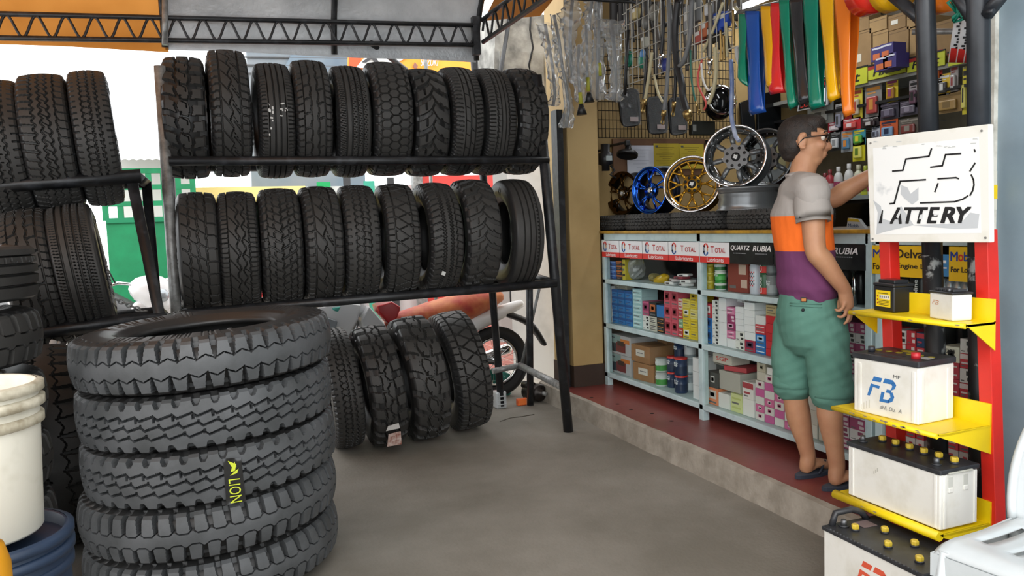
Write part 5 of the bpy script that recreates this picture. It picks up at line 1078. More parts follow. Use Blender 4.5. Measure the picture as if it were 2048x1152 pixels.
# coloured vinyl ribbons looped over a bar
XR_ = 2.72
def ribbon(px0, px1, ytop, bot, col, label, swing=0, pxb=None):
    """a strip looped over the bar; both strands hang down and meet in a fold"""
    pxb = pxb or (px0, px1)
    a0, a1 = atx(px0, ytop, XR_), atx(px1, ytop, XR_); b0, b1 = atx(pxb[0], bot[0], XR_-.06), atx(pxb[1], bot[1], XR_-.06)
    n = 22; ncol = 7; vs = []
    for j in range(2*n+1):
        s = j/n if j <= n else 2-j/n; back = j > n; e = s**1.25
        for i in range(ncol):
            u = i/(ncol-1); t = Vector(a0).lerp(a1, u); q = Vector(b0).lerp(b1, u); p = t.lerp(q, s)
            p.y += (t.lerp(q, e).y-p.y)*1.0
            gap = .05*math.sin(min(1, (1-s)*1.3)*PI*.5)+.002; cup = .012*(1-(2*u-1)**2)*(s**.6)
            p.x += (gap if back else -.0)+(-cup if not back else cup)+.01*math.sin(s*5+u*2)*s
            p.x += (.0 if j != n else .012); vs.append(p)
    b = MB(); b.add(vs, [(j*ncol+i, j*ncol+i+1, (j+1)*ncol+i+1, (j+1)*ncol+i) for j in range(2*n) for i in range(ncol-1)], 0, True)
    o = b.one('vinyl_ribbon', mat('vinyl_'+col.lstrip('#'), col, .16, spec=.6), label, 'ribbon', 'coloured vinyl ribbons over the counter', tuple(a0))
    m = o.modifiers.new('film', 'SOLIDIFY'); m.thickness = .0012
    return o
ribbon(1478, 1494, 28, (160, 175), '#0f7a5e', 'narrow green ribbon showing behind the blue one')
ribbon(1490, 1518, 22, (232, 224), '#1d4fa3', 'blue vinyl ribbon, first of the hanging row', pxb=(1501, 1527))
ribbon(1521, 1542, 12, (178, 170), '#e3a812', 'amber ribbon beside the red one', pxb=(1536, 1556))
ribbon(1541, 1559, 6, (190, 185), '#d42a2c', 'red vinyl ribbon in the hanging row', pxb=(1540, 1566))
ribbon(1558, 1578, 0, (222, 210), '#0f7f63', 'slim green ribbon right of the red one', pxb=(1580, 1592))
ribbon(1579, 1604, -4, (215, 200), '#2b2b2d', 'black vinyl ribbon between two green ones', pxb=(1600, 1622))
ribbon(1606, 1636, -8, (223, 212), '#0c7a63', 'wide green ribbon ending over the warning sign', pxb=(1622, 1644))
ribbon(1638, 1667, -14, (208, 195), '#e9b010', 'amber ribbon left of the orange one', pxb=(1660, 1676))
ribbon(1668, 1702, -20, (238, 226), '#ee7f24', 'orange vinyl ribbon, last of the hanging row', pxb=(1690, 1704))
pa, pb = atx(1470, 24, XR_), atx(1780, -48, XR_)
b = MB(); b.tube([pa+Vector((.025, 0, 0)), pb+Vector((.025, 0, 0))], .012, 8); b.one('ribbon_bar', m_steel, 'slanting steel bar the coloured ribbons hang over', 'bar')
def roll(px0, px1, py, r, col, label, X=2.70):
    a, c = atx(px0, py, X), atx(px1, py-10, X); b = MB(); M = frame_of((0, -1, 0)); L = abs(a.y-c.y)
    b.lathe([(r*.45, 0), (r, 0), (r, L), (r*.45, L)], 30, c=a, M=M, closed=True)
    b.one('vinyl_roll', mat('vinyl_'+col.lstrip('#'), col, .16, spec=.6), label, 'vinyl roll', 'vinyl rolls on the bar', tuple(a))
roll(1722, 1768, -12, .098, '#df2f22', 'fat red vinyl roll above the cardboard boxes')
roll(1770, 1800, -22, .10, '#ebb312', 'amber vinyl roll between the red roll and the left black post')
roll(1868, 1900, -22, .10, '#f07c22', 'orange vinyl roll between the two black posts')
b = MB(); c = atx(1926, 8, 2.66); rs = np.random.RandomState(3)
b.tube([c+Vector((.02*rs.randn(), .022*math.cos(k*1.3)*(1+.3*rs.rand()), .05*math.sin(k*.9)-.01)) for k in range(26)], .007, 6); b.one('green_twine', flat('#0f7f66'), 'bundle of green twine hung on the right black post', 'twine')
# ---------------------------------------------------------------- back wall of the shop
XBK = 4.95
def pat(px, py, X=XBK): return atx(px, py, X)
b = MB(); a, c = pat(1600, 236, 5.08), pat(1990, 90, 5.08)
m_peg = mat('pegboard', '#6b6350', .7, var=.25)
b.box((5.08, 4.6, 1.75), (.03, 2.2, 1.3)); b.one('pegboard', m_peg, 'dull pegboard on the shop back wall behind the hanging packs', 'pegboard')
# top shelf with cardboard boxes
zsh = pat(1750, 168, 4.85).z
b = MB(); b.box((4.88, 4.5, zsh-.02), (.42, 2.5, .03)); b.one('box_shelf', mat('grey_shelf_board', '#8b8c86', .6), 'shelf board along the back wall carrying the cardboard boxes', 'shelf', loc=(4.88, 4.5, zsh-.04))
m_cb = mat('plain_cardboard', '#93764f', .85, var=.15); m_cb2 = mat('tan_cardboard', '#a4865a', .85, var=.15)
for k, (x0, x1, yt, yb, mm, lb) in enumerate(((1610, 1660, 60, 175, 0, 'cardboard box half hidden behind the amber ribbon'), (1662, 1700, 58, 168, 1, 'cardboard box behind the orange ribbon'), (1700, 1743, 62, 140, 0, 'cardboard box with a white sticker on the back shelf'), (1745, 1776, 62, 128, 1, 'cardboard box with green mark on the back shelf'), (1777, 1818, 58, 122, 0, 'cardboard box with red mark on the back shelf'), (1819, 1840, 52, 118, 1, 'narrow cardboard box beside the left black post'), (1738, 1774, 35, 62, 1, 'upper small cardboard box on the back shelf'), (1776, 1812, 28, 58, 0, 'upper cardboard box with white handwriting'), (1700, 1738, 34, 64, 0, 'upper cardboard box under the red roll'), (1813, 1838, 30, 56, 1, 'upper cardboard box at the left black post'), (1872, 1912, 40, 108, 0, 'cardboard box between the black posts'), (1640, 1698, 20, 58, 1, 'upper wide cardboard box behind the ribbons'))):
    p0, p1 = pat(x0, (yt+yb)/2, 4.72), pat(x1, (yt+yb)/2, 4.72); xm = (x0+x1)/2; zt, zb_ = pat(xm, yt, 4.72).z, pat(xm, yb, 4.72).z
    if yb > 100: zb_ = zsh-.004
    o = MB(); o.box((4.88, (p0.y+p1.y)/2, (zt+zb_)/2), (.32, abs(p0.y-p1.y)-.006, zt-zb_)); o.box((4.719, (p0.y+p1.y)/2, zt-.02), (.001, abs(p0.y-p1.y)*.98, .003), mi=1)
    if k in (2, 3, 4, 7): o.box((4.7185, (p0.y+p1.y)/2+.02, (zt+zb_)/2), (.002, .06, .03 if k != 2 else .06), mi=2)
    ob = o.part('cardboard_box', [(m_cb, m_cb2)[mm], flat('#6d5536'), flat({2: '#cfc9b6', 3: '#4d7a52', 4: '#b8473f', 7: '#d5d2c5'}.get(k, '#ffffff'))], None, None, (4.88, (p0.y+p1.y)/2, zb_)); tag(add_bevel(ob, .004), lb, 'box', 'cardboard boxes on the back shelf')
# yellow-green header cards
m_hdr = flat('#b9bf2f'); m_hr = flat('#9c2b22')
for k, (x0, x1, yt0, yt1, h, lb) in enumerate(((1640, 1735, 155, 133, 32, 'first yellow-green header card behind the orange ribbon'), (1737, 1812, 132, 117, 28, 'second header card, partly behind the purple packs'), (1815, 1890, 115, 105, 28, 'third header card, cut by the left black post'), (1897, 1975, 105, 90, 27, 'fourth header card between the two black posts'))):
    X = 4.66; A, B = pat(x0, yt0+h, X), pat(x1, yt1+h, X); C_, D = pat(x1, yt1, X), pat(x0, yt0, X)
    zt = (C_.z+D.z)/2; zb_ = (A.z+B.z)/2; o = thing('header_card', lb, 'sign', (X, (A.y+B.y)/2, zb_), 'header cards on the back shelf edge')
    L = abs(A.y-B.y); yc = (A.y+B.y)/2
    MB().box((X, yc, (zt+zb_)/2), (.006, L, zt-zb_)).part('card', m_hdr, o); MB().box((X-.0035, yc+L*.25, zt-(zt-zb_)*.14), (.001, L*.5, (zt-zb_)*.28)).part('red_corner', m_hr, o)
    MB().box((X-.0032, yc, zt+.004), (.008, L+.01, .01)).part('dark_edge', m_dark, o)
    b = MB(); lettering(b, 'Fix-it', (X-.004, yc, zb_+(zt-zb_)*.2), DY, UZ, (zt-zb_)*.55, L*.72, 0, .03, .2); b.part('lettering', m_blk, o)
b = MB(); b.box((4.69, 4.6, pat(1740, 170, 4.69).z-.14), (.03, 2.3, .02)); b.one('hook_rail', m_dark, 'dark rail under the header cards that carries the hanging packs', 'rail')
def pack(x0, x1, y0, y1, card, blis, label, ink='#c8c8c4', X=4.70, kind='blister', tilt=0):
    A, B = pat(x0, (y0+y1)/2, X), pat(x1, (y0+y1)/2, X); xm = (x0+x1)/2; zt, zb_ = pat(xm, y0, X).z, pat(xm, y1, X).z
    yc = (A.y+B.y)/2; w_ = abs(A.y-B.y)*1.12; h = (zt-zb_)*1.1; zb_ = zt-h; o = thing('hanging_pack', label, 'hanging pack', (X, yc, zb_), 'packs on the back wall')
    b = MB(); b.box((X, yc, (zt+zb_)/2), (.004, w_, h)); b.part('card', flat(card), o)
    b = MB(); b.box((X-.014, yc, zb_+h*.38), (.022, w_*.62, h*.5), bev=min(.008, w_*.1)); b.part('blister', flat(blis, .25), o)
    b = MB(); b.box((X-.0028, yc, zt-h*.14), (.001, w_*.8, h*.10)); b.box((X-.0028, yc+w_*.1, zt-h*.26), (.001, w_*.5, h*.04)); b.box((X-.0255, yc, zb_+h*.4), (.0015, w_*.25, h*.3)); b.part('print', flat(ink), o)
    b = MB(); b.tube([(X+.35, yc, zt-.01), (X-.02, yc, zt-.01)], .003, 6); b.part('peg', m_steel, o)
    return o
P7 = [(1705, 1724, 176, 232, '#c9b93c', '#b9ab93', 'yellow pack with window right of the orange ribbon', '#a8483a'), (1732, 1762, 168, 230, '#7d7b77', '#a84a44', 'grey pack with red tool right of the yellow window pack', '#c4863a'),
 (1774, 1795, 158, 200, '#d3bb2c', '#a7762f', 'yellow pack shaped like a tag below the purple ones', '#8e3a6a'), (1800, 1838, 200, 228, '#4b4652', '#6b6470', 'dark purple pack with lines left of the black post', '#8b8391'), (1760, 1798, 205, 236, '#3b3842', '#56505e', 'dim purple pack below the tag-shaped yellow one', '#70697a'),
 (1691, 1706, 180, 232, '#a4272b', '#b9504e', 'tall red pack behind the orange ribbon', '#d9c9c7'), (1618, 1664, 205, 245, '#8f928d', '#a9aba6', 'grey-white packet left of the red packs', '#5b5d58'), (1672, 1686, 208, 258, '#b3b1b1', '#8d8fa0', 'narrow pale pack above the red carton', '#4a4a4a'),
 (1686, 1720, 236, 258, '#b52a30', '#c65652', 'red carton pack under the orange ribbon tip', '#e2cfcf'), (1724, 1758, 234, 254, '#221c1e', '#35292b', 'dark brown pack with white label', '#bdb9b7'), (1658, 1684, 244, 262, '#b02840', '#c3babd', 'crimson packet by the man\'s head', '#e0d5d8'),
 (1762, 1794, 240, 274, '#c3582a', '#7f9fc0', 'orange-edged blue battery pack above the sign', '#1f2c4a'), (1745, 1760, 252, 276, '#b3b7c0', '#8d94a3', 'small silver pack left of the orange-edged pack', '#3b3f4a'), (1684, 1705, 262, 300, '#9aa0a6', '#5c87a8', 'rounded grey pack with blue screwdriver', '#d78a3c'),
 (1707, 1730, 258, 288, '#3d8da0', '#5fae4c', 'teal and green pack beside the grey screwdriver pack', '#e3d23a'), (1707, 1729, 276, 318, '#d4cc2c', '#e3dd6a', 'bright yellow-green pack left of the sign corner', '#5e7f2a'), (1662, 1682, 262, 298, '#232528', '#c6c9cb', 'black pack with white bottles in front of the man\'s glasses', '#8d9092'),
 (1800, 1838, 236, 268, '#5b554c', '#7a3d38', 'dim brown pack above the white sign', '#8a8378'), (1820, 1838, 160, 210, '#a9a3a5', '#6d4d5e', 'pale striped pack at the left black post', '#2b2b2b'), (1876, 1900, 148, 188, '#d9b63a', '#4b4a48', 'yellow blister pack with black tool between the posts', '#d8d8d4'),
 (1902, 1916, 130, 180, '#9a9490', '#b6b2ae', 'small clear pack right of the yellow blister', '#8c3a36'), (1868, 1884, 100, 160, '#a8372c', '#c86c3a', 'red and orange box pack behind the left black post', '#e8e2de'), (1926, 1936, 133, 220, '#c9bb2e', '#d7cd68', 'long yellow pack at the right black post', '#232323'), (1872, 1924, 185, 222, '#8f7346', '#a18350', 'brown paper pack between the posts', '#7a6238')]
for q in P7: pack(*q)
for k, (x, y) in enumerate(((1775, 128), (1792, 122), (1768, 108), (1786, 102))):
    A = pat(x, y, 4.595); o = MB(); o.box(A, (.12, .115, .10)); o.box(A+Vector((-.061, .0, .035)), (.001, .09, .012), mi=1); o.box(A+Vector((-.061, .01, -.02)), (.001, .06, .04), mi=2)
    o.one('purple_pack', [flat('#38306f'), flat('#cfd0da'), flat('#c86a3a')], ('lower left purple pack on the header cards', 'lower right purple pack on the header cards', 'upper left purple pack on the header cards', 'upper right purple pack on the header cards')[k], 'pack', 'purple packs on the header cards')
# warning sign behind the green ribbon
A, B, C_, D = [pat(x, y, 4.60) for x, y in ((1597, 220), (1652, 208), (1652, 153), (1604, 168))]
o = thing('warning_sign', 'black warning sign with camera symbol behind the green ribbons', 'sign', A); n_ = Vector((.012, 0, 0))
def qm(u, v): return (A*(1-u)+B*u)*(1-v)+(D*(1-u)+C_*u)*v
def qr(b, u0, u1, v0, v1, lift=.001): b.quad(*[qm(u, v)+NX*lift for u, v in ((u0, v0), (u1, v0), (u1, v1), (u0, v1))])
b = MB(); b.prism([qm(-.04, -.04), qm(1.04, -.04), qm(1.04, 1.04), qm(-.04, 1.04)], n_); b.part('border', flat('#b9babb'), o)
b = MB(); qr(b, 0, 1, 0, 1, .002); b.part('panel', flat('#0f1013'), o)
b = MB(); quadtext(b, 'WARNING', [A, B, C_, D], 0, .03, 0, .004, (.04, .96, .70, .93)); b.part('red_word', flat('#c8322a'), o)
b = MB(); quadtext(b, 'CCTV', [A, B, C_, D], 0, .03, 0, .004, (.05, .62, .06, .24)); b.part('red_word', flat('#c8322a'), o)
b = MB(); b.quad(*[qm(u, v)+NX*.004 for u, v in ((.55, .42), (.86, .55), (.83, .64), (.52, .51))]); b.quad(*[qm(u, v)+NX*.004 for u, v in ((.72, .30), (.76, .30), (.78, .47), (.74, .47))]); qr(b, .9, .99, .1, .6, .004); qr(b, .08, .5, .56, .6, .004); b.part('camera_symbol', flat('#e2e6ea'), o)
# bottles on the shelf over the dark showcase
zb_ = pat(1690, 391, 4.4).z
b = MB(); b.box((4.62, 3.9, zb_-.02), (.55, 2.6, .03)); b.one('bottle_shelf', mat('pale_shelf', '#8f9a98', .5), 'pale shelf edge carrying the white bottles behind the man\'s arm', 'shelf', loc=(4.62, 3.9, zb_-.035))
b = MB(); b.box((4.72, 3.9, (zb_-.04+.145)/2), (.45, 2.6, zb_-.04-.145)); b.box((4.49, 3.9, zb_-.03-.22), (.006, 2.5, .38), mi=1); b.one('dark_showcase', [flat('#1b1c1d'), mat('showcase_glass', '#0c0d0f', .06)], 'dark glass showcase below the bottle shelf', 'showcase', loc=(4.72, 3.9, .145))
for k, (px, yt, col, lab, cp) in enumerate(((1650, 345, '#b3a9aa', '#8b2f3a', '#77272f'), (1660, 338, '#a83a44', '#d9cfd0', '#7c2a30'), (1677, 332, '#d5d6d4', '#a53f66', '#c9c9c7'), (1698, 326, '#d9dad8', '#a53f66', '#c9c9c7'), (1717, 328, '#cfd0b8', '#2d3258', '#b7b39a'), (1731, 330, '#c3c83e', '#7f8a2a', '#9aa22e'), (1745, 330, '#d5d6d4', '#a53f66', '#c9c9c7'))):
    c = pat(px, 380, 4.45); h = pat(px, yt, 4.45).z-zb_; o = thing('bottle', ('dim bottle nearest the man\'s chin', 'red bottle on the pale shelf in front of the man', 'first white bottle with magenta label on the pale shelf', 'second white bottle with magenta label on the pale shelf', 'cream bottle with navy label on the pale shelf', 'yellow-green bottle at the edge of the white sign', 'white bottle hidden behind the sign corner')[k], 'bottle', (4.45, c.y, zb_-.005), 'bottles on the pale shelf'); r = .033
    MB().lathe([(0, 0), (r*.9, 0), (r, .006), (r, h*.62), (r*.75, h*.76), (r*.35, h*.82), (r*.35, h*.86)], 18, c=(4.45, c.y, zb_-.005)).part('body', flat(col, .35), o)
    MB().lathe([(r*.45, h*.84), (r*.45, h), (0, h+.001)], 14, c=(4.45, c.y, zb_-.005)).part('cap', flat(cp, .35), o); MB().lathe([(r*1.02, h*.12), (r*1.02, h*.5)], 18, c=(4.45, c.y, zb_-.005)).part('label_band', flat(lab), o)
# sign piece standing on the counter behind the man
A, B, C_, D = [atx(x, y, 2.98) for x, y in ((1692, 462), (1734, 462), (1716, 438), (1696, 436))]
o = thing('oil_stand_card', 'small grey and yellow oil brand card standing on the counter by the man', 'card', A)
b = MB(); b.prism([A, B, C_, D], (.02, 0, 0)); b.part('card', flat('#b3b5b6'), o)
b = MB(); b.quad(*[p+NX*.001 for p in (D.lerp(A, .25), C_.lerp(B, .25), C_, D)]); b.part('yellow_band', flat('#c5a81f'), o)
b = MB(); quadtext(b, 'Mobil', [A, B, C_, D], 0, .02, 0, .002, (.1, .72, .3, .58)); b.part('lettering', flat('#34465f'), o)
# fluorescent lamp
a, c = atx(1486, 16, 4.2), atx(1520, 4, 4.2)
o = thing('fluorescent_lamp', 'lit white fluorescent tube seen at the top above the ribbons', 'lamp', (a+c)/2)
d = (c-a); d.z = 0; d = Vector((0, -1, 0)); L = 1.2; ce = a.copy(); ce.y -= .45; ce.z = min(ce.z, 3.1)
m_lamp = mat('lit_tube', '#f4f8ff', .5, emit=8)
MB().tube([ce-d*L/2, ce+d*L/2], .018, 12).part('tube', m_lamp, o); MB().box(ce+Vector((0, 0, .04)), (.06, L+.08, .03)).part('batten', flat('#d9d9d6'), o); MB().box(ce+Vector((0, 0, (3.24-ce.z)/2+.05)), (.02, .02, 3.24-ce.z-.09)).part('drop_rod', m_steel, o)
def tube_light(p, L, e):
    l = bpy.data.lights.new('tube_glow', 'AREA'); l.shape = 'RECTANGLE'; l.size = .12; l.size_y = L; l.energy = e; l.color = (.96, .98, 1); ob = bpy.data.objects.new('tube_glow', l); COL.objects.link(ob); ob.location = p; return ob
tube_light(ce-Vector((0, 0, .03)), L, 9)
o2 = copy_tree(o); o2.location.x -= .75; o2.location.y -= 1.2; o2['label'] = 'second fluorescent tube lamp out of sight over the shop aisle'
tube_light(ce+Vector((-.75, -1.2, -.03)), L, 9)
# white rolls of banding hung between the posts, and a blue bag edge
XW = 2.95; axr = (RT*.86-fw*.45); axr.z = -.12; axr.normalize(); M = frame_of(axr)
for k in range(4):
    c = atx(1917+15*k, 62+3*k, XW); o = thing('tape_roll', ('first white roll with black and red print between the black posts', 'second white roll between the black posts', 'third white roll, half behind the right black post', 'last white roll, right of the right black post')[k], 'tape roll', c, 'white rolls between the posts'); r = .125-.006*k
    MB().lathe([(r*.62, -.022), (r*.97, -.022), (r, -.018), (r, .018), (r*.97, .022), (r*.62, .022)], 36, c=c, M=M, closed=True).part('roll', mat('white_banding', '#d6d8da', .35), o)
    b = MB(); rr = r*1.004
    for j in range(14):
        a = math.radians(150+5.5*j); q = c+M @ Vector((rr*math.cos(a), rr*math.sin(a), .004 if j % 3 else -.004)); b.box(q, (.0015, .008, .012), M @ Matrix.Rotation(a, 3, 'Z'))
    b.part('black_print', m_blk, o)
    b = MB(); vs = []
    for j in range(9):
        a = math.radians(222+6*j); vs += [c+M @ Vector((rr*math.cos(a), rr*math.sin(a), -.018)), c+M @ Vector((rr*math.cos(a), rr*math.sin(a), .018))]
    b.add(vs, [(2*j, 2*j+1, 2*j+3, 2*j+2) for j in range(8)]); b.part('red_print', m_red, o)
pq = atx(1945, 62, XW); b = MB(); b.tube([pq-axr*.22, pq+axr*.25], .012, 8); b.one('roll_bar', m_steel, 'steel bar carrying the white rolls between the posts', 'bar')
p = [atx(x, y, 3.02) for x, y in ((1966, 84), (1992, 80), (1992, 170), (1968, 172))]; b = MB(); b.prism(p, (.05, 0, 0)); add_bevel(b.one('blue_bag', flat('#1b5fb4', .35), 'blue bag edge beside the white trim right of the black post', 'bag'), .01)
# ---------------------------------------------------------------- black posts, FB sign, red and yellow stand, batteries
m_peel = mat('peeling_black_paint', '#17181a', .5, col2='#8f9290', scale=9, det=9, bump=.2, lo=.40, hi=.45)
m_post = mat('black_post_paint', '#1e2024', .35, col2='#2f3237', scale=6, bump=.1)
XP = 2.60
for k, (xa, ya, xb, yb, r, lb) in enumerate(((1853, 100, 1865, 520, .036, 'left of the two black posts the white sign hangs on'), (1957, 100, 1959, 560, .038, 'right of the two black posts, next to the blue-grey wall'))):
    a, c = atx(xa, ya, XP), atx(xb, yb, XP); d = (a-c)/(a.z-c.z); f = lambda z: c+d*(z-c.z)
    o = thing('post', lb, 'post', f(.145)); MB().tube([f(.146), f(1.22)], r, 8).part('peeled_base', m_peel, o); MB().tube([f(1.22), f(3.22)], r, 8).part('painted_shaft', m_post, o); MB().box(f(.15), (.11, .11, .012)).part('foot_plate', m_peel, o)
    for (x0, y0, x1, y1) in (((1858, 52, 1785, -10),) if k == 0 else ((1955, 50, 1895, -40), (1972, 30, 2012, -20))):
        MB().tube([atx(x0, y0, XP-.0), atx(x1, y1, XP-.0)], .024, 6).part('brace', m_post, o)
    if k == 1: MB().cyl(atx(1972, 24, XP-.03), atx(1988, 22, XP-.03), .008).part('peg', m_post, o)
# sign board
XS = 2.452; px_ = lambda x, y, l=0: atx(1640+x/3.2, 200+y/3.2, XS-l)
q = [atx(1740, 484, XS), atx(1980, 485, XS), atx(1978, 248, XS), atx(1733, 277, XS)]
o = thing('battery_sign', 'white battery sign board with worn black lettering on the black posts', 'sign', q[0])
m_sign = mat('worn_white_sign', '#eceae2', .5, col2='#d9d6c6', scale=5, lo=.3, hi=.5)
b = MB(); b.prism(q, (.022, 0, 0)); b.part('board', m_sign, o); add_bevel(o.children[0], .003)
i4 = lambda u, v: (q[0]*(1-u)+q[1]*u)*(1-v)+(q[3]*(1-u)+q[2]*u)*v
b = MB(); b.quad(*[i4(u, v)+NX*.0006 for u, v in ((.05, .07), (.94, .08), (.93, .90), (.06, .90))]); b.part('white_field', mat('patchy_white_field', '#f6f7f5', .45, col2='#d3d6d7', scale=6.5, lo=.28, hi=.36), o)
rs = np.random.RandomState(5)
for nm, pl in (('peeled_patch', [(340, 640), (370, 720), (360, 860), (430, 840), (600, 800), (520, 680), (490, 700), (470, 780), (400, 760), (390, 680)]), ('peeled_patch', [(515, 600), (520, 545), (560, 560), (580, 600), (630, 560), (630, 640), (590, 670), (540, 630)]), ('peeled_patch', [(580, 800), (900, 790), (960, 720), (1020, 730), (1010, 820), (860, 825), (700, 812)])):
    b = MB(); b.add([px_(x, y, .0012) for x, y in pl], [tuple(range(len(pl)))]); b.part(nm, flat('#c6cacd'), o)
b = MB()
for k in range(14):
    x, y = rs.uniform(340, 1000), rs.choice([270, 290, 300, 255])+rs.uniform(-12, 12); b.quad(*[px_(x+a, y+c, .0013) for a, c in ((0, 8), (rs.uniform(12, 40), 7), (rs.uniform(12, 40), 0), (2, 1))])
b.part('scuffs', flat('#c9cbc9'), o)
b = MB()
def stroke(pts, wd=8, mb=None, f=px_, l=.002):
    for (x0, y0), (x1, y1) in zip(pts[:-1], pts[1:]):
        dx, dy = x1-x0, y1-y0; n = math.hypot(dx, dy); nx, ny = -dy/n*wd/2, dx/n*wd/2; ex, ey = dx/n*wd*.35, dy/n*wd*.35
        mb.quad(f(x0-nx-ex, y0-ny-ey, l), f(x1-nx+ex, y1-ny+ey, l), f(x1+nx+ex, y1+ny+ey, l), f(x0+nx-ex, y0+ny-ey, l))
for s_ in ([(465, 456), (530, 450), (550, 378), (697, 360), (713, 312)], [(448, 664), (475, 661), (513, 520), (675, 510)], [(708, 430), (783, 420), (803, 350), (900, 343)], [(992, 404), (960, 455)], [(735, 587), (755, 535)], [(755, 504), (870, 497), (886, 503)], [(968, 480), (982, 510), (985, 545), (976, 582), (960, 610)], [(945, 614), (912, 636)], [(915, 634), (862, 651), (643, 659)], [(988, 318), (992, 330)]): stroke(s_, 10.5, b)
b.part('letter_shadow', flat('#17181a'), o)
b = MB(); fl = {'A': 0}
Q4 = lambda x0, x1, yt, yb: [px_(x0, yb), px_(x1, yb), px_(x1, yt), px_(x0, yt)]
for ch, x0, x1 in (('A', 452, 522), ('T', 545, 615), ('T', 618, 690), ('E', 690, 765), ('R', 778, 862), ('Y', 880, 968)): quadtext(b, ch, Q4(x0, x1, 690-(x0-452)*.008, 790-(x0-452)*.012), 0, .045, .28, .002, (0, 1, 0, 1))
b.add([px_(x, y, .002) for x, y in ((374, 790), (396, 790), (404, 706), (398, 704))], [(0, 1, 2, 3)])
b.part('lettering', flat('#141517'), o)
b = MB()
for pl in ([(488, 745), (512, 700), (516, 720), (500, 760)], [(640, 735), (660, 730), (655, 760), (632, 765)], [(725, 730), (760, 725), (760, 735), (730, 742)]): b.add([px_(x, y, .003) for x, y in pl], [tuple(range(len(pl)))])
b.part('chipped_letter_spots', flat('#dfe1e1'), o)
for u, v in ((.03, .03), (.97, .04), (.95, .95), (.04, .95)): MB().cyl(i4(u, v)+NX*.003, i4(u, v)-NX*.001, .004, n=8).part('nail', flat('#7c7a75'), o)
b = MB(); b.box(((XS+.022+XP-.036)/2, 2.14, 1.5), (XP-.036-XS-.022, .22, .03)); b.part('hanger_strip', m_post, o)
# stand
m_sred = mat('red_stand_paint', '#d8281c', .38, col2='#c3241a', scale=5, bump=.05); m_syel = mat('yellow_shelf_paint', '#efd20e', .4, col2='#e2c20c', scale=4); m_chip = flat('#8e8373')
st = thing('battery_stand', 'red ladder-like stand with three yellow shelves for batteries', 'display stand', (2.40, 2.15, .0))
def bar(nm, a, c, wx, wy, m, par=st):
    a, c = Vector(a), Vector(c); vs = [p+Vector((sx*wx/2, sy*wy/2, 0)) for p in (a, c) for sx, sy in ((-1, -1), (1, -1), (1, 1), (-1, 1))]
    b = MB(); b.add(vs, [(3, 2, 1, 0), (4, 5, 6, 7)]+[(i, (i+1) % 4, 4+(i+1) % 4, 4+i) for i in range(4)]); return add_bevel(b.part(nm, m, par), .002)
YR, YL = 1.946, 2.355
bar('post', (2.50, YR-.035, .146), (2.50, YR+.02, 1.32), .05, .05, m_sred); bar('post', (2.50, YL-.03, .146), (2.50, YL+.025, 1.32), .05, .05, m_sred)
for z in (.27, .62, .97): bar('cross_bar', (2.505, YR-.02, z-.035), (2.505, YR-.02, z-.01), .03, .03, m_sred) if False else None
for k, (z, xf, ya, yb) in enumerate(((1.012, 2.335, 1.905, 2.41), (.653, 2.225, 1.915, 2.385), (.312, 2.235, 1.91, 2.385))):
    o_ = MB(); xb = 2.475; o_.box(((xf+xb)/2, (ya+yb)/2, z-.006), (xb-xf, yb-ya, .012)); s_ = o_.part('shelf', m_syel, st); add_bevel(s_, .002)
    b = MB(); b.tube([(xf, ya, z-.006), (xf, yb, z-.006)], .009 if k < 2 else .017, 10); b.part('rolled_front', m_syel, s_)
    b = MB(); b.box((xb-.004, (ya+yb)/2, z+.035), (.008, yb-ya, .08)); b.part('back_lip', m_syel, s_)
    for y in (ya, yb):
        b = MB(); b.prism([(xf+.0, y, z), (xb, y, z), (xb, y, z-.10), (xf+.02, y, z-.014)], (0, .004, 0)); b.part('side_bracket', m_syel, s_)
    rs = np.random.RandomState(k+1); n_ = (3, 12, 2)[k]
    b = MB()
    for j in range(n_):
        y = rs.uniform(ya+.01, yb-.01); ln = rs.uniform(.004, .014); hh = rs.uniform(.003, .007); zz = z-.004+rs.uniform(-.004, .004); pts = [Vector((xf-(.0095 if k < 2 else .0176), y+ln*math.cos(a)*(1+.3*rs.randn()*.5), zz+hh*.5*math.sin(a))) for a in [2*PI*i/7 for i in range(7)]]
        b.add(pts, [tuple(range(7))])
    b.part('paint_chips', m_chip, s_)
b = MB(); b.box((2.70, 2.098, 1.455), (.03, .012, .14)); b.box((2.70, 2.0915, 1.45), (.03, .003, .05), mi=1); b.one('hanging_tag', [flat('#d5d3c6'), flat('#e8c814')], 'pale and yellow tag on the white trim right of the sign', 'tag')
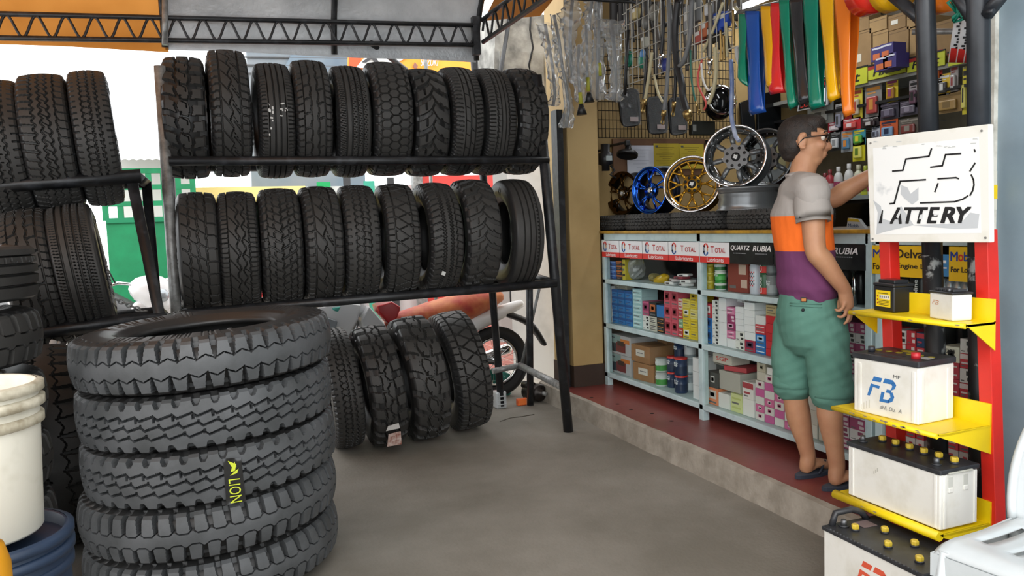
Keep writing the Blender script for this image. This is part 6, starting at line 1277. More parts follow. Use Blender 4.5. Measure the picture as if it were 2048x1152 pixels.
# batteries
m_case = mat('white_battery_case', '#e4e3dc', .35, col2='#d3d0c4', scale=7, lo=.25, hi=.5); m_lid = mat('black_battery_lid', '#222326', .4, col2='#333539', scale=20); m_lead = mat('lead_terminal', '#6b6d70', .4, .7); m_capy = flat('#cdb13a', .4); m_chipw = flat('#d8d7cf')
class Bat:
    """battery with its long printed face toward -X; origin at its bottom left front corner as seen"""
    def __init__(s, name, label, front_r, z, L, D, Hh, turn=0, case=None, lid=None):
        s.o = thing(name, label, 'battery', (0, 0, 0), 'batteries on and under the stand'); s.R = Matrix.Rotation(turn, 3, 'Z'); s.c = Vector((front_r[0], front_r[1], z)); s.L, s.D, s.H = L, D, Hh
        s.o.location = s.P(L/2, D/2, 0); ORG[s.o] = s.o.location.copy(); s.case = case or m_case; s.lid = lid or m_lid
    def P(s, u, d, h): return s.c+s.R @ Vector((d, u, h))     # u along its length away from the viewer, d depth, h up
    def box(s, nm, u0, u1, d0, d1, h0, h1, m, bev=.004, par=None):
        b = MB(); b.box(s.P((u0+u1)/2, (d0+d1)/2, (h0+h1)/2), (d1-d0, u1-u0, h1-h0), s.R, bev=bev); return b.part(nm, m, par or s.o)
    def cyl(s, nm, u, d, h0, h1, r, m, r2=None, n=16): return MB().cyl(s.P(u, d, h0), s.P(u, d, h1), r, r2, n).part(nm, m, s.o)
    def text(s, nm, tx, u, h, hh, w_, m, bold=.02, shear=0, par=None):
        b = MB(); lettering(b, tx, s.P(u, -.0006, h), s.R @ DY, UZ, hh, w_, 0, bold, shear); return b.part(nm, m, par or s.o)
    def body(s, lidh=.02, over=.004):
        s.box('case', 0, s.L, 0, s.D, 0, s.H-lidh, s.case, .005); s.box('lid', -over, s.L+over, -over, s.D+over, s.H-lidh, s.H, s.lid, .004)
    def vent(s, u, d, h0, par=None):
        s.cyl('vent_cap', u, d, h0, h0+.006, .015, m_lid); b = MB(); c = s.P(u, d, h0+.014); b.lathe([(0, -.008), (.0125, -.008), (.0135, -.004), (.0135, .004), (.011, .008), (0, .008)], 6, c=c, M=s.R, smooth=False); b.part('vent_plug', m_capy, s.o)
# white FB battery on the middle shelf
c = atz(1836, 851, .6535); e = atz(1728, 825, .6535); t = math.atan2(-(e.x-c.x), e.y-c.y)
B2 = Bat('car_battery', 'white battery with worn blue logo and red terminal on the middle yellow shelf', (c.x, c.y), .6535, .272, .185, .222, t); B2.body(.022, .005)
for u in (.018, .244): B2.box('case_rib', u-.007, u+.007, -.003, .004, .004, .185, m_case, .002)
for d in (.02, .155): B2.box('case_rib', -.003, .004, d-.008, d+.008, .004, .185, m_case, .002)
B2.box('handle_recess', .09, .20, .02, .055, .2215, .2235, flat('#2e3034'), .001)
B2.cyl('red_terminal_cap', .045, .045, .222, .244, .0155, flat('#b3242c', .35)); B2.cyl('black_terminal_cap', .235, .05, .222, .242, .012, flat('#2c2f36', .4))
for k in range(6): B2.cyl('vent_disc', .03+.042*k, .105-.002*k, .2225, .2242, .012, flat('#8b7f1f'))
B2.box('yellow_sticker', .13, .19, .13, .165, .2222, .2232, flat('#9c8a22'), .0004); B2.box('pale_sticker', .01, .05, .06, .095, .2222, .2232, flat('#9d9e9c'), .0004); B2.box('dark_red_sticker', .17, .215, .1, .145, .2222, .2232, flat('#5d2621'), .0004)
def logo(bt, u, h, w_, hh, m):
    """slanting two-letter logo built of strokes, left part worn"""
    b = MB()
    def pt(x, y, l=0): return bt.P(u+w_*(.5-x)-.18*hh*(y-.5)*1.0, -.0008, h+hh*y)
    def poly(pl): b.add([pt(x, y) for x, y in pl], [tuple(range(len(pl)))])
    poly([(.0, .15), (.10, .15), (.17, .55), (.40, .52), (.42, .64), (.07, .68)]); poly([(.10, .80), (.42, .80), (.46, .98), (.14, 1.0)])
    poly([(.48, .0), (.82, .0), (.84, .13), (.60, .13), (.62, .42), (.50, .42)]); poly([(.50, .80), (.55, 1.0), (.84, .98), (.93, .88), (.80, .80)])
    poly([(.66, .42), (.84, .42), (.86, .56), (.68, .56)]); poly([(.80, .0), (.95, .10), (.99, .30), (.90, .48), (.80, .44), (.86, .26), (.78, .13)]); poly([(.82, .55), (.95, .62), (.99, .80), (.90, .92), (.80, .82), (.86, .72)])
    b.part('logo', m, bt.o)
logo(B2, .148, .055, .115, .088, flat('#2f6fae')); B2.text('grade_mark', 'MF', .085, .150, .012, .028, flat('#4a4a4c'), .01)
B2.text('worn_script', 'dHi. Du.  A', .11, .028, .015, .09, flat('#6a6d70'), -.002, .3)
for k in range(4): B2.box('scuff', .235-.012*k, .239-.012*k, -.0008, .0, .01+.004*k, .03+.008*k, flat('#c9c6ba'), .0001)
# small black battery and small white battery on the top shelf
c = atz(1787, 626, 1.0125); e = atz(1736, 618, 1.0125); t = math.atan2(-(e.x-c.x), e.y-c.y)
B0 = Bat('motorcycle_battery', 'small black battery with yellow warning label on the top yellow shelf', (c.x, c.y), 1.0125, .118, .085, .108, t, flat('#18191b', .35), flat('#1d1e21', .35)); B0.body(.012, .002)
B0.box('lid_step', .012, .106, .012, .073, .107, .121, flat('#1d1e21', .35), .003); B0.box('red_lid_mark', .03, .06, .02, .05, .1208, .1216, flat('#8d2b2a'), .0003)
lbx = B0.box('yellow_label', .018, .102, -.0012, .0, .018, .080, flat('#ecd011'), .0003)
B0.box('white_band', .02, .08, -.0017, -.001, .048, .064, flat('#e8e8e0'), .0002, lbx)
for k in range(4): B0.box('print_line', .026, .085, -.0018, -.0012, .024+.0055*k, .0262+.0055*k, flat('#4d4718'), .0001, lbx)
for k in range(5): B0.box('warning_mark', .026+.0115*k, .032+.0115*k, -.0022, -.0016, .052, .060, flat('#40403a'), .0004, lbx)
for k in range(3): B0.box('red_mark', .088, .095, -.0018, -.0012, .028+.013*k, .034+.013*k, flat('#a8432c'), .0002, lbx)
B0.box('print_line', .03, .09, -.0018, -.0012, .068, .071, flat('#4d4718'), .0001, lbx)
c = atz(1905, 643, 1.0125); e = atz(1851, 634, 1.0125); t = math.atan2(-(e.x-c.x), e.y-c.y)
B1 = Bat('motorcycle_battery', 'small white battery with black lid on the top yellow shelf', (c.x, c.y), 1.0125, .118, .075, .098, t); B1.body(.008, .003)
for k in range(5): B1.box('lid_rib', .012+.02*k, .026+.02*k, .012, .062, .098, .107, flat('#2b2d30'), .002)
B1.cyl('terminal', .03, .01, .098, .110, .006, m_lead); logo(B1, .085, .05, .034, .016, flat('#c98f6a'))
# long white battery on the lowest yellow shelf
c = atz(1880, 1062, .320); e = atz(1688, 985, .320); t = math.atan2(-(e.x-c.x), e.y-c.y)
B3 = Bat('truck_battery', 'long white battery with six yellow plugs on the lowest yellow shelf', (c.x, c.y), .320, .408, .172, .208, t); B3.body(.018, .005)
for k in range(6): B3.vent(.035+.062*k, .105, .208)
for u in (.05, .375): B3.cyl('terminal_base', u, .04, .208, .213, .016, m_lid); B3.cyl('terminal', u, .04, .212, .232, .010, m_lead, .0085)
for u in (.02, .385): B3.box('case_rib', u-.006, u+.006, -.003, .004, .004, .188, m_case, .002)
for d in (.045, .115): B3.box('grip_slot', -.0015, .002, d-.011, d+.011, .130, .178, flat('#c3c3bb'), .001); B3.box('grip_pad', -.004, .001, d-.011, d+.011, .124, .142, m_case, .003)
for d in (.02, .16): B3.box('case_rib', -.004, .003, d-.006, d+.006, .004, .188, m_case, .002)
B3.box('carry_strap', -.010, -.003, .03, .14, .190, .196, flat('#b9b9ae'), .002)
for k in range(3): B3.box('scuff', .28-.008*k, .284-.008*k, -.0008, 0, .115+.007*k, .126+.008*k, flat('#b7b5ab'), .0001)
# big battery on the floor
c = atz(1846, 1142, .275); e = atz(1660, 1052, .275); t = math.atan2(-(e.x-c.x), e.y-c.y)
B4 = Bat('truck_battery', 'largest white battery with black top standing on the floor by the chair', (c.x, c.y), 0, .44, .235, .265, t); B4.body(.016, .005)
for k, (u, d) in enumerate(((.36, .07), (.30, .145), (.20, .06), (.17, .145), (.07, .06), (.05, .145))): B4.vent(u, d, .265)
B4.cyl('terminal_base', .405, .06, .265, .271, .019, m_lid); B4.cyl('terminal', .405, .06, .270, .290, .0115, m_lead, .0095)
b = MB(); b.tube([B4.P(.432, .03, .262), B4.P(.436, .05, .305), B4.P(.432, .12, .310), B4.P(.428, .16, .295), B4.P(.43, .19, .262)], .012, 8); b.part('rope_handle', m_lid, B4.o)
B4.box('grey_sticker', .36, .415, .11, .17, .2652, .2675, flat('#6e5f60'), .0005)
b = MB()
for k in range(24): b.box(B4.P(.02+.0165*k, -.004, .266), (.004, .004, .003), B4.R)
b.part('lid_seam_teeth', flat('#55575a'), B4.o)
logo(B4, .21, .10, .13, .11, flat('#d8563a'))
# ---------------------------------------------------------------- the man at the counter
A0 = Vector((2.62, 2.88, 0)); NV = A0.normalized()
def vp(px, py, off=0.0):
    """place on the upright plane through him that faces the viewer, moved off metres farther away"""
    d = ray(px, py); t = ((A0+NV*off-CAM).dot(NV))/d.dot(NV); return CAM+d*t
def blob(mb, pts, rad, n=14, flat=None, sub=5):
    """tapered rounded limb along points"""
    P = [Vector(p) for p in pts]; Q, R_ = [], []
    for i in range(len(P)-1):
        a, b_, c, d = P[max(i-1, 0)], P[i], P[i+1], P[min(i+2, len(P)-1)]
        for k in range(sub):
            t = k/sub; Q.append(.5*((2*b_)+(c-a)*t+(2*a-5*b_+4*c-d)*t*t+(3*b_-a-3*c+d)*t**3)); R_.append(rad[i]*(1-t)+rad[i+1]*t)
    Q.append(P[-1]); R_.append(rad[-1])
    d0 = (Q[0]-Q[1]).normalized(); d1 = (Q[-1]-Q[-2]).normalized(); k = 1 if flat is None else min(flat[1:])
    q = [Q[0]+d0*R_[0]*k*s for s in (.98, .8, .45)]; r = [R_[0]*s for s in (.15, .6, .9)]; q2 = [Q[-1]+d1*R_[-1]*k*s for s in (.45, .8, .98)]; r2 = [R_[-1]*s for s in (.9, .6, .15)]
    mb.tube(q+Q+q2, r+R_+r2, n, flat=flat); return mb
def fuse(mb, name, vox, mats, smooth=3, parent=None, disp=None, label=None):
    me = mb.mesh(name, mats, fix=True); o = bpy.data.objects.new(name, me); COL.objects.link(o)
    m = o.modifiers.new('r', 'REMESH'); m.mode = 'VOXEL'; m.voxel_size = vox; m.use_smooth_shade = True
    if smooth: s_ = o.modifiers.new('s', 'SMOOTH'); s_.factor = .5; s_.iterations = smooth
    dg = bpy.context.evaluated_depsgraph_get(); e = o.evaluated_get(dg); nm = bpy.data.meshes.new_from_object(e); bpy.data.objects.remove(o)
    off = ORG[parent] if parent else Vector((0, 0, 0)); k = len(nm.vertices); co = np.empty(k*3, np.float32); nm.vertices.foreach_get('co', co); co = co.reshape(-1, 3)
    if disp is not None:
        no = np.empty(k*3, np.float32); nm.vertices.foreach_get('normal', no); co = co+no.reshape(-1, 3)*disp(co)[:, None]
    co = (co-np.array(off, np.float32)[None, :]).astype(np.float32); nm.vertices.foreach_set('co', co.ravel()); nm.name = name
    nm.polygons.foreach_set('use_smooth', np.ones(len(nm.polygons), bool)); nm.materials.clear()
    for m in (mats if isinstance(mats, list) else [mats]): nm.materials.append(m)
    nm.update(); ob = bpy.data.objects.new(name, nm); COL.objects.link(ob)
    if parent: ob.parent = parent; ORG[ob] = off
    if label: ob['label'] = label
    return ob
def skin_mat():
    m = mat('skin', '#b98a68', .5, col2='#a9775a', scale=9, spec=.4, lo=.3, hi=.7)
    b = m.node_tree.nodes['Principled BSDF']; b.inputs['Subsurface Weight'].default_value = .12; b.inputs['Subsurface Radius'].default_value = (.012, .005, .003); b.inputs['Subsurface Scale'].default_value = .5
    return m
m_skin = skin_mat()
man = thing('person', 'man in grey, orange and purple banded t-shirt and green shorts at the counter, reaching out', 'person', (2.60, 2.88, .146))
fb = Vector((math.cos(math.radians(-14)), math.sin(math.radians(-14)), 0))   # chest direction
rb = Vector((fb.y, -fb.x, 0))                                               # his right
fh = Vector((math.cos(math.radians(-36)), math.sin(math.radians(-36)), -.03)).normalized(); rh = fh.cross(UZ).normalized(); uh = rh.cross(fh)
pel = vp(1618, 640, 0); chest = vp(1603, 425, 0); neck0 = vp(1602, 368, .01); hc = vp(1608, 283, .01)
body = MB()
# trunk, neck
blob(body, [pel+UZ*.0, pel.lerp(chest, .35), chest, vp(1603, 388, 0)], [.13, .122, .135, .10], 20, (rb, 1.12, .84))
blob(body, [vp(1600, 372, .01), vp(1604, 350, .01), hc-uh*.07+fh*.01], [.066, .057, .058], 16)
# head: skull, face, jaw, nose, lips, ears
def hp(f, r, u): return hc+fh*f+rh*r+uh*u
def ell(mb, c, rad, n=22, m=14):
    M = Matrix((fh, rh, uh)).transposed(); mb.sph(c, rad, n, m, M=M)
ell(body, hp(-.012, 0, .022), (.098, .076, .092)); ell(body, hp(.022, 0, -.03), (.068, .064, .085)); ell(body, hp(.040, 0, -.082), (.042, .046, .034)); ell(body, hp(.005, 0, -.062), (.062, .056, .038))
blob(body, [hp(.088, 0, .012), hp(.100, 0, -.012), hp(.106, 0, -.028)], [.011, .013, .016], 10); ell(body, hp(.096, .012, -.031), (.012, .010, .009)); ell(body, hp(.096, -.012, -.031), (.012, .010, .009))
ell(body, hp(.082, 0, .034), (.018, .052, .014)); ell(body, hp(.088, 0, -.056), (.013, .026, .008)); ell(body, hp(.085, 0, -.069), (.013, .023, .009)); ell(body, hp(.066, .038, -.022), (.024, .022, .022)); ell(body, hp(.066, -.038, -.022), (.024, .022, .022))
for s_ in (1, -1):
    pts = [hp(-.012-.016*math.cos(a)*.9, s_*(.077+.012*math.sin(a*.5)**2), -.005+.031*math.sin(a)) for a in [-1.9+3.9*k/9 for k in range(10)]]
    blob(body, pts, [.008]*10, 8, sub=2); ell(body, hp(-.010, s_*.076, -.004), (.016, .007, .026)); ell(body, hp(-.004, s_*.079, -.032), (.009, .007, .010))
# right arm hanging, bent a little forward
shR = vp(1622, 388, -.13); elR = vp(1631, 500, -.17); wrR = vp(1690, 580, -.13)
blob(body, [shR, shR.lerp(elR, .45), elR, elR.lerp(wrR, .28), wrR], [.060, .051, .045, .046, .029], 16)
kR = vp(1694, 611, -.12); wrR2 = vp(1691, 590, -.13)
sl = RT  # picture right, level
blob(body, [wrR, wrR2, kR], [.027, .031, .030], 14, (NV, .78, 1.0))
def finger(mb, pts, r0=.0088): blob(mb, pts, [r0*1.08, r0*1.0, r0*.92, r0*.8][:len(pts)], 9, sub=3)
for (pp, o0, o1) in (([(1689, 608), (1684, 618), (1677, 622), (1671, 619)], -.145, -.15), ([(1693, 613), (1691, 627), (1684, 634), (1675, 633)], -.13, -.14), ([(1697, 615), (1698, 632), (1694, 642), (1689, 648)], -.115, -.125), ([(1699, 612), (1702, 626), (1701, 637), (1697, 644)], -.10, -.105)):
    finger(body, [vp(x, y, o0+(o1-o0)*i/3) for i, (x, y) in enumerate(pp)])
blob(body, [vp(1684, 592, -.115), vp(1679, 604, -.10), vp(1677, 616, -.10)], [.013, .0105, .0085], 9, sub=3)
# left arm stretched out toward the back shelves
shL = vp(1592, 392, .15); elL = vp(1664, 398, .13); wrL = vp(1752, 346, .10)
blob(body, [shL, shL.lerp(elL, .5), elL, elL.lerp(wrL, .3), wrL], [.058, .050, .045, .047, .030], 16)
d_ = (wrL-elL).normalized(); hL = wrL+d_*.085; blob(body, [wrL, wrL+d_*.03, hL], [.028, .031, .032], 14, (UZ, 1.05, .6))
for k in range(4):
    q = hL+UZ*(.026-.0175*k)+d_*.0; L = (.068, .078, .073, .058)[k]; finger(body, [q-d_*.02, q+d_*L*.4, q+d_*L*.75-NV*.012, q+d_*L*.95-NV*.028])
blob(body, [wrL+d_*.025+UZ*.02, wrL+d_*.06+UZ*.05-NV*.01, wrL+d_*.095+UZ*.058-NV*.02], [.013, .0105, .0085], 9, sub=3)
# legs and feet
def leg(hip, knee, calf, ank, heel, toe):
    blob(body, [hip, hip.lerp(knee, .5), knee, calf, calf.lerp(ank, .6), ank], [.086, .074, .056, .057, .041, .035], 18)
    h = Vector((heel.x, heel.y, .160+.022)); fd = Vector((toe.x-heel.x, toe.y-heel.y, 0)).normalized(); sd = Vector((fd.y, -fd.x, 0))
    blob(body, [ank+UZ*.01, Vector((ank.x, ank.y, .215))-fd*.006, h+fd*.028+UZ*.012], [.035, .036, .033], 14)
    blob(body, [h+fd*.02, h+fd*.09+UZ*.018, h+fd*.16+UZ*.0, h+fd*.19-UZ*.004], [.031, .037, .040, .034], 14, (UZ, .62, 1.0))
    for k in range(5):
        q = h+fd*(.185-.010*k)+sd*((-.028+.0145*k)*(1 if sd.dot(rb) > 0 else 1)); blob(body, [q, q+fd*.028-UZ*.006, q+fd*(.05-.004*k)-UZ*.010], [.0125-.0012*k]*3, 8, sub=3)
    return h, fd
hR = Vector((2.585, 2.785, .16)); hLf = Vector((2.592, 2.975, .16))
fR = leg(vp(1655, 655, -.04), vp(1660, 778, -.05), vp(1660, 832, -.06), Vector((2.625, 2.785, .245)), hR, hR+Vector((.25, -.02, 0)))
fL = leg(vp(1590, 650, .04), vp(1588, 772, .06), vp(1597, 832, .07), Vector((2.628, 2.975, .245)), hLf, hLf+Vector((.25, .035, 0)))
fuse(body, 'body', .0058, m_skin, 4, man)
# t-shirt: trunk and two sleeves, banded by height
m_sh = bpy.data.materials.new('banded_jersey'); m_sh.use_nodes = True; t = m_sh.node_tree; bs = t.nodes['Principled BSDF']; bs.inputs['Roughness'].default_value = .85; bs.inputs['Specular IOR Level'].default_value = .2
tc_ = t.nodes.new('ShaderNodeTexCoord'); sx_ = t.nodes.new('ShaderNodeSeparateXYZ'); t.links.new(tc_.outputs['Object'], sx_.inputs[0])
def step_node(z, c0, c1):
    mm = t.nodes.new('ShaderNodeMapRange'); mm.inputs['From Min'].default_value = z-.0015; mm.inputs['From Max'].default_value = z+.0015; t.links.new(sx_.outputs['Z'], mm.inputs['Value'])
    mx_ = t.nodes.new('ShaderNodeMix'); mx_.data_type = 'RGBA'; t.links.new(mm.outputs[0], mx_.inputs['Factor'])
    for s_, c in (('A', c0), ('B', c1)):
        if hasattr(c, 'outputs'): t.links.new(c.outputs['Result'], mx_.inputs[s_])
        else: mx_.inputs[s_].default_value = (*srgb(c), 1)
    return mx_
zo = vp(1604, 431, -.05).z-.146; zp = vp(1606, 501, -.05).z-.146
# mix outputs: the colour sockets sit past the float and vector ones
def mixc(z, a, b_):
    mm = t.nodes.new('ShaderNodeMapRange'); mm.inputs['From Min'].default_value = z-.0015; mm.inputs['From Max'].default_value = z+.0015; t.links.new(sx_.outputs['Z'], mm.inputs['Value'])
    q = t.nodes.new('ShaderNodeMixRGB'); t.links.new(mm.outputs[0], q.inputs['Fac'])
    for i, c in ((1, a), (2, b_)):
        if isinstance(c, str): q.inputs[i].default_value = (*srgb(c), 1)
        else: t.links.new(c.outputs[0], q.inputs[i])
    return q
lowc = mixc(zp, '#6a3a5e', '#f2722a'); allc = mixc(zo, lowc, '#a39d98'); t.links.new(allc.outputs[0], bs.inputs['Base Color'])
nz = t.nodes.new('ShaderNodeTexNoise'); nz.inputs['Scale'].default_value = 22; nz.inputs['Detail'].default_value = 3; t.links.new(tc_.outputs['Object'], nz.inputs['Vector']); bp_ = t.nodes.new('ShaderNodeBump'); bp_.inputs['Strength'].default_value = .35; bp_.inputs['Distance'].default_value = .01; t.links.new(nz.outputs['Fac'], bp_.inputs['Height']); t.links.new(bp_.outputs[0], bs.inputs['Normal'])
m_slv = mat('grey_jersey', '#a39d98', .85, spec=.2, bump=.35, scale=6, bscale=24)
sh = MB()
hem = vp(1614, 575, 0)
blob(sh, [hem, vp(1610, 520, 0), vp(1605, 465, 0), vp(1603, 425, 0), vp(1603, 393, 0)], [.146, .141, .145, .150, .118], 24, (rb, 1.09, .86))
blob(sh, [vp(1600, 376, .01), vp(1601, 366, .01)], [.082, .072], 18)
blob(sh, [vp(1601, 382, -.02), shR+UZ*.012, shR.lerp(elR, .22)], [.088, .078, .070], 18); blob(sh, [vp(1600, 382, .03), shL+UZ*.012, shL.lerp(elL, .2)], [.088, .078, .070], 18)
def folds(co):
    z = co[:, 2]; x = (co[:, 0]*.74-co[:, 1]*.67); lowf = np.clip((1.28-z)/.25, 0, 1)
    return .0035*np.sin(z*70+x*38+2*np.sin(x*25))*lowf+.0022*np.sin(x*60+z*24)*(1-lowf)
fuse(sh, 'tshirt', .0065, m_sh, 3, man, folds, 'grey, orange and purple banded t-shirt')
for nm, a, c, s_ in (('right', shR, elR, 1), ('left', shL, elL, -1)):
    sv = MB(); e = a.lerp(c, .50); d = (e-a).normalized(); n = 22; rows = []
    u = d.orthogonal().normalized(); w_ = d.cross(u); Ls = (e-a).length; prof = [(-.035, .050), (-.015, .066), (.01, .074), (.04, .077), (.075, .076), (.11, .074), (Ls*.8, .073), (Ls, .074), (Ls+.002, .070), (Ls-.02, .064)]
    vs = [a+d*h+(u*math.cos(2*PI*j/n)+w_*math.sin(2*PI*j/n))*(r+.002*math.sin(3*2*PI*j/n+h*60)) for h, r in prof for j in range(n)]
    sv.add(vs, [(i*n+j, i*n+(j+1) % n, (i+1)*n+(j+1) % n, (i+1)*n+j) for i in range(len(prof)-1) for j in range(n)], 0, True)
    sv.part('sleeve', m_slv, man)
# collar ring
cp = vp(1602, 356, .01); MB().tube([cp+(fb*.062*math.cos(a)+rb*.066*math.sin(a))+UZ*(-.016*math.cos(a)-.002) for a in [2*PI*k/26 for k in range(26)]], .0075, 8, closed=True).part('collar', m_slv, man)
# shorts with folds, waistband label and welt pocket
m_shorts = mat('sage_green_cotton', '#5f8a7c', .85, col2='#557f72', scale=5, spec=.2, bump=.2, bscale=90)
so_ = MB(); wb = vp(1613, 594, 0)
blob(so_, [wb, vp(1616, 625, 0), vp(1618, 660, 0)], [.132, .152, .150], 24, (rb, 1.06, .90))
for hip, mid, hm in ((vp(1648, 660, -.045), vp(1656, 722, -.05), vp(1663, 776, -.05)), (vp(1592, 655, .045), vp(1586, 712, .06), vp(1586, 758, .065))):
    blob(so_, [hip, mid, hm, hm-UZ*.018], [.106, .097, .094, .094], 22)
def folds2(co):
    z = co[:, 2]; x = (co[:, 0]*.74-co[:, 1]*.67); return .0032*np.sin((z*.8+x*1.1)*48+4*np.sin(x*11+z*6))*np.clip((.95-z)/.15, 0, 1)+.0012*np.sin(z*110-x*60+2*np.sin(z*20))
fuse(so_, 'shorts', .0065, m_shorts, 3, man, folds2, 'sage green knee-length shorts')
for k, (cx_, cy_, off, r) in enumerate(((1663, 783, -.05, .0865), (1586, 764, .065, .0865))):
    q = vp(cx_, cy_, off); MB().lathe([(r*1.03, .055), (r*1.075, .045), (r*1.085, .0), (r*1.085, -.018), (r*1.0, -.019), (r*.95, .0)], 26, c=q).part('leg_hem', m_shorts, man)
def onback(px, py):   # point just outside the seat of the shorts under a pixel
    d = ray(px, py).normalized(); ob = [c for c in man.children if c.name.startswith('shorts')][0]
    ok, loc, no, ix = ob.ray_cast(CAM-man.location, d); return (loc+man.location-d*.003) if ok else vp(px, py, -.14)
def decal(nm, m, pl, lab=None):
    b = MB(); P = [onback(x, y) for x, y in pl]; b.prism(P, -ray(pl[0][0], pl[0][1]).normalized()*.0025); b.part(nm, m, man, lab)
decal('waist_label', flat('#121314'), [(1601, 604), (1614, 604), (1614, 594), (1601, 594)], 'small black waist label'); 
b = MB(); P = [onback(x, y)-ray(x, y).normalized()*.0055 for x, y in ((1603, 602.5), (1612, 602.5), (1612, 597), (1603, 597))]; b.add(P, [(0, 1, 2, 3)]); b.part('label_print', flat('#b5763a'), man)
for a, c in (((1580, 606), (1644, 609)), ((1580, 611), (1644, 615))): MB().tube([onback(a[0]+(c[0]-a[0])*k/8, a[1]+(c[1]-a[1])*k/8) for k in range(9)], .0022, 6).part('pocket_welt', m_shorts, man)
q = onback(1606, 620); MB().sph(q, .0075, 10, 7).part('pocket_button', flat('#23262a'), man)
# hair, glasses, eyes
hr = MB()
ell(hr, hp(-.018, 0, .034), (.100, .0805, .088)); ell(hr, hp(-.052, 0, -.020), (.060, .072, .060)); ell(hr, hp(.030, 0, .078), (.062, .064, .044)); ell(hr, hp(-.06, 0, -.06), (.036, .050, .030))
fuse(hr, 'hair', .006, mat('short_black_hair', '#17120f', .6, col2='#2b211b', scale=60, bump=.8, bscale=220), 2, man, lambda co: .0015*np.sin(co[:, 0]*900)*np.sin(co[:, 1]*820)*np.sin(co[:, 2]*860))
# clear the hair off the face and round the ears
hob = [c for c in man.children if c.name.startswith('hair')][0]; bm = bmesh.new(); bm.from_mesh(hob.data); off = man.location; kill = []
for v in bm.verts:
    p = v.co+off-hc; f, r, u = p.dot(fh), p.dot(rh), p.dot(uh)
    if u < .050 and f > .052-.0*u: kill.append(v)
    elif u < .012 and f > -.002+.0*abs(r) and abs(r) > .03: kill.append(v)
    elif u < .034 and -.002 < f and abs(r) > .0 and f > .025: kill.append(v)
bmesh.ops.delete(bm, geom=kill, context='VERTS'); bm.to_mesh(hob.data); bm.free()
g = thing('glasses', 'black-framed glasses worn by the man at the counter', 'glasses', hp(.08, 0, .012)); m_gl = flat('#101011', .3)
for s_ in (1, -1):
    MB().tube([hp(-.008, s_*.082, .008), hp(.02, s_*.080, .014), hp(.088, s_*.071, .017)], .0030, 8).part('temple', m_gl, g); MB().tube([hp(-.008, s_*.082, .008), hp(-.024, s_*.081, -.008), hp(-.030, s_*.080, -.022)], .0032, 8).part('temple_tip', m_gl, g)
    ring = [hp(.098-.008*abs(math.cos(a))*.5, s_*(.034+.028*math.cos(a)), .010+.019*math.sin(a)) for a in [2*PI*k/22 for k in range(22)]]
    MB().tube(ring, .0026, 6, closed=True).part('rim', m_gl, g); b = MB(); b.add(ring, [tuple(range(22))]); b.part('lens', m_glass, g)
    for nm, c, r, m in (('eyeball', hp(.074, s_*.031, .012), .0135, flat('#d9d2c8', .3)), ('iris', hp(.0835, s_*.031, .012), .0058, flat('#20130c', .25))): MB().sph(c, r, 14, 9).part(nm, m, man)
    blob_ = MB(); blob(blob_, [hp(.090, s_*.014, .034), hp(.090, s_*.034, .040), hp(.078, s_*.054, .034)], [.004, .005, .003], 8, sub=3); blob_.part('eyebrow', flat('#1c1511'), man)
MB().tube([hp(.100, .008, .014), hp(.104, 0, .017), hp(.100, -.008, .014)], .0026, 6).part('bridge', m_gl, g)
b = MB(); blob(b, [hp(.097, -.018, -.0625), hp(.1005, 0, -.062), hp(.097, .018, -.0625)], [.0018, .0026, .0018], 6, sub=3); b.part('lip_line', flat('#7d4a42'), man)
# flip-flops
for k, (h, fd) in enumerate((fR, fL)):
    sd = Vector((fd.y, -fd.x, 0)); o = thing('flip_flop', ('dark blue flip-flop under the man\'s near foot', 'dark blue flip-flop under the man\'s far foot')[k], 'flip-flop', (h.x, h.y, .146), 'flip-flops on his feet')
    out_ = []
    for j in range(28):
        a = 2*PI*j/28; l = .105+.138*math.cos(a); wv = (.044+.006*math.cos(a))*math.sin(a); out_.append(Vector((h.x, h.y, .146))+fd*(l-.012)+sd*wv)
    b = MB(); b.prism(out_, (0, 0, .017)); b.part('sole', flat('#2b3340', .7), o); b = MB(); b.prism([p+UZ*.0172+(Vector((h.x, h.y, .146))+fd*.095-p)*.03 for p in out_], (0, 0, .0022)); b.part('footbed', flat('#454c58', .7), o)
    c = Vector((h.x, h.y, .19))
    for s_ in (1, -1): MB().tube([c+fd*.175-UZ*.012, c+fd*.13+sd*s_*.022+UZ*.020, c+fd*.08+sd*s_*.042-UZ*.012, c+fd*.06+sd*s_*.043-UZ*.027], .006, 8).part('strap', flat('#232a36', .6), o)
# ---------------------------------------------------------------- white plastic chair at the right edge
m_chair = mat('white_garden_plastic', '#ccd2d4', .38, col2='#bcc3c5', scale=4, spec=.5)
ch = thing('plastic_chair', 'white moulded plastic chair cut by the right edge of the photo', 'chair', (2.13, 1.46, 0))
CH = Matrix.Rotation(math.radians(7), 3, 'Z'); co_ = Vector((2.13, 1.47, 0))
def cpt(f, s, h): return co_+CH @ Vector((-f, s, h))     # f toward its front (to the left), s toward its far side
b = MB(); N, Mx = 22, 20; vs = []
for i in range(N+1):
    f = -.20+.40*i/N
    for j in range(Mx+1):
        s_ = -1+2*j/Mx; hw = .205+.012*(i/N); z = .445-.022*math.cos(s_*PI/2)*math.sin(PI*min(1, (i+2)/N))*1.0-.03*max(0, (i/N-.82)/.18)**2-.018*max(0, abs(s_)-.9)/.1
        vs.append(cpt(f, s_*hw, z))
def slot(i, j): return any((i in (5, 6, 7, 8, 9, 10, 11, 12, 13, 14)) and j == k and not (i < 5+abs(k-10)*0) for k in (4, 7, 10, 13, 16))
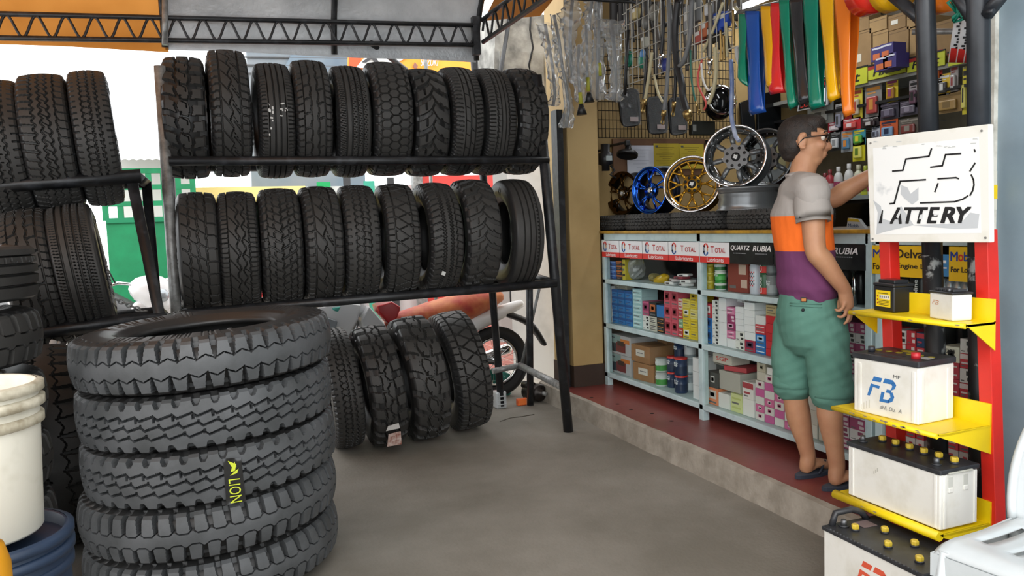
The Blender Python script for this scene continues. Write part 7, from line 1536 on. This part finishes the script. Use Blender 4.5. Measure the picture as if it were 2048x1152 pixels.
b.add(vs, [(i*(Mx+1)+j, i*(Mx+1)+j+1, (i+1)*(Mx+1)+j+1, (i+1)*(Mx+1)+j) for i in range(N) for j in range(Mx) if not (4 <= i <= 14 and j in (3, 7, 12, 16) and True)], 0, True)
so1 = b.part('seat', m_chair, ch); sm_ = so1.modifiers.new('t', 'SOLIDIFY'); sm_.thickness = .006; sm_.offset = -1
b = MB(); sk = [cpt(-.20, -.205, .44), cpt(.20, -.216, .41), cpt(.20, .216, .41), cpt(-.20, .205, .44)]
for i in range(3):
    n = 10
    for k in range(n):
        p, q = sk[i].lerp(sk[i+1], k/n), sk[i].lerp(sk[i+1], (k+1)/n); dz = lambda u: Vector((0, 0, -.05-.018*abs(2*u-1)**2))
        b.quad(p, q, q+dz((k+1)/n), p+dz(k/n))
so2 = b.part('apron', m_chair, ch); sm_ = so2.modifiers.new('t', 'SOLIDIFY'); sm_.thickness = .006
for f, s_ in ((.17, .18), (.17, -.18), (-.17, .18), (-.17, -.18)):
    df, ds = (.05 if f > 0 else -.07), (.025 if s_ > 0 else -.025); b = MB(); b.tube([cpt(f, s_, .42), cpt(f+df*.5, s_+ds*.5, .21), cpt(f+df, s_+ds, .0)], [.034, .028, .022], 8, flat=(CH @ Vector((1, 0, 0)), 1, .6)); b.part('leg', m_chair, ch)
def bk(t, s_):     # the backrest surface: t up, s across
    f = -.185-.03*t-.155*t*t; hw = .205-.012*t+.02*math.sin(t*PI); return cpt(f-.035*(1-abs(s_)**2)*math.sin(PI*min(1, t+.15))*.6, s_*hw, .435+.41*t-.03*abs(s_)**4*t)
b = MB(); N2, M2 = 20, 22; vs = [bk(i/N2, -1+2*j/M2) for i in range(N2+1) for j in range(M2+1)]
def hole(i, j):
    if i < 3 or i > 16: return False
    u = (j+.5)/M2; return any(lo < u < hi for lo, hi in ((.12, .24), (.30, .42), (.46, .54), (.58, .70), (.76, .88)))
b.add(vs, [(i*(M2+1)+j, i*(M2+1)+j+1, (i+1)*(M2+1)+j+1, (i+1)*(M2+1)+j) for i in range(N2) for j in range(M2) if not hole(i, j)], 0, True)
so3 = b.part('backrest', m_chair, ch); sm_ = so3.modifiers.new('t', 'SOLIDIFY'); sm_.thickness = .008; sm_.offset = 0
b = MB(); b.tube([bk(t/12, 1) for t in range(13)]+[bk(1, 1-2*k/12) for k in range(1, 13)]+[bk(1-t/12, -1) for t in range(1, 13)], .014, 8); b.part('back_rim', m_chair, ch)
# ---------------------------------------------------------------- buckets at the left edge
def bucket(label, cx_, cy_, z, r0, r1, h, body, rim, name='bucket', fill=None):
    o = thing(name, label, 'bucket', (cx_, cy_, z)); c = (cx_, cy_, z)
    MB().lathe([(0, 0), (r0, 0), (r0+.004, .006), (r1, h*.80), (r1, h-.004), (r1-.004, h), (r1-.008, h-.004), (r0, .01), (0, .01)], 44, c=c).part('body', body, o)
    for k, (zz, e) in enumerate(((h-.012, .012), (h-.045, .012), (h-.085, .008))): MB().lathe([(r1-.002, zz-.014), (r1+e, zz-.010), (r1+e, zz+.008), (r1-.002, zz+.012)], 44, c=c).part('rim_band', rim, o)
    if fill: MB().lathe([(0, h-.03), (r1-.009, h-.03)], 40, c=c).part('lid', fill, o)
    return o
m_buc = mat('dirty_white_bucket', '#d6d1c2', .5, col2='#b3ac98', scale=5, lo=.28, hi=.5); m_bb = mat('dark_blue_bucket', '#22334a', .45, var=.3)
c = aty(-30, 1060, 2.05); zt = aty(40, 768, 2.05).z; zb_ = aty(40, 1085, 2.0).z
bx = aty(84, 900, 2.1).x-.150
bucket('white bucket with dirty rim stacked on the dark blue one', bx, 2.1, zb_-.0, .137, .152, zt-zb_, m_buc, mat('grimy_rim', '#cbc4b0', .6, col2='#8b8069', scale=14), fill=mat('pale_lid', '#e3e1d8', .5))
bucket('dark blue drum under the white bucket', bx+.015, 2.1, 0, .160, .175, zb_-.002, m_bb, m_bb, name='drum', fill=m_bb)
c = aty(-8, 1130, 1.75); hh = c.z+.09; b = MB(); b.lathe([(0, 0), (.055, 0), (.06, .006), (.06, hh-.09), (.05, hh-.05), (.022, hh-.03), (.02, hh), (0, hh)], 22, c=(c.x-.035, 1.75, 0)); b.one('yellow_jerrycan', flat('#c98a17', .4), 'yellow jerrycan at the bottom left corner by the white bucket', 'jerrycan')
# bits between the bucket and the pile
b = MB(); q = aty(94, 905, 3.9); b.sph(q, (.03, .035, .10), 16, 10); b.sph(q+Vector((0, -.02, -.02)), (.018, .02, .04), 12, 8, mi=1); b.one('buoy_can', [flat('#8d8d88', .5), flat('#5d2523', .5)], 'grey and dark red rounded can wedged behind the white bucket', 'can')
for k, (p0, p1, r, m) in enumerate((((92, 722), (108, 682), .016, flat('#d5d8da')), ((110, 705), (118, 684), .008, flat('#c8cbcd')))): b = MB(); b.tube([aty(*p0, 4.2), aty(*p1, 4.25)], r, 8); b.one('white_stick', m, ('white bar leaning under the left rack', 'thin white bar beside the thicker one under the left rack')[k], 'bar')
# chain between the racks
pts = [aty(230, 598, 4.42), aty(262, 612, 4.42), aty(296, 628, 4.42), aty(330, 634, 4.45), aty(352, 628, 4.55), aty(372, 622, 4.68)]
ck = thing('chain', 'steel chain strung between the two tyre racks', 'chain', pts[0])
Q = []
for i in range(5):
    for k in range(4): Q.append(pts[i].lerp(pts[i+1], k/4))
for i, q in enumerate(Q[:-1]):
    d = (Q[i+1]-q); M = frame_of(d.cross(UZ) if i % 2 else UZ.cross(d).cross(d)); dn = d.normalized(); e = (M @ Vector((0, 0, 1))).cross(dn).normalized(); L = d.length*.66
    MB().tube([q+d*.5+dn*L*math.cos(a)+e*.011*math.sin(a) for a in [2*PI*k/12 for k in range(12)]], .0038, 6, closed=True).part('link', m_steel, ck)
# things on the floor under the long rack
b = MB(); p = atz(1005, 800, 0); o = thing('tool_bin', 'open green plastic bin on the floor behind the rack post', 'bin', (p.x+.02, p.y+.28, 0))
for a, c_, d_ in (((0, 0, .01), (0, 0, 0), (.20, .28, .02)), ((-.1, 0, .09), 0, (.012, .28, .17)), ((.1, 0, .09), 0, (.012, .28, .17)), ((0, -.14, .07), 0, (.2, .012, .13)), ((0, .14, .09), 0, (.2, .012, .17))): MB().box(ORG[o]+Vector(a), d_, bev=.003).part('side' if d_[2] > .05 else 'base', mat('teal_plastic', '#1f6e60', .5), o)
p = atz(1005, 818, 0); b = MB(); b.box((p.x, p.y+.06, .065), (.085, .10, .13), bev=.012)
for k in range(3): b.box((p.x, p.y+.006, .035+.03*k), (.07, .012, .008), bev=.002)
b.one('silver_box', mat('silver_block', '#c4c8ca', .35, .3), 'small silver block on the floor in front of the green bin', 'block')
p = atz(1046, 811, 0); o = thing('reflector', 'orange plastic reflector block on the floor', 'reflector', (p.x, p.y+.02, 0)); MB().box((p.x, p.y+.02, .026), (.085, .04, .052), bev=.006).part('block', flat('#e0662a', .35), o); MB().box((p.x, p.y-.002, .026), (.07, .006, .036)).part('lens', flat('#ea7a3c', .2), o); MB().box((p.x+.036, p.y-.002, .026), (.014, .008, .05)).part('end_cap', flat('#c9a38d'), o)
p = atz(1072, 806, 0); o = thing('starter_motor', 'greasy starter motor lying on the floor by the white pillar', 'motor', (p.x+.02, p.y+.06, 0)); M = frame_of((.25, -.95, .05)); c = ORG[o]+Vector((0, 0, .072))
MB().lathe([(0, -.10), (.06, -.10), (.068, -.09), (.068, .06), (.058, .075), (.03, .08), (.028, .10), (0, .10)], 24, c=c, M=M).part('housing', mat('greasy_steel', '#3a332f', .4, .5, col2='#1d1a18', scale=15), o); MB().lathe([(0, .09), (.016, .09), (.016, .14), (0, .14)], 12, c=c, M=M).part('shaft', m_steel, o); MB().lathe([(0, -.07), (.03, -.07), (.03, .05), (0, .05)], 14, c=c+Vector((-.04, .02, .055)), M=M).part('solenoid', mat('greasy_steel', '#3a332f'), o)
b = MB(); b.tube([atz(x, y, .002) for x, y in ((1000, 843), (1020, 836), (1045, 833), (1068, 829))], .004, 5); b.part('floor_crack', flat('#4c463d'), kind='structure', loc=(0, 0, 0))
for k, (x, y) in enumerate(((1183, 795), (1235, 808), (1262, 819), (1304, 827), (1343, 842))):
    q = atz(x, y, .1455); b = MB(); b.lathe([(0, .001), (.012, .001), (.014, 0)], 12, c=q); b.part('platform_hole', m_dark, kind='structure', loc=(0, 0, 0))
# ---------------------------------------------------------------- beyond the rack: fence, houses, billboard, motorcycles
m_gr = mat('bright_green_paint', '#0f8a58', .6, col2='#0c7a4d', scale=5); m_cyanw = flat('#e8ecec')
YF = 9.0
q = [aty(x, y, YF) for x, y in ((190, 0), (352, 0))]; zt, zm, zb_ = aty(270, 342, YF).z, aty(270, 440, YF).z, 0
fn = thing('lattice_fence', 'green fence with a square lattice top beyond the left rack', 'fence', ((q[0].x+q[1].x)/2, YF, 0)); x0, x1 = q[0].x-.05, q[1].x+.04
MB().box(((x0+x1)/2, YF, zm/2+.12), (x1-x0, .06, zm-.24)).part('panel', m_gr, fn)
b = MB(); nx = 6
for k in range(nx+1): x = x0+(x1-x0)*k/nx; b.box((x, YF, (zt+zm)/2), (.055, .05, zt-zm))
for k in range(4): z = zm+(zt-zm)*k/3; b.box(((x0+x1)/2, YF, z), (x1-x0, .055, .05))
b.part('lattice', m_gr, fn); MB().box(((x0+x1)/2, YF-.03, zm), (x1-x0, .05, .05)).part('rail', mat('dark_green_paint', '#0d7f55', .6), fn)
b = MB(); rs_ = []
for k in range(30): rs_.append((x0-.1+(x1-x0+.2)*k/29, YF-.1+.0, zt+.10+.012*(k % 2)))
for k in range(29): b.quad(rs_[k], rs_[k+1], (rs_[k+1][0], YF+1.4, zt+.4+.012*((k+1) % 2)), (rs_[k][0], YF+1.4, zt+.4+.012*(k % 2)))
b.one('corrugated_roof', mat('corrugated_metal', '#b9b9b9', .5, var=.2), 'corrugated roof edge above the green fence', 'roof', loc=(x0, YF, zt))
b = MB(); b.box(((x0+x1)/2, YF+1.3, (zt+.3)/2), (x1-x0, .1, zt+.3)); b.one('shed_wall', mat('white_shed_wall', '#dedfdc', .8), 'white shed wall seen through the green lattice', 'wall', kind='structure')
# wall of the house behind, mostly glare
ya = 10.5
def panel(px0, py0, px1, py1, Y, col, label, name='wall_panel', cat='panel', th=.05, loc=None):
    a, c = aty(px0, py1, Y), aty(px1, py0, Y); b = MB(); b.box(((a.x+c.x)/2, Y, (c.z)/2), (c.x-a.x, th, c.z)); return b.one(name, flat(col, .7), label, cat)
panel(340, 372, 610, 520, ya, '#e9d48a', 'cream-yellow house wall glimpsed between the two tyre rows'); panel(612, 366, 1075, 520, ya+.02, '#dcdedd', 'white shop wall glimpsed between the two tyre rows'); panel(642, 364, 660, 520, ya-.06, '#17a05a', 'green door frame glimpsed between the tyre rows', 'door_surround', 'frame'); panel(735, 362, 748, 520, ya-.06, '#3fa58b', 'pale teal frame glimpsed between the tyre rows', 'window_surround', 'frame')
panel(828, 350, 984, 385, ya-.1, '#c9413a', 'red sign glimpsed above the clawed tyre', 'red_sign', 'sign'); 
for px in (695, 782, 985): panel(px, 355, px+5, 520, ya-.08, '#3b3d3f', 'dark upright frame %s between the tyre rows' % {695: 'left of centre', 782: 'at the middle', 985: 'at the right'}[px], 'window_frame', 'frame')
# grey roof and orange billboard above the upper tyres
Yb = 11.0
a = [aty(x, y, Yb) for x, y in ((488, 112), (715, 140), (715, 86), (500, 82))]
bl = thing('grey_house', 'grey clapboard house front above the upper tyres', 'house', a[0]); A, B, C_, D = aty(484, 150, Yb), aty(718, 150, Yb), aty(718, 70, Yb), aty(492, 70, Yb)
b = MB(); b.prism([Vector((A.x, Yb, 0)), Vector((B.x, Yb, 0)), C_, D], (0, .2, 0)); b.part('wall', mat('grey_clapboard', '#8e9194', .7, col2='#6f7f8a', scale=.8), bl)
for k in range(4):
    p0, p1 = aty(486, 98+k*16, Yb-.02), aty(718, 101+k*16, Yb-.02); MB().tube([p0, p1], .012, 5).part('board_joint', flat('#5a5d60'), bl)
b = MB(); p = [aty(x, y, Yb-.03) for x, y in ((560, 150), (718, 150), (718, 90), (640, 88), (590, 96))]; b.prism(p, (0, .02, 0)); b.part('blue_panel', mat('blue_grey_panel', '#5f7486', .6, col2='#7d8d98', scale=1.2), bl)
Yo = 10.0
bb = thing('billboard', 'orange billboard with white and black lettering behind the upper tyres', 'billboard', aty(820, 160, Yo))
b = MB(); b.prism([aty(x, y, Yo) for x, y in ((695, 175), (950, 175), (950, 60), (700, 60))], (0, .08, 0)); b.part('board', mat('orange_board', '#f2941f', .6, col2='#f7a43a', scale=.7), bb)
b = MB(); b.prism([aty(x, y, Yo-.02) for x, y in ((697, 175), (722, 175), (722, 60), (700, 60))], (0, .015, 0)); b.part('red_edge', flat('#c2552c'), bb)
def oq(px0, py0, px1, py1, sk=0): return [aty(px0, py1, Yo-.03), aty(px1, py1, Yo-.03), aty(px1+sk, py0, Yo-.03), aty(px0+sk, py0, Yo-.03)]
b = MB(); b.prism([aty(x, y, Yo-.025) for x, y in ((712, 135), (735, 108), (790, 86), (842, 84), (836, 104), (800, 122), (778, 140))], (0, .01, 0)); b.part('white_burst', flat('#e2e2de'), bb)
b = MB(); quadtext(b, 'MC', oq(770, 86, 836, 112, 3), 0, .05, .15, .02); quadtext(b, 'X', oq(722, 100, 762, 128, 4), 0, .05, .2, .02); b.part('black_letters', flat('#3a3a3c'), bb)
b = MB(); quadtext(b, 'SUZUKI', oq(838, 116, 876, 134, 2), 0, .02, 0, .02); b.part('faint_letters', flat('#c7b8c9'), bb); b = MB(); b.prism([aty(x, y, Yo-.03) for x, y in ((826, 132), (830, 124), (836, 132), (831, 140))], (0, .01, 0)); b.part('small_emblem', flat('#8a5a4a'), bb)
MB().box((aty(822, 100, Yo+.2).x, Yo+.2, aty(822, 160, Yo).z/2), (.12, .12, aty(822, 160, Yo).z)).part('pole', m_steel, bb)
b = MB(); p = [aty(x, y, 8.6) for x, y in ((985, 178), (1030, 150), (1075, 120), (1075, 180))]; b.prism([p[0], p[1], p[2], Vector((p[3].x, 8.6, 0)), Vector((p[0].x, 8.6, 0))], (0, .1, 0)); b.one('grey_gable', flat('#9b9c9a', .8), 'grey roof gable beside the stained white pillar', 'gable')
# motorcycles
m_mw = mat('white_fairing', '#e8e9ea', .25, spec=.6); m_mred = mat('red_fairing', '#c52a2e', .25, spec=.6); m_eng = mat('engine_metal', '#5b5d5f', .4, .7); m_tyre = flat('#161617', .7)
def bike(label, base, heading, seat_m, fair_m, tail_m, sc_=1.0, front=True, seat_h=.80):
    """small underbone motorcycle; heading is the way it points"""
    o = thing('motorcycle', label, 'motorcycle', base, 'motorcycles parked beyond the racks'); f = Vector((math.cos(heading), math.sin(heading), 0)); s_ = Vector((-f.y, f.x, 0)); B = Vector(base)
    def q(a, l, h): return B+(f*a+s_*l+UZ*h)*sc_
    for nm, a in (('front_wheel', .62), ('rear_wheel', -.62)):
        R = .29*sc_; c = q(a, 0, .29); w_ = thing(nm, None, None, c); w_.parent = o; w_.location = c-ORG[o]; ORG[w_] = c
        MB().tube([c+(f*math.cos(t_)+UZ*math.sin(t_))*(R-.045*sc_) for t_ in [2*PI*k/32 for k in range(32)]], .045*sc_, 10, closed=True).part('tyre', m_tyre, w_)
        b = MB(); b.tube([c+(f*math.cos(t_)+UZ*math.sin(t_))*(R-.10*sc_) for t_ in [2*PI*k/32 for k in range(32)]], .012*sc_, 8, closed=True)
        for k in range(18): t_ = 2*PI*k/18; b.tube([c+s_*(.02*(-1)**k), c+(f*math.cos(t_)+UZ*math.sin(t_))*(R-.10*sc_)], .0022, 4)
        b.cyl(c-s_*.06*sc_, c+s_*.06*sc_, .03*sc_); b.part('spoked_rim', m_chr, w_)
    def hull(nm, pts, rad, m, fl=(1, 1)): b = MB(); blob(b, [q(*p) for p in pts], [r*sc_ for r in rad], 12, (s_, fl[0], fl[1])); b.part(nm, m, o)
    hull('seat', [(.20, 0, seat_h-.05), (-.08, 0, seat_h-.02), (-.40, 0, seat_h+.04), (-.66, 0, seat_h+.09)], [.09, .15, .16, .07], seat_m, (1.0, .72))
    hull('tail_fairing', [(-.1, 0, seat_h-.16), (-.45, 0, seat_h-.10), (-.85, 0, seat_h+.02)], [.10, .11, .05], tail_m, (.9, .7)); hull('leg_shield', [(.48, 0, .85), (.30, 0, .60), (.08, 0, .50)], [.13, .14, .10], fair_m, (1.3, .5)); hull('engine', [(.15, 0, .38), (-.12, 0, .36)], [.12, .13], m_eng); hull('exhaust', [(.1, -.12, .26), (-.35, -.14, .27), (-.78, -.15, .36)], [.025, .03, .045], m_chr); hull('front_mudguard', [(.40, 0, .52), (.62, 0, .62), (.86, 0, .50)], [.05, .07, .04], fair_m, (1.1, .4)); hull('rear_mudguard', [(-.70, 0, .68), (-.92, 0, .58), (-1.05, 0, .40)], [.06, .07, .05], flat('#141415'), (1, .4))
    hull('head_cowl', [(.40, 0, .98), (.50, 0, .96), (.58, 0, .86)], [.12, .14, .08], fair_m, (1.15, .9)); b = MB(); b.sph(q(.60, 0, .93), (.07*sc_, .07*sc_, .06*sc_), 14, 9); b.part('headlamp', mat('lamp_glass', '#aab2b8', .08, .3), o)
    b = MB(); b.tube([q(.30, .34, 1.0), q(.36, .2, 1.04), q(.40, 0, 1.0), q(.36, -.2, 1.04), q(.30, -.34, 1.0)], .013*sc_, 8); b.part('handlebar', m_chr, o)
    for e in (1, -1):
        MB().tube([q(.33, .27*e, 1.02), q(.29, .37*e, .995)], .02*sc_, 8).part('grip', m_tyre, o); MB().tube([q(.62, .07*e, .29), q(.42, .07*e, .90)], .022*sc_, 8).part('fork_leg', m_chr, o); MB().tube([q(-.62, .09*e, .30), q(-.1, .09*e, .36)], .02*sc_, 6).part('swing_arm', m_eng, o)
        MB().tube([q(.36, .22*e, 1.03), q(.33, .27*e, 1.18)], .006, 6).part('mirror_stem', m_tyre, o); b = MB(); b.sph(q(.32, .29*e, 1.21), (.03*sc_, .05*sc_, .035*sc_), 12, 8); b.part('mirror', m_tyre, o)
    return o
m_seat = mat('worn_orange_seat', '#cf7d4a', .55, col2='#b0392f', scale=3.5, lo=.4, hi=.6)
bk1 = bike('white and red motorcycle with worn orange seat standing behind the floor tyres', (1.53, 6.0, 0), math.radians(180), m_seat, m_mw, m_mw, 1.0, seat_h=.72)
def slab(nm, pl, Y, th, m, dy=0):
    P = [aty(x, y, Y+(dy*k/len(pl))) for k, (x, y) in enumerate(pl)]; b = MB(); b.prism(P, (0, th, 0)); o = b.part(nm, m, bk1); add_bevel(o, .012, 3); return o
slab('nose_fairing', [(636, 615), (690, 606), (724, 610), (716, 640), (688, 692), (655, 684), (640, 650)], 5.74, .22, m_mw); slab('headlamp_glass', [(646, 632), (676, 642), (672, 660), (652, 656)], 5.725, .05, mat('lamp_glass', '#aab2b8', .08, .3)); slab('teal_mark', [(664, 616), (682, 613), (677, 624), (668, 622)], 5.73, .02, flat('#4fb3a4'))
slab('red_chin', [(648, 672), (690, 668), (684, 704), (655, 698)], 5.78, .2, m_mred); slab('side_shroud', [(722, 640), (738, 612), (752, 628), (772, 650), (748, 664), (726, 660)], 5.76, .16, m_mw); slab('navy_shroud', [(726, 655), (772, 648), (764, 672), (735, 674)], 5.78, .14, flat('#3a4052', .3)); slab('tank', [(754, 612), (784, 603), (802, 614), (796, 634), (780, 650), (758, 626)], 5.80, .2, m_mred)
bike('white and red motorcycle beyond the left rack post', (-.62, 7.3, 0), math.radians(-60), flat('#1a1a1b'), m_mw, m_mred, 1.0)
bike('red and white motorcycle seen between the two racks', (.28, 8.15, 0), math.radians(-75), flat('#1a1a1b'), m_mred, m_mw, .98)
bike('white motorcycle farthest left beyond the left rack', (-1.5, 7.5, 0), math.radians(-60), flat('#1a1a1b'), m_mw, m_mw, 1.0)
# bicycle wheels hung by the white pillar
for k, (px, py, Y, R, lb) in enumerate(((1030, 590, 7.6, .20, 'first bicycle wheel hanging behind the rear rack pipes'), (1048, 600, 7.5, .22, 'second bicycle wheel hanging behind the rear rack pipes'), (1070, 605, 7.4, .24, 'bicycle wheel hanging nearest the white pillar'))):
    c = aty(px, py, Y); ax = Vector((.86, -.5, 0)); M = frame_of(ax); o = thing('bicycle_wheel', lb, 'wheel', c, 'hanging bicycle wheels')
    MB().tube([c+M @ Vector((R*math.cos(a), R*math.sin(a), 0)) for a in [2*PI*j/36 for j in range(36)]], .024, 8, closed=True).part('tyre', m_tyre, o); b = MB(); b.tube([c+M @ Vector(((R-.03)*math.cos(a), (R-.03)*math.sin(a), 0)) for a in [2*PI*j/36 for j in range(36)]], .008, 6, closed=True)
    for j in range(20): b.tube([c, c+M @ Vector(((R-.03)*math.cos(j*PI/10), (R-.03)*math.sin(j*PI/10), 0))], .0018, 4)
    b.part('spoked_rim', m_chr, o); MB().tube([c+UZ*(R-.02), c+UZ*(R+.55)], .005, 5).part('hook', m_steel, o)
b = MB(); b.tube([(2.5, 7.6, .98+.6), (3.3, 7.4, .98+.6)], .02, 8); b.box((3.32, 7.4, .79), (.05, .05, 1.58)); b.box((2.48, 7.6, .79), (.05, .05, 1.58)); b.one('wheel_rail', m_steel, 'pipe rail the bicycle wheels hang from', 'rail')
# stickers, wrappers and printed words belong to what they are stuck on
bpy.context.view_layer.update()
def attach(o, words):
    t = [q for q in bpy.data.objects if words in str(q.get('label', '')) and q is not o and q.parent is None][0]
    for k in ('category', 'group'):
        if k in o: del o[k]
    o.parent = t; o.matrix_parent_inverse = t.matrix_world.inverted()
for o in list(bpy.data.objects):
    n = o.name.split('.')[0]
    if n == 'wrapper_strip': attach(o, 'torn black wrapper strip, third up')
    elif n == 'tyre_label': attach(o, 'mud tyre with a torn sticker at its foot')
    elif n == 'tyre_sticker': attach(o, 'linked-chain tread and a white chip' if 'chip' in o['label'] else 'straight-ribbed road tyre with white stickers')
    elif n == 'plug_lettering': attach(o, 'cream carton with black plug wording')
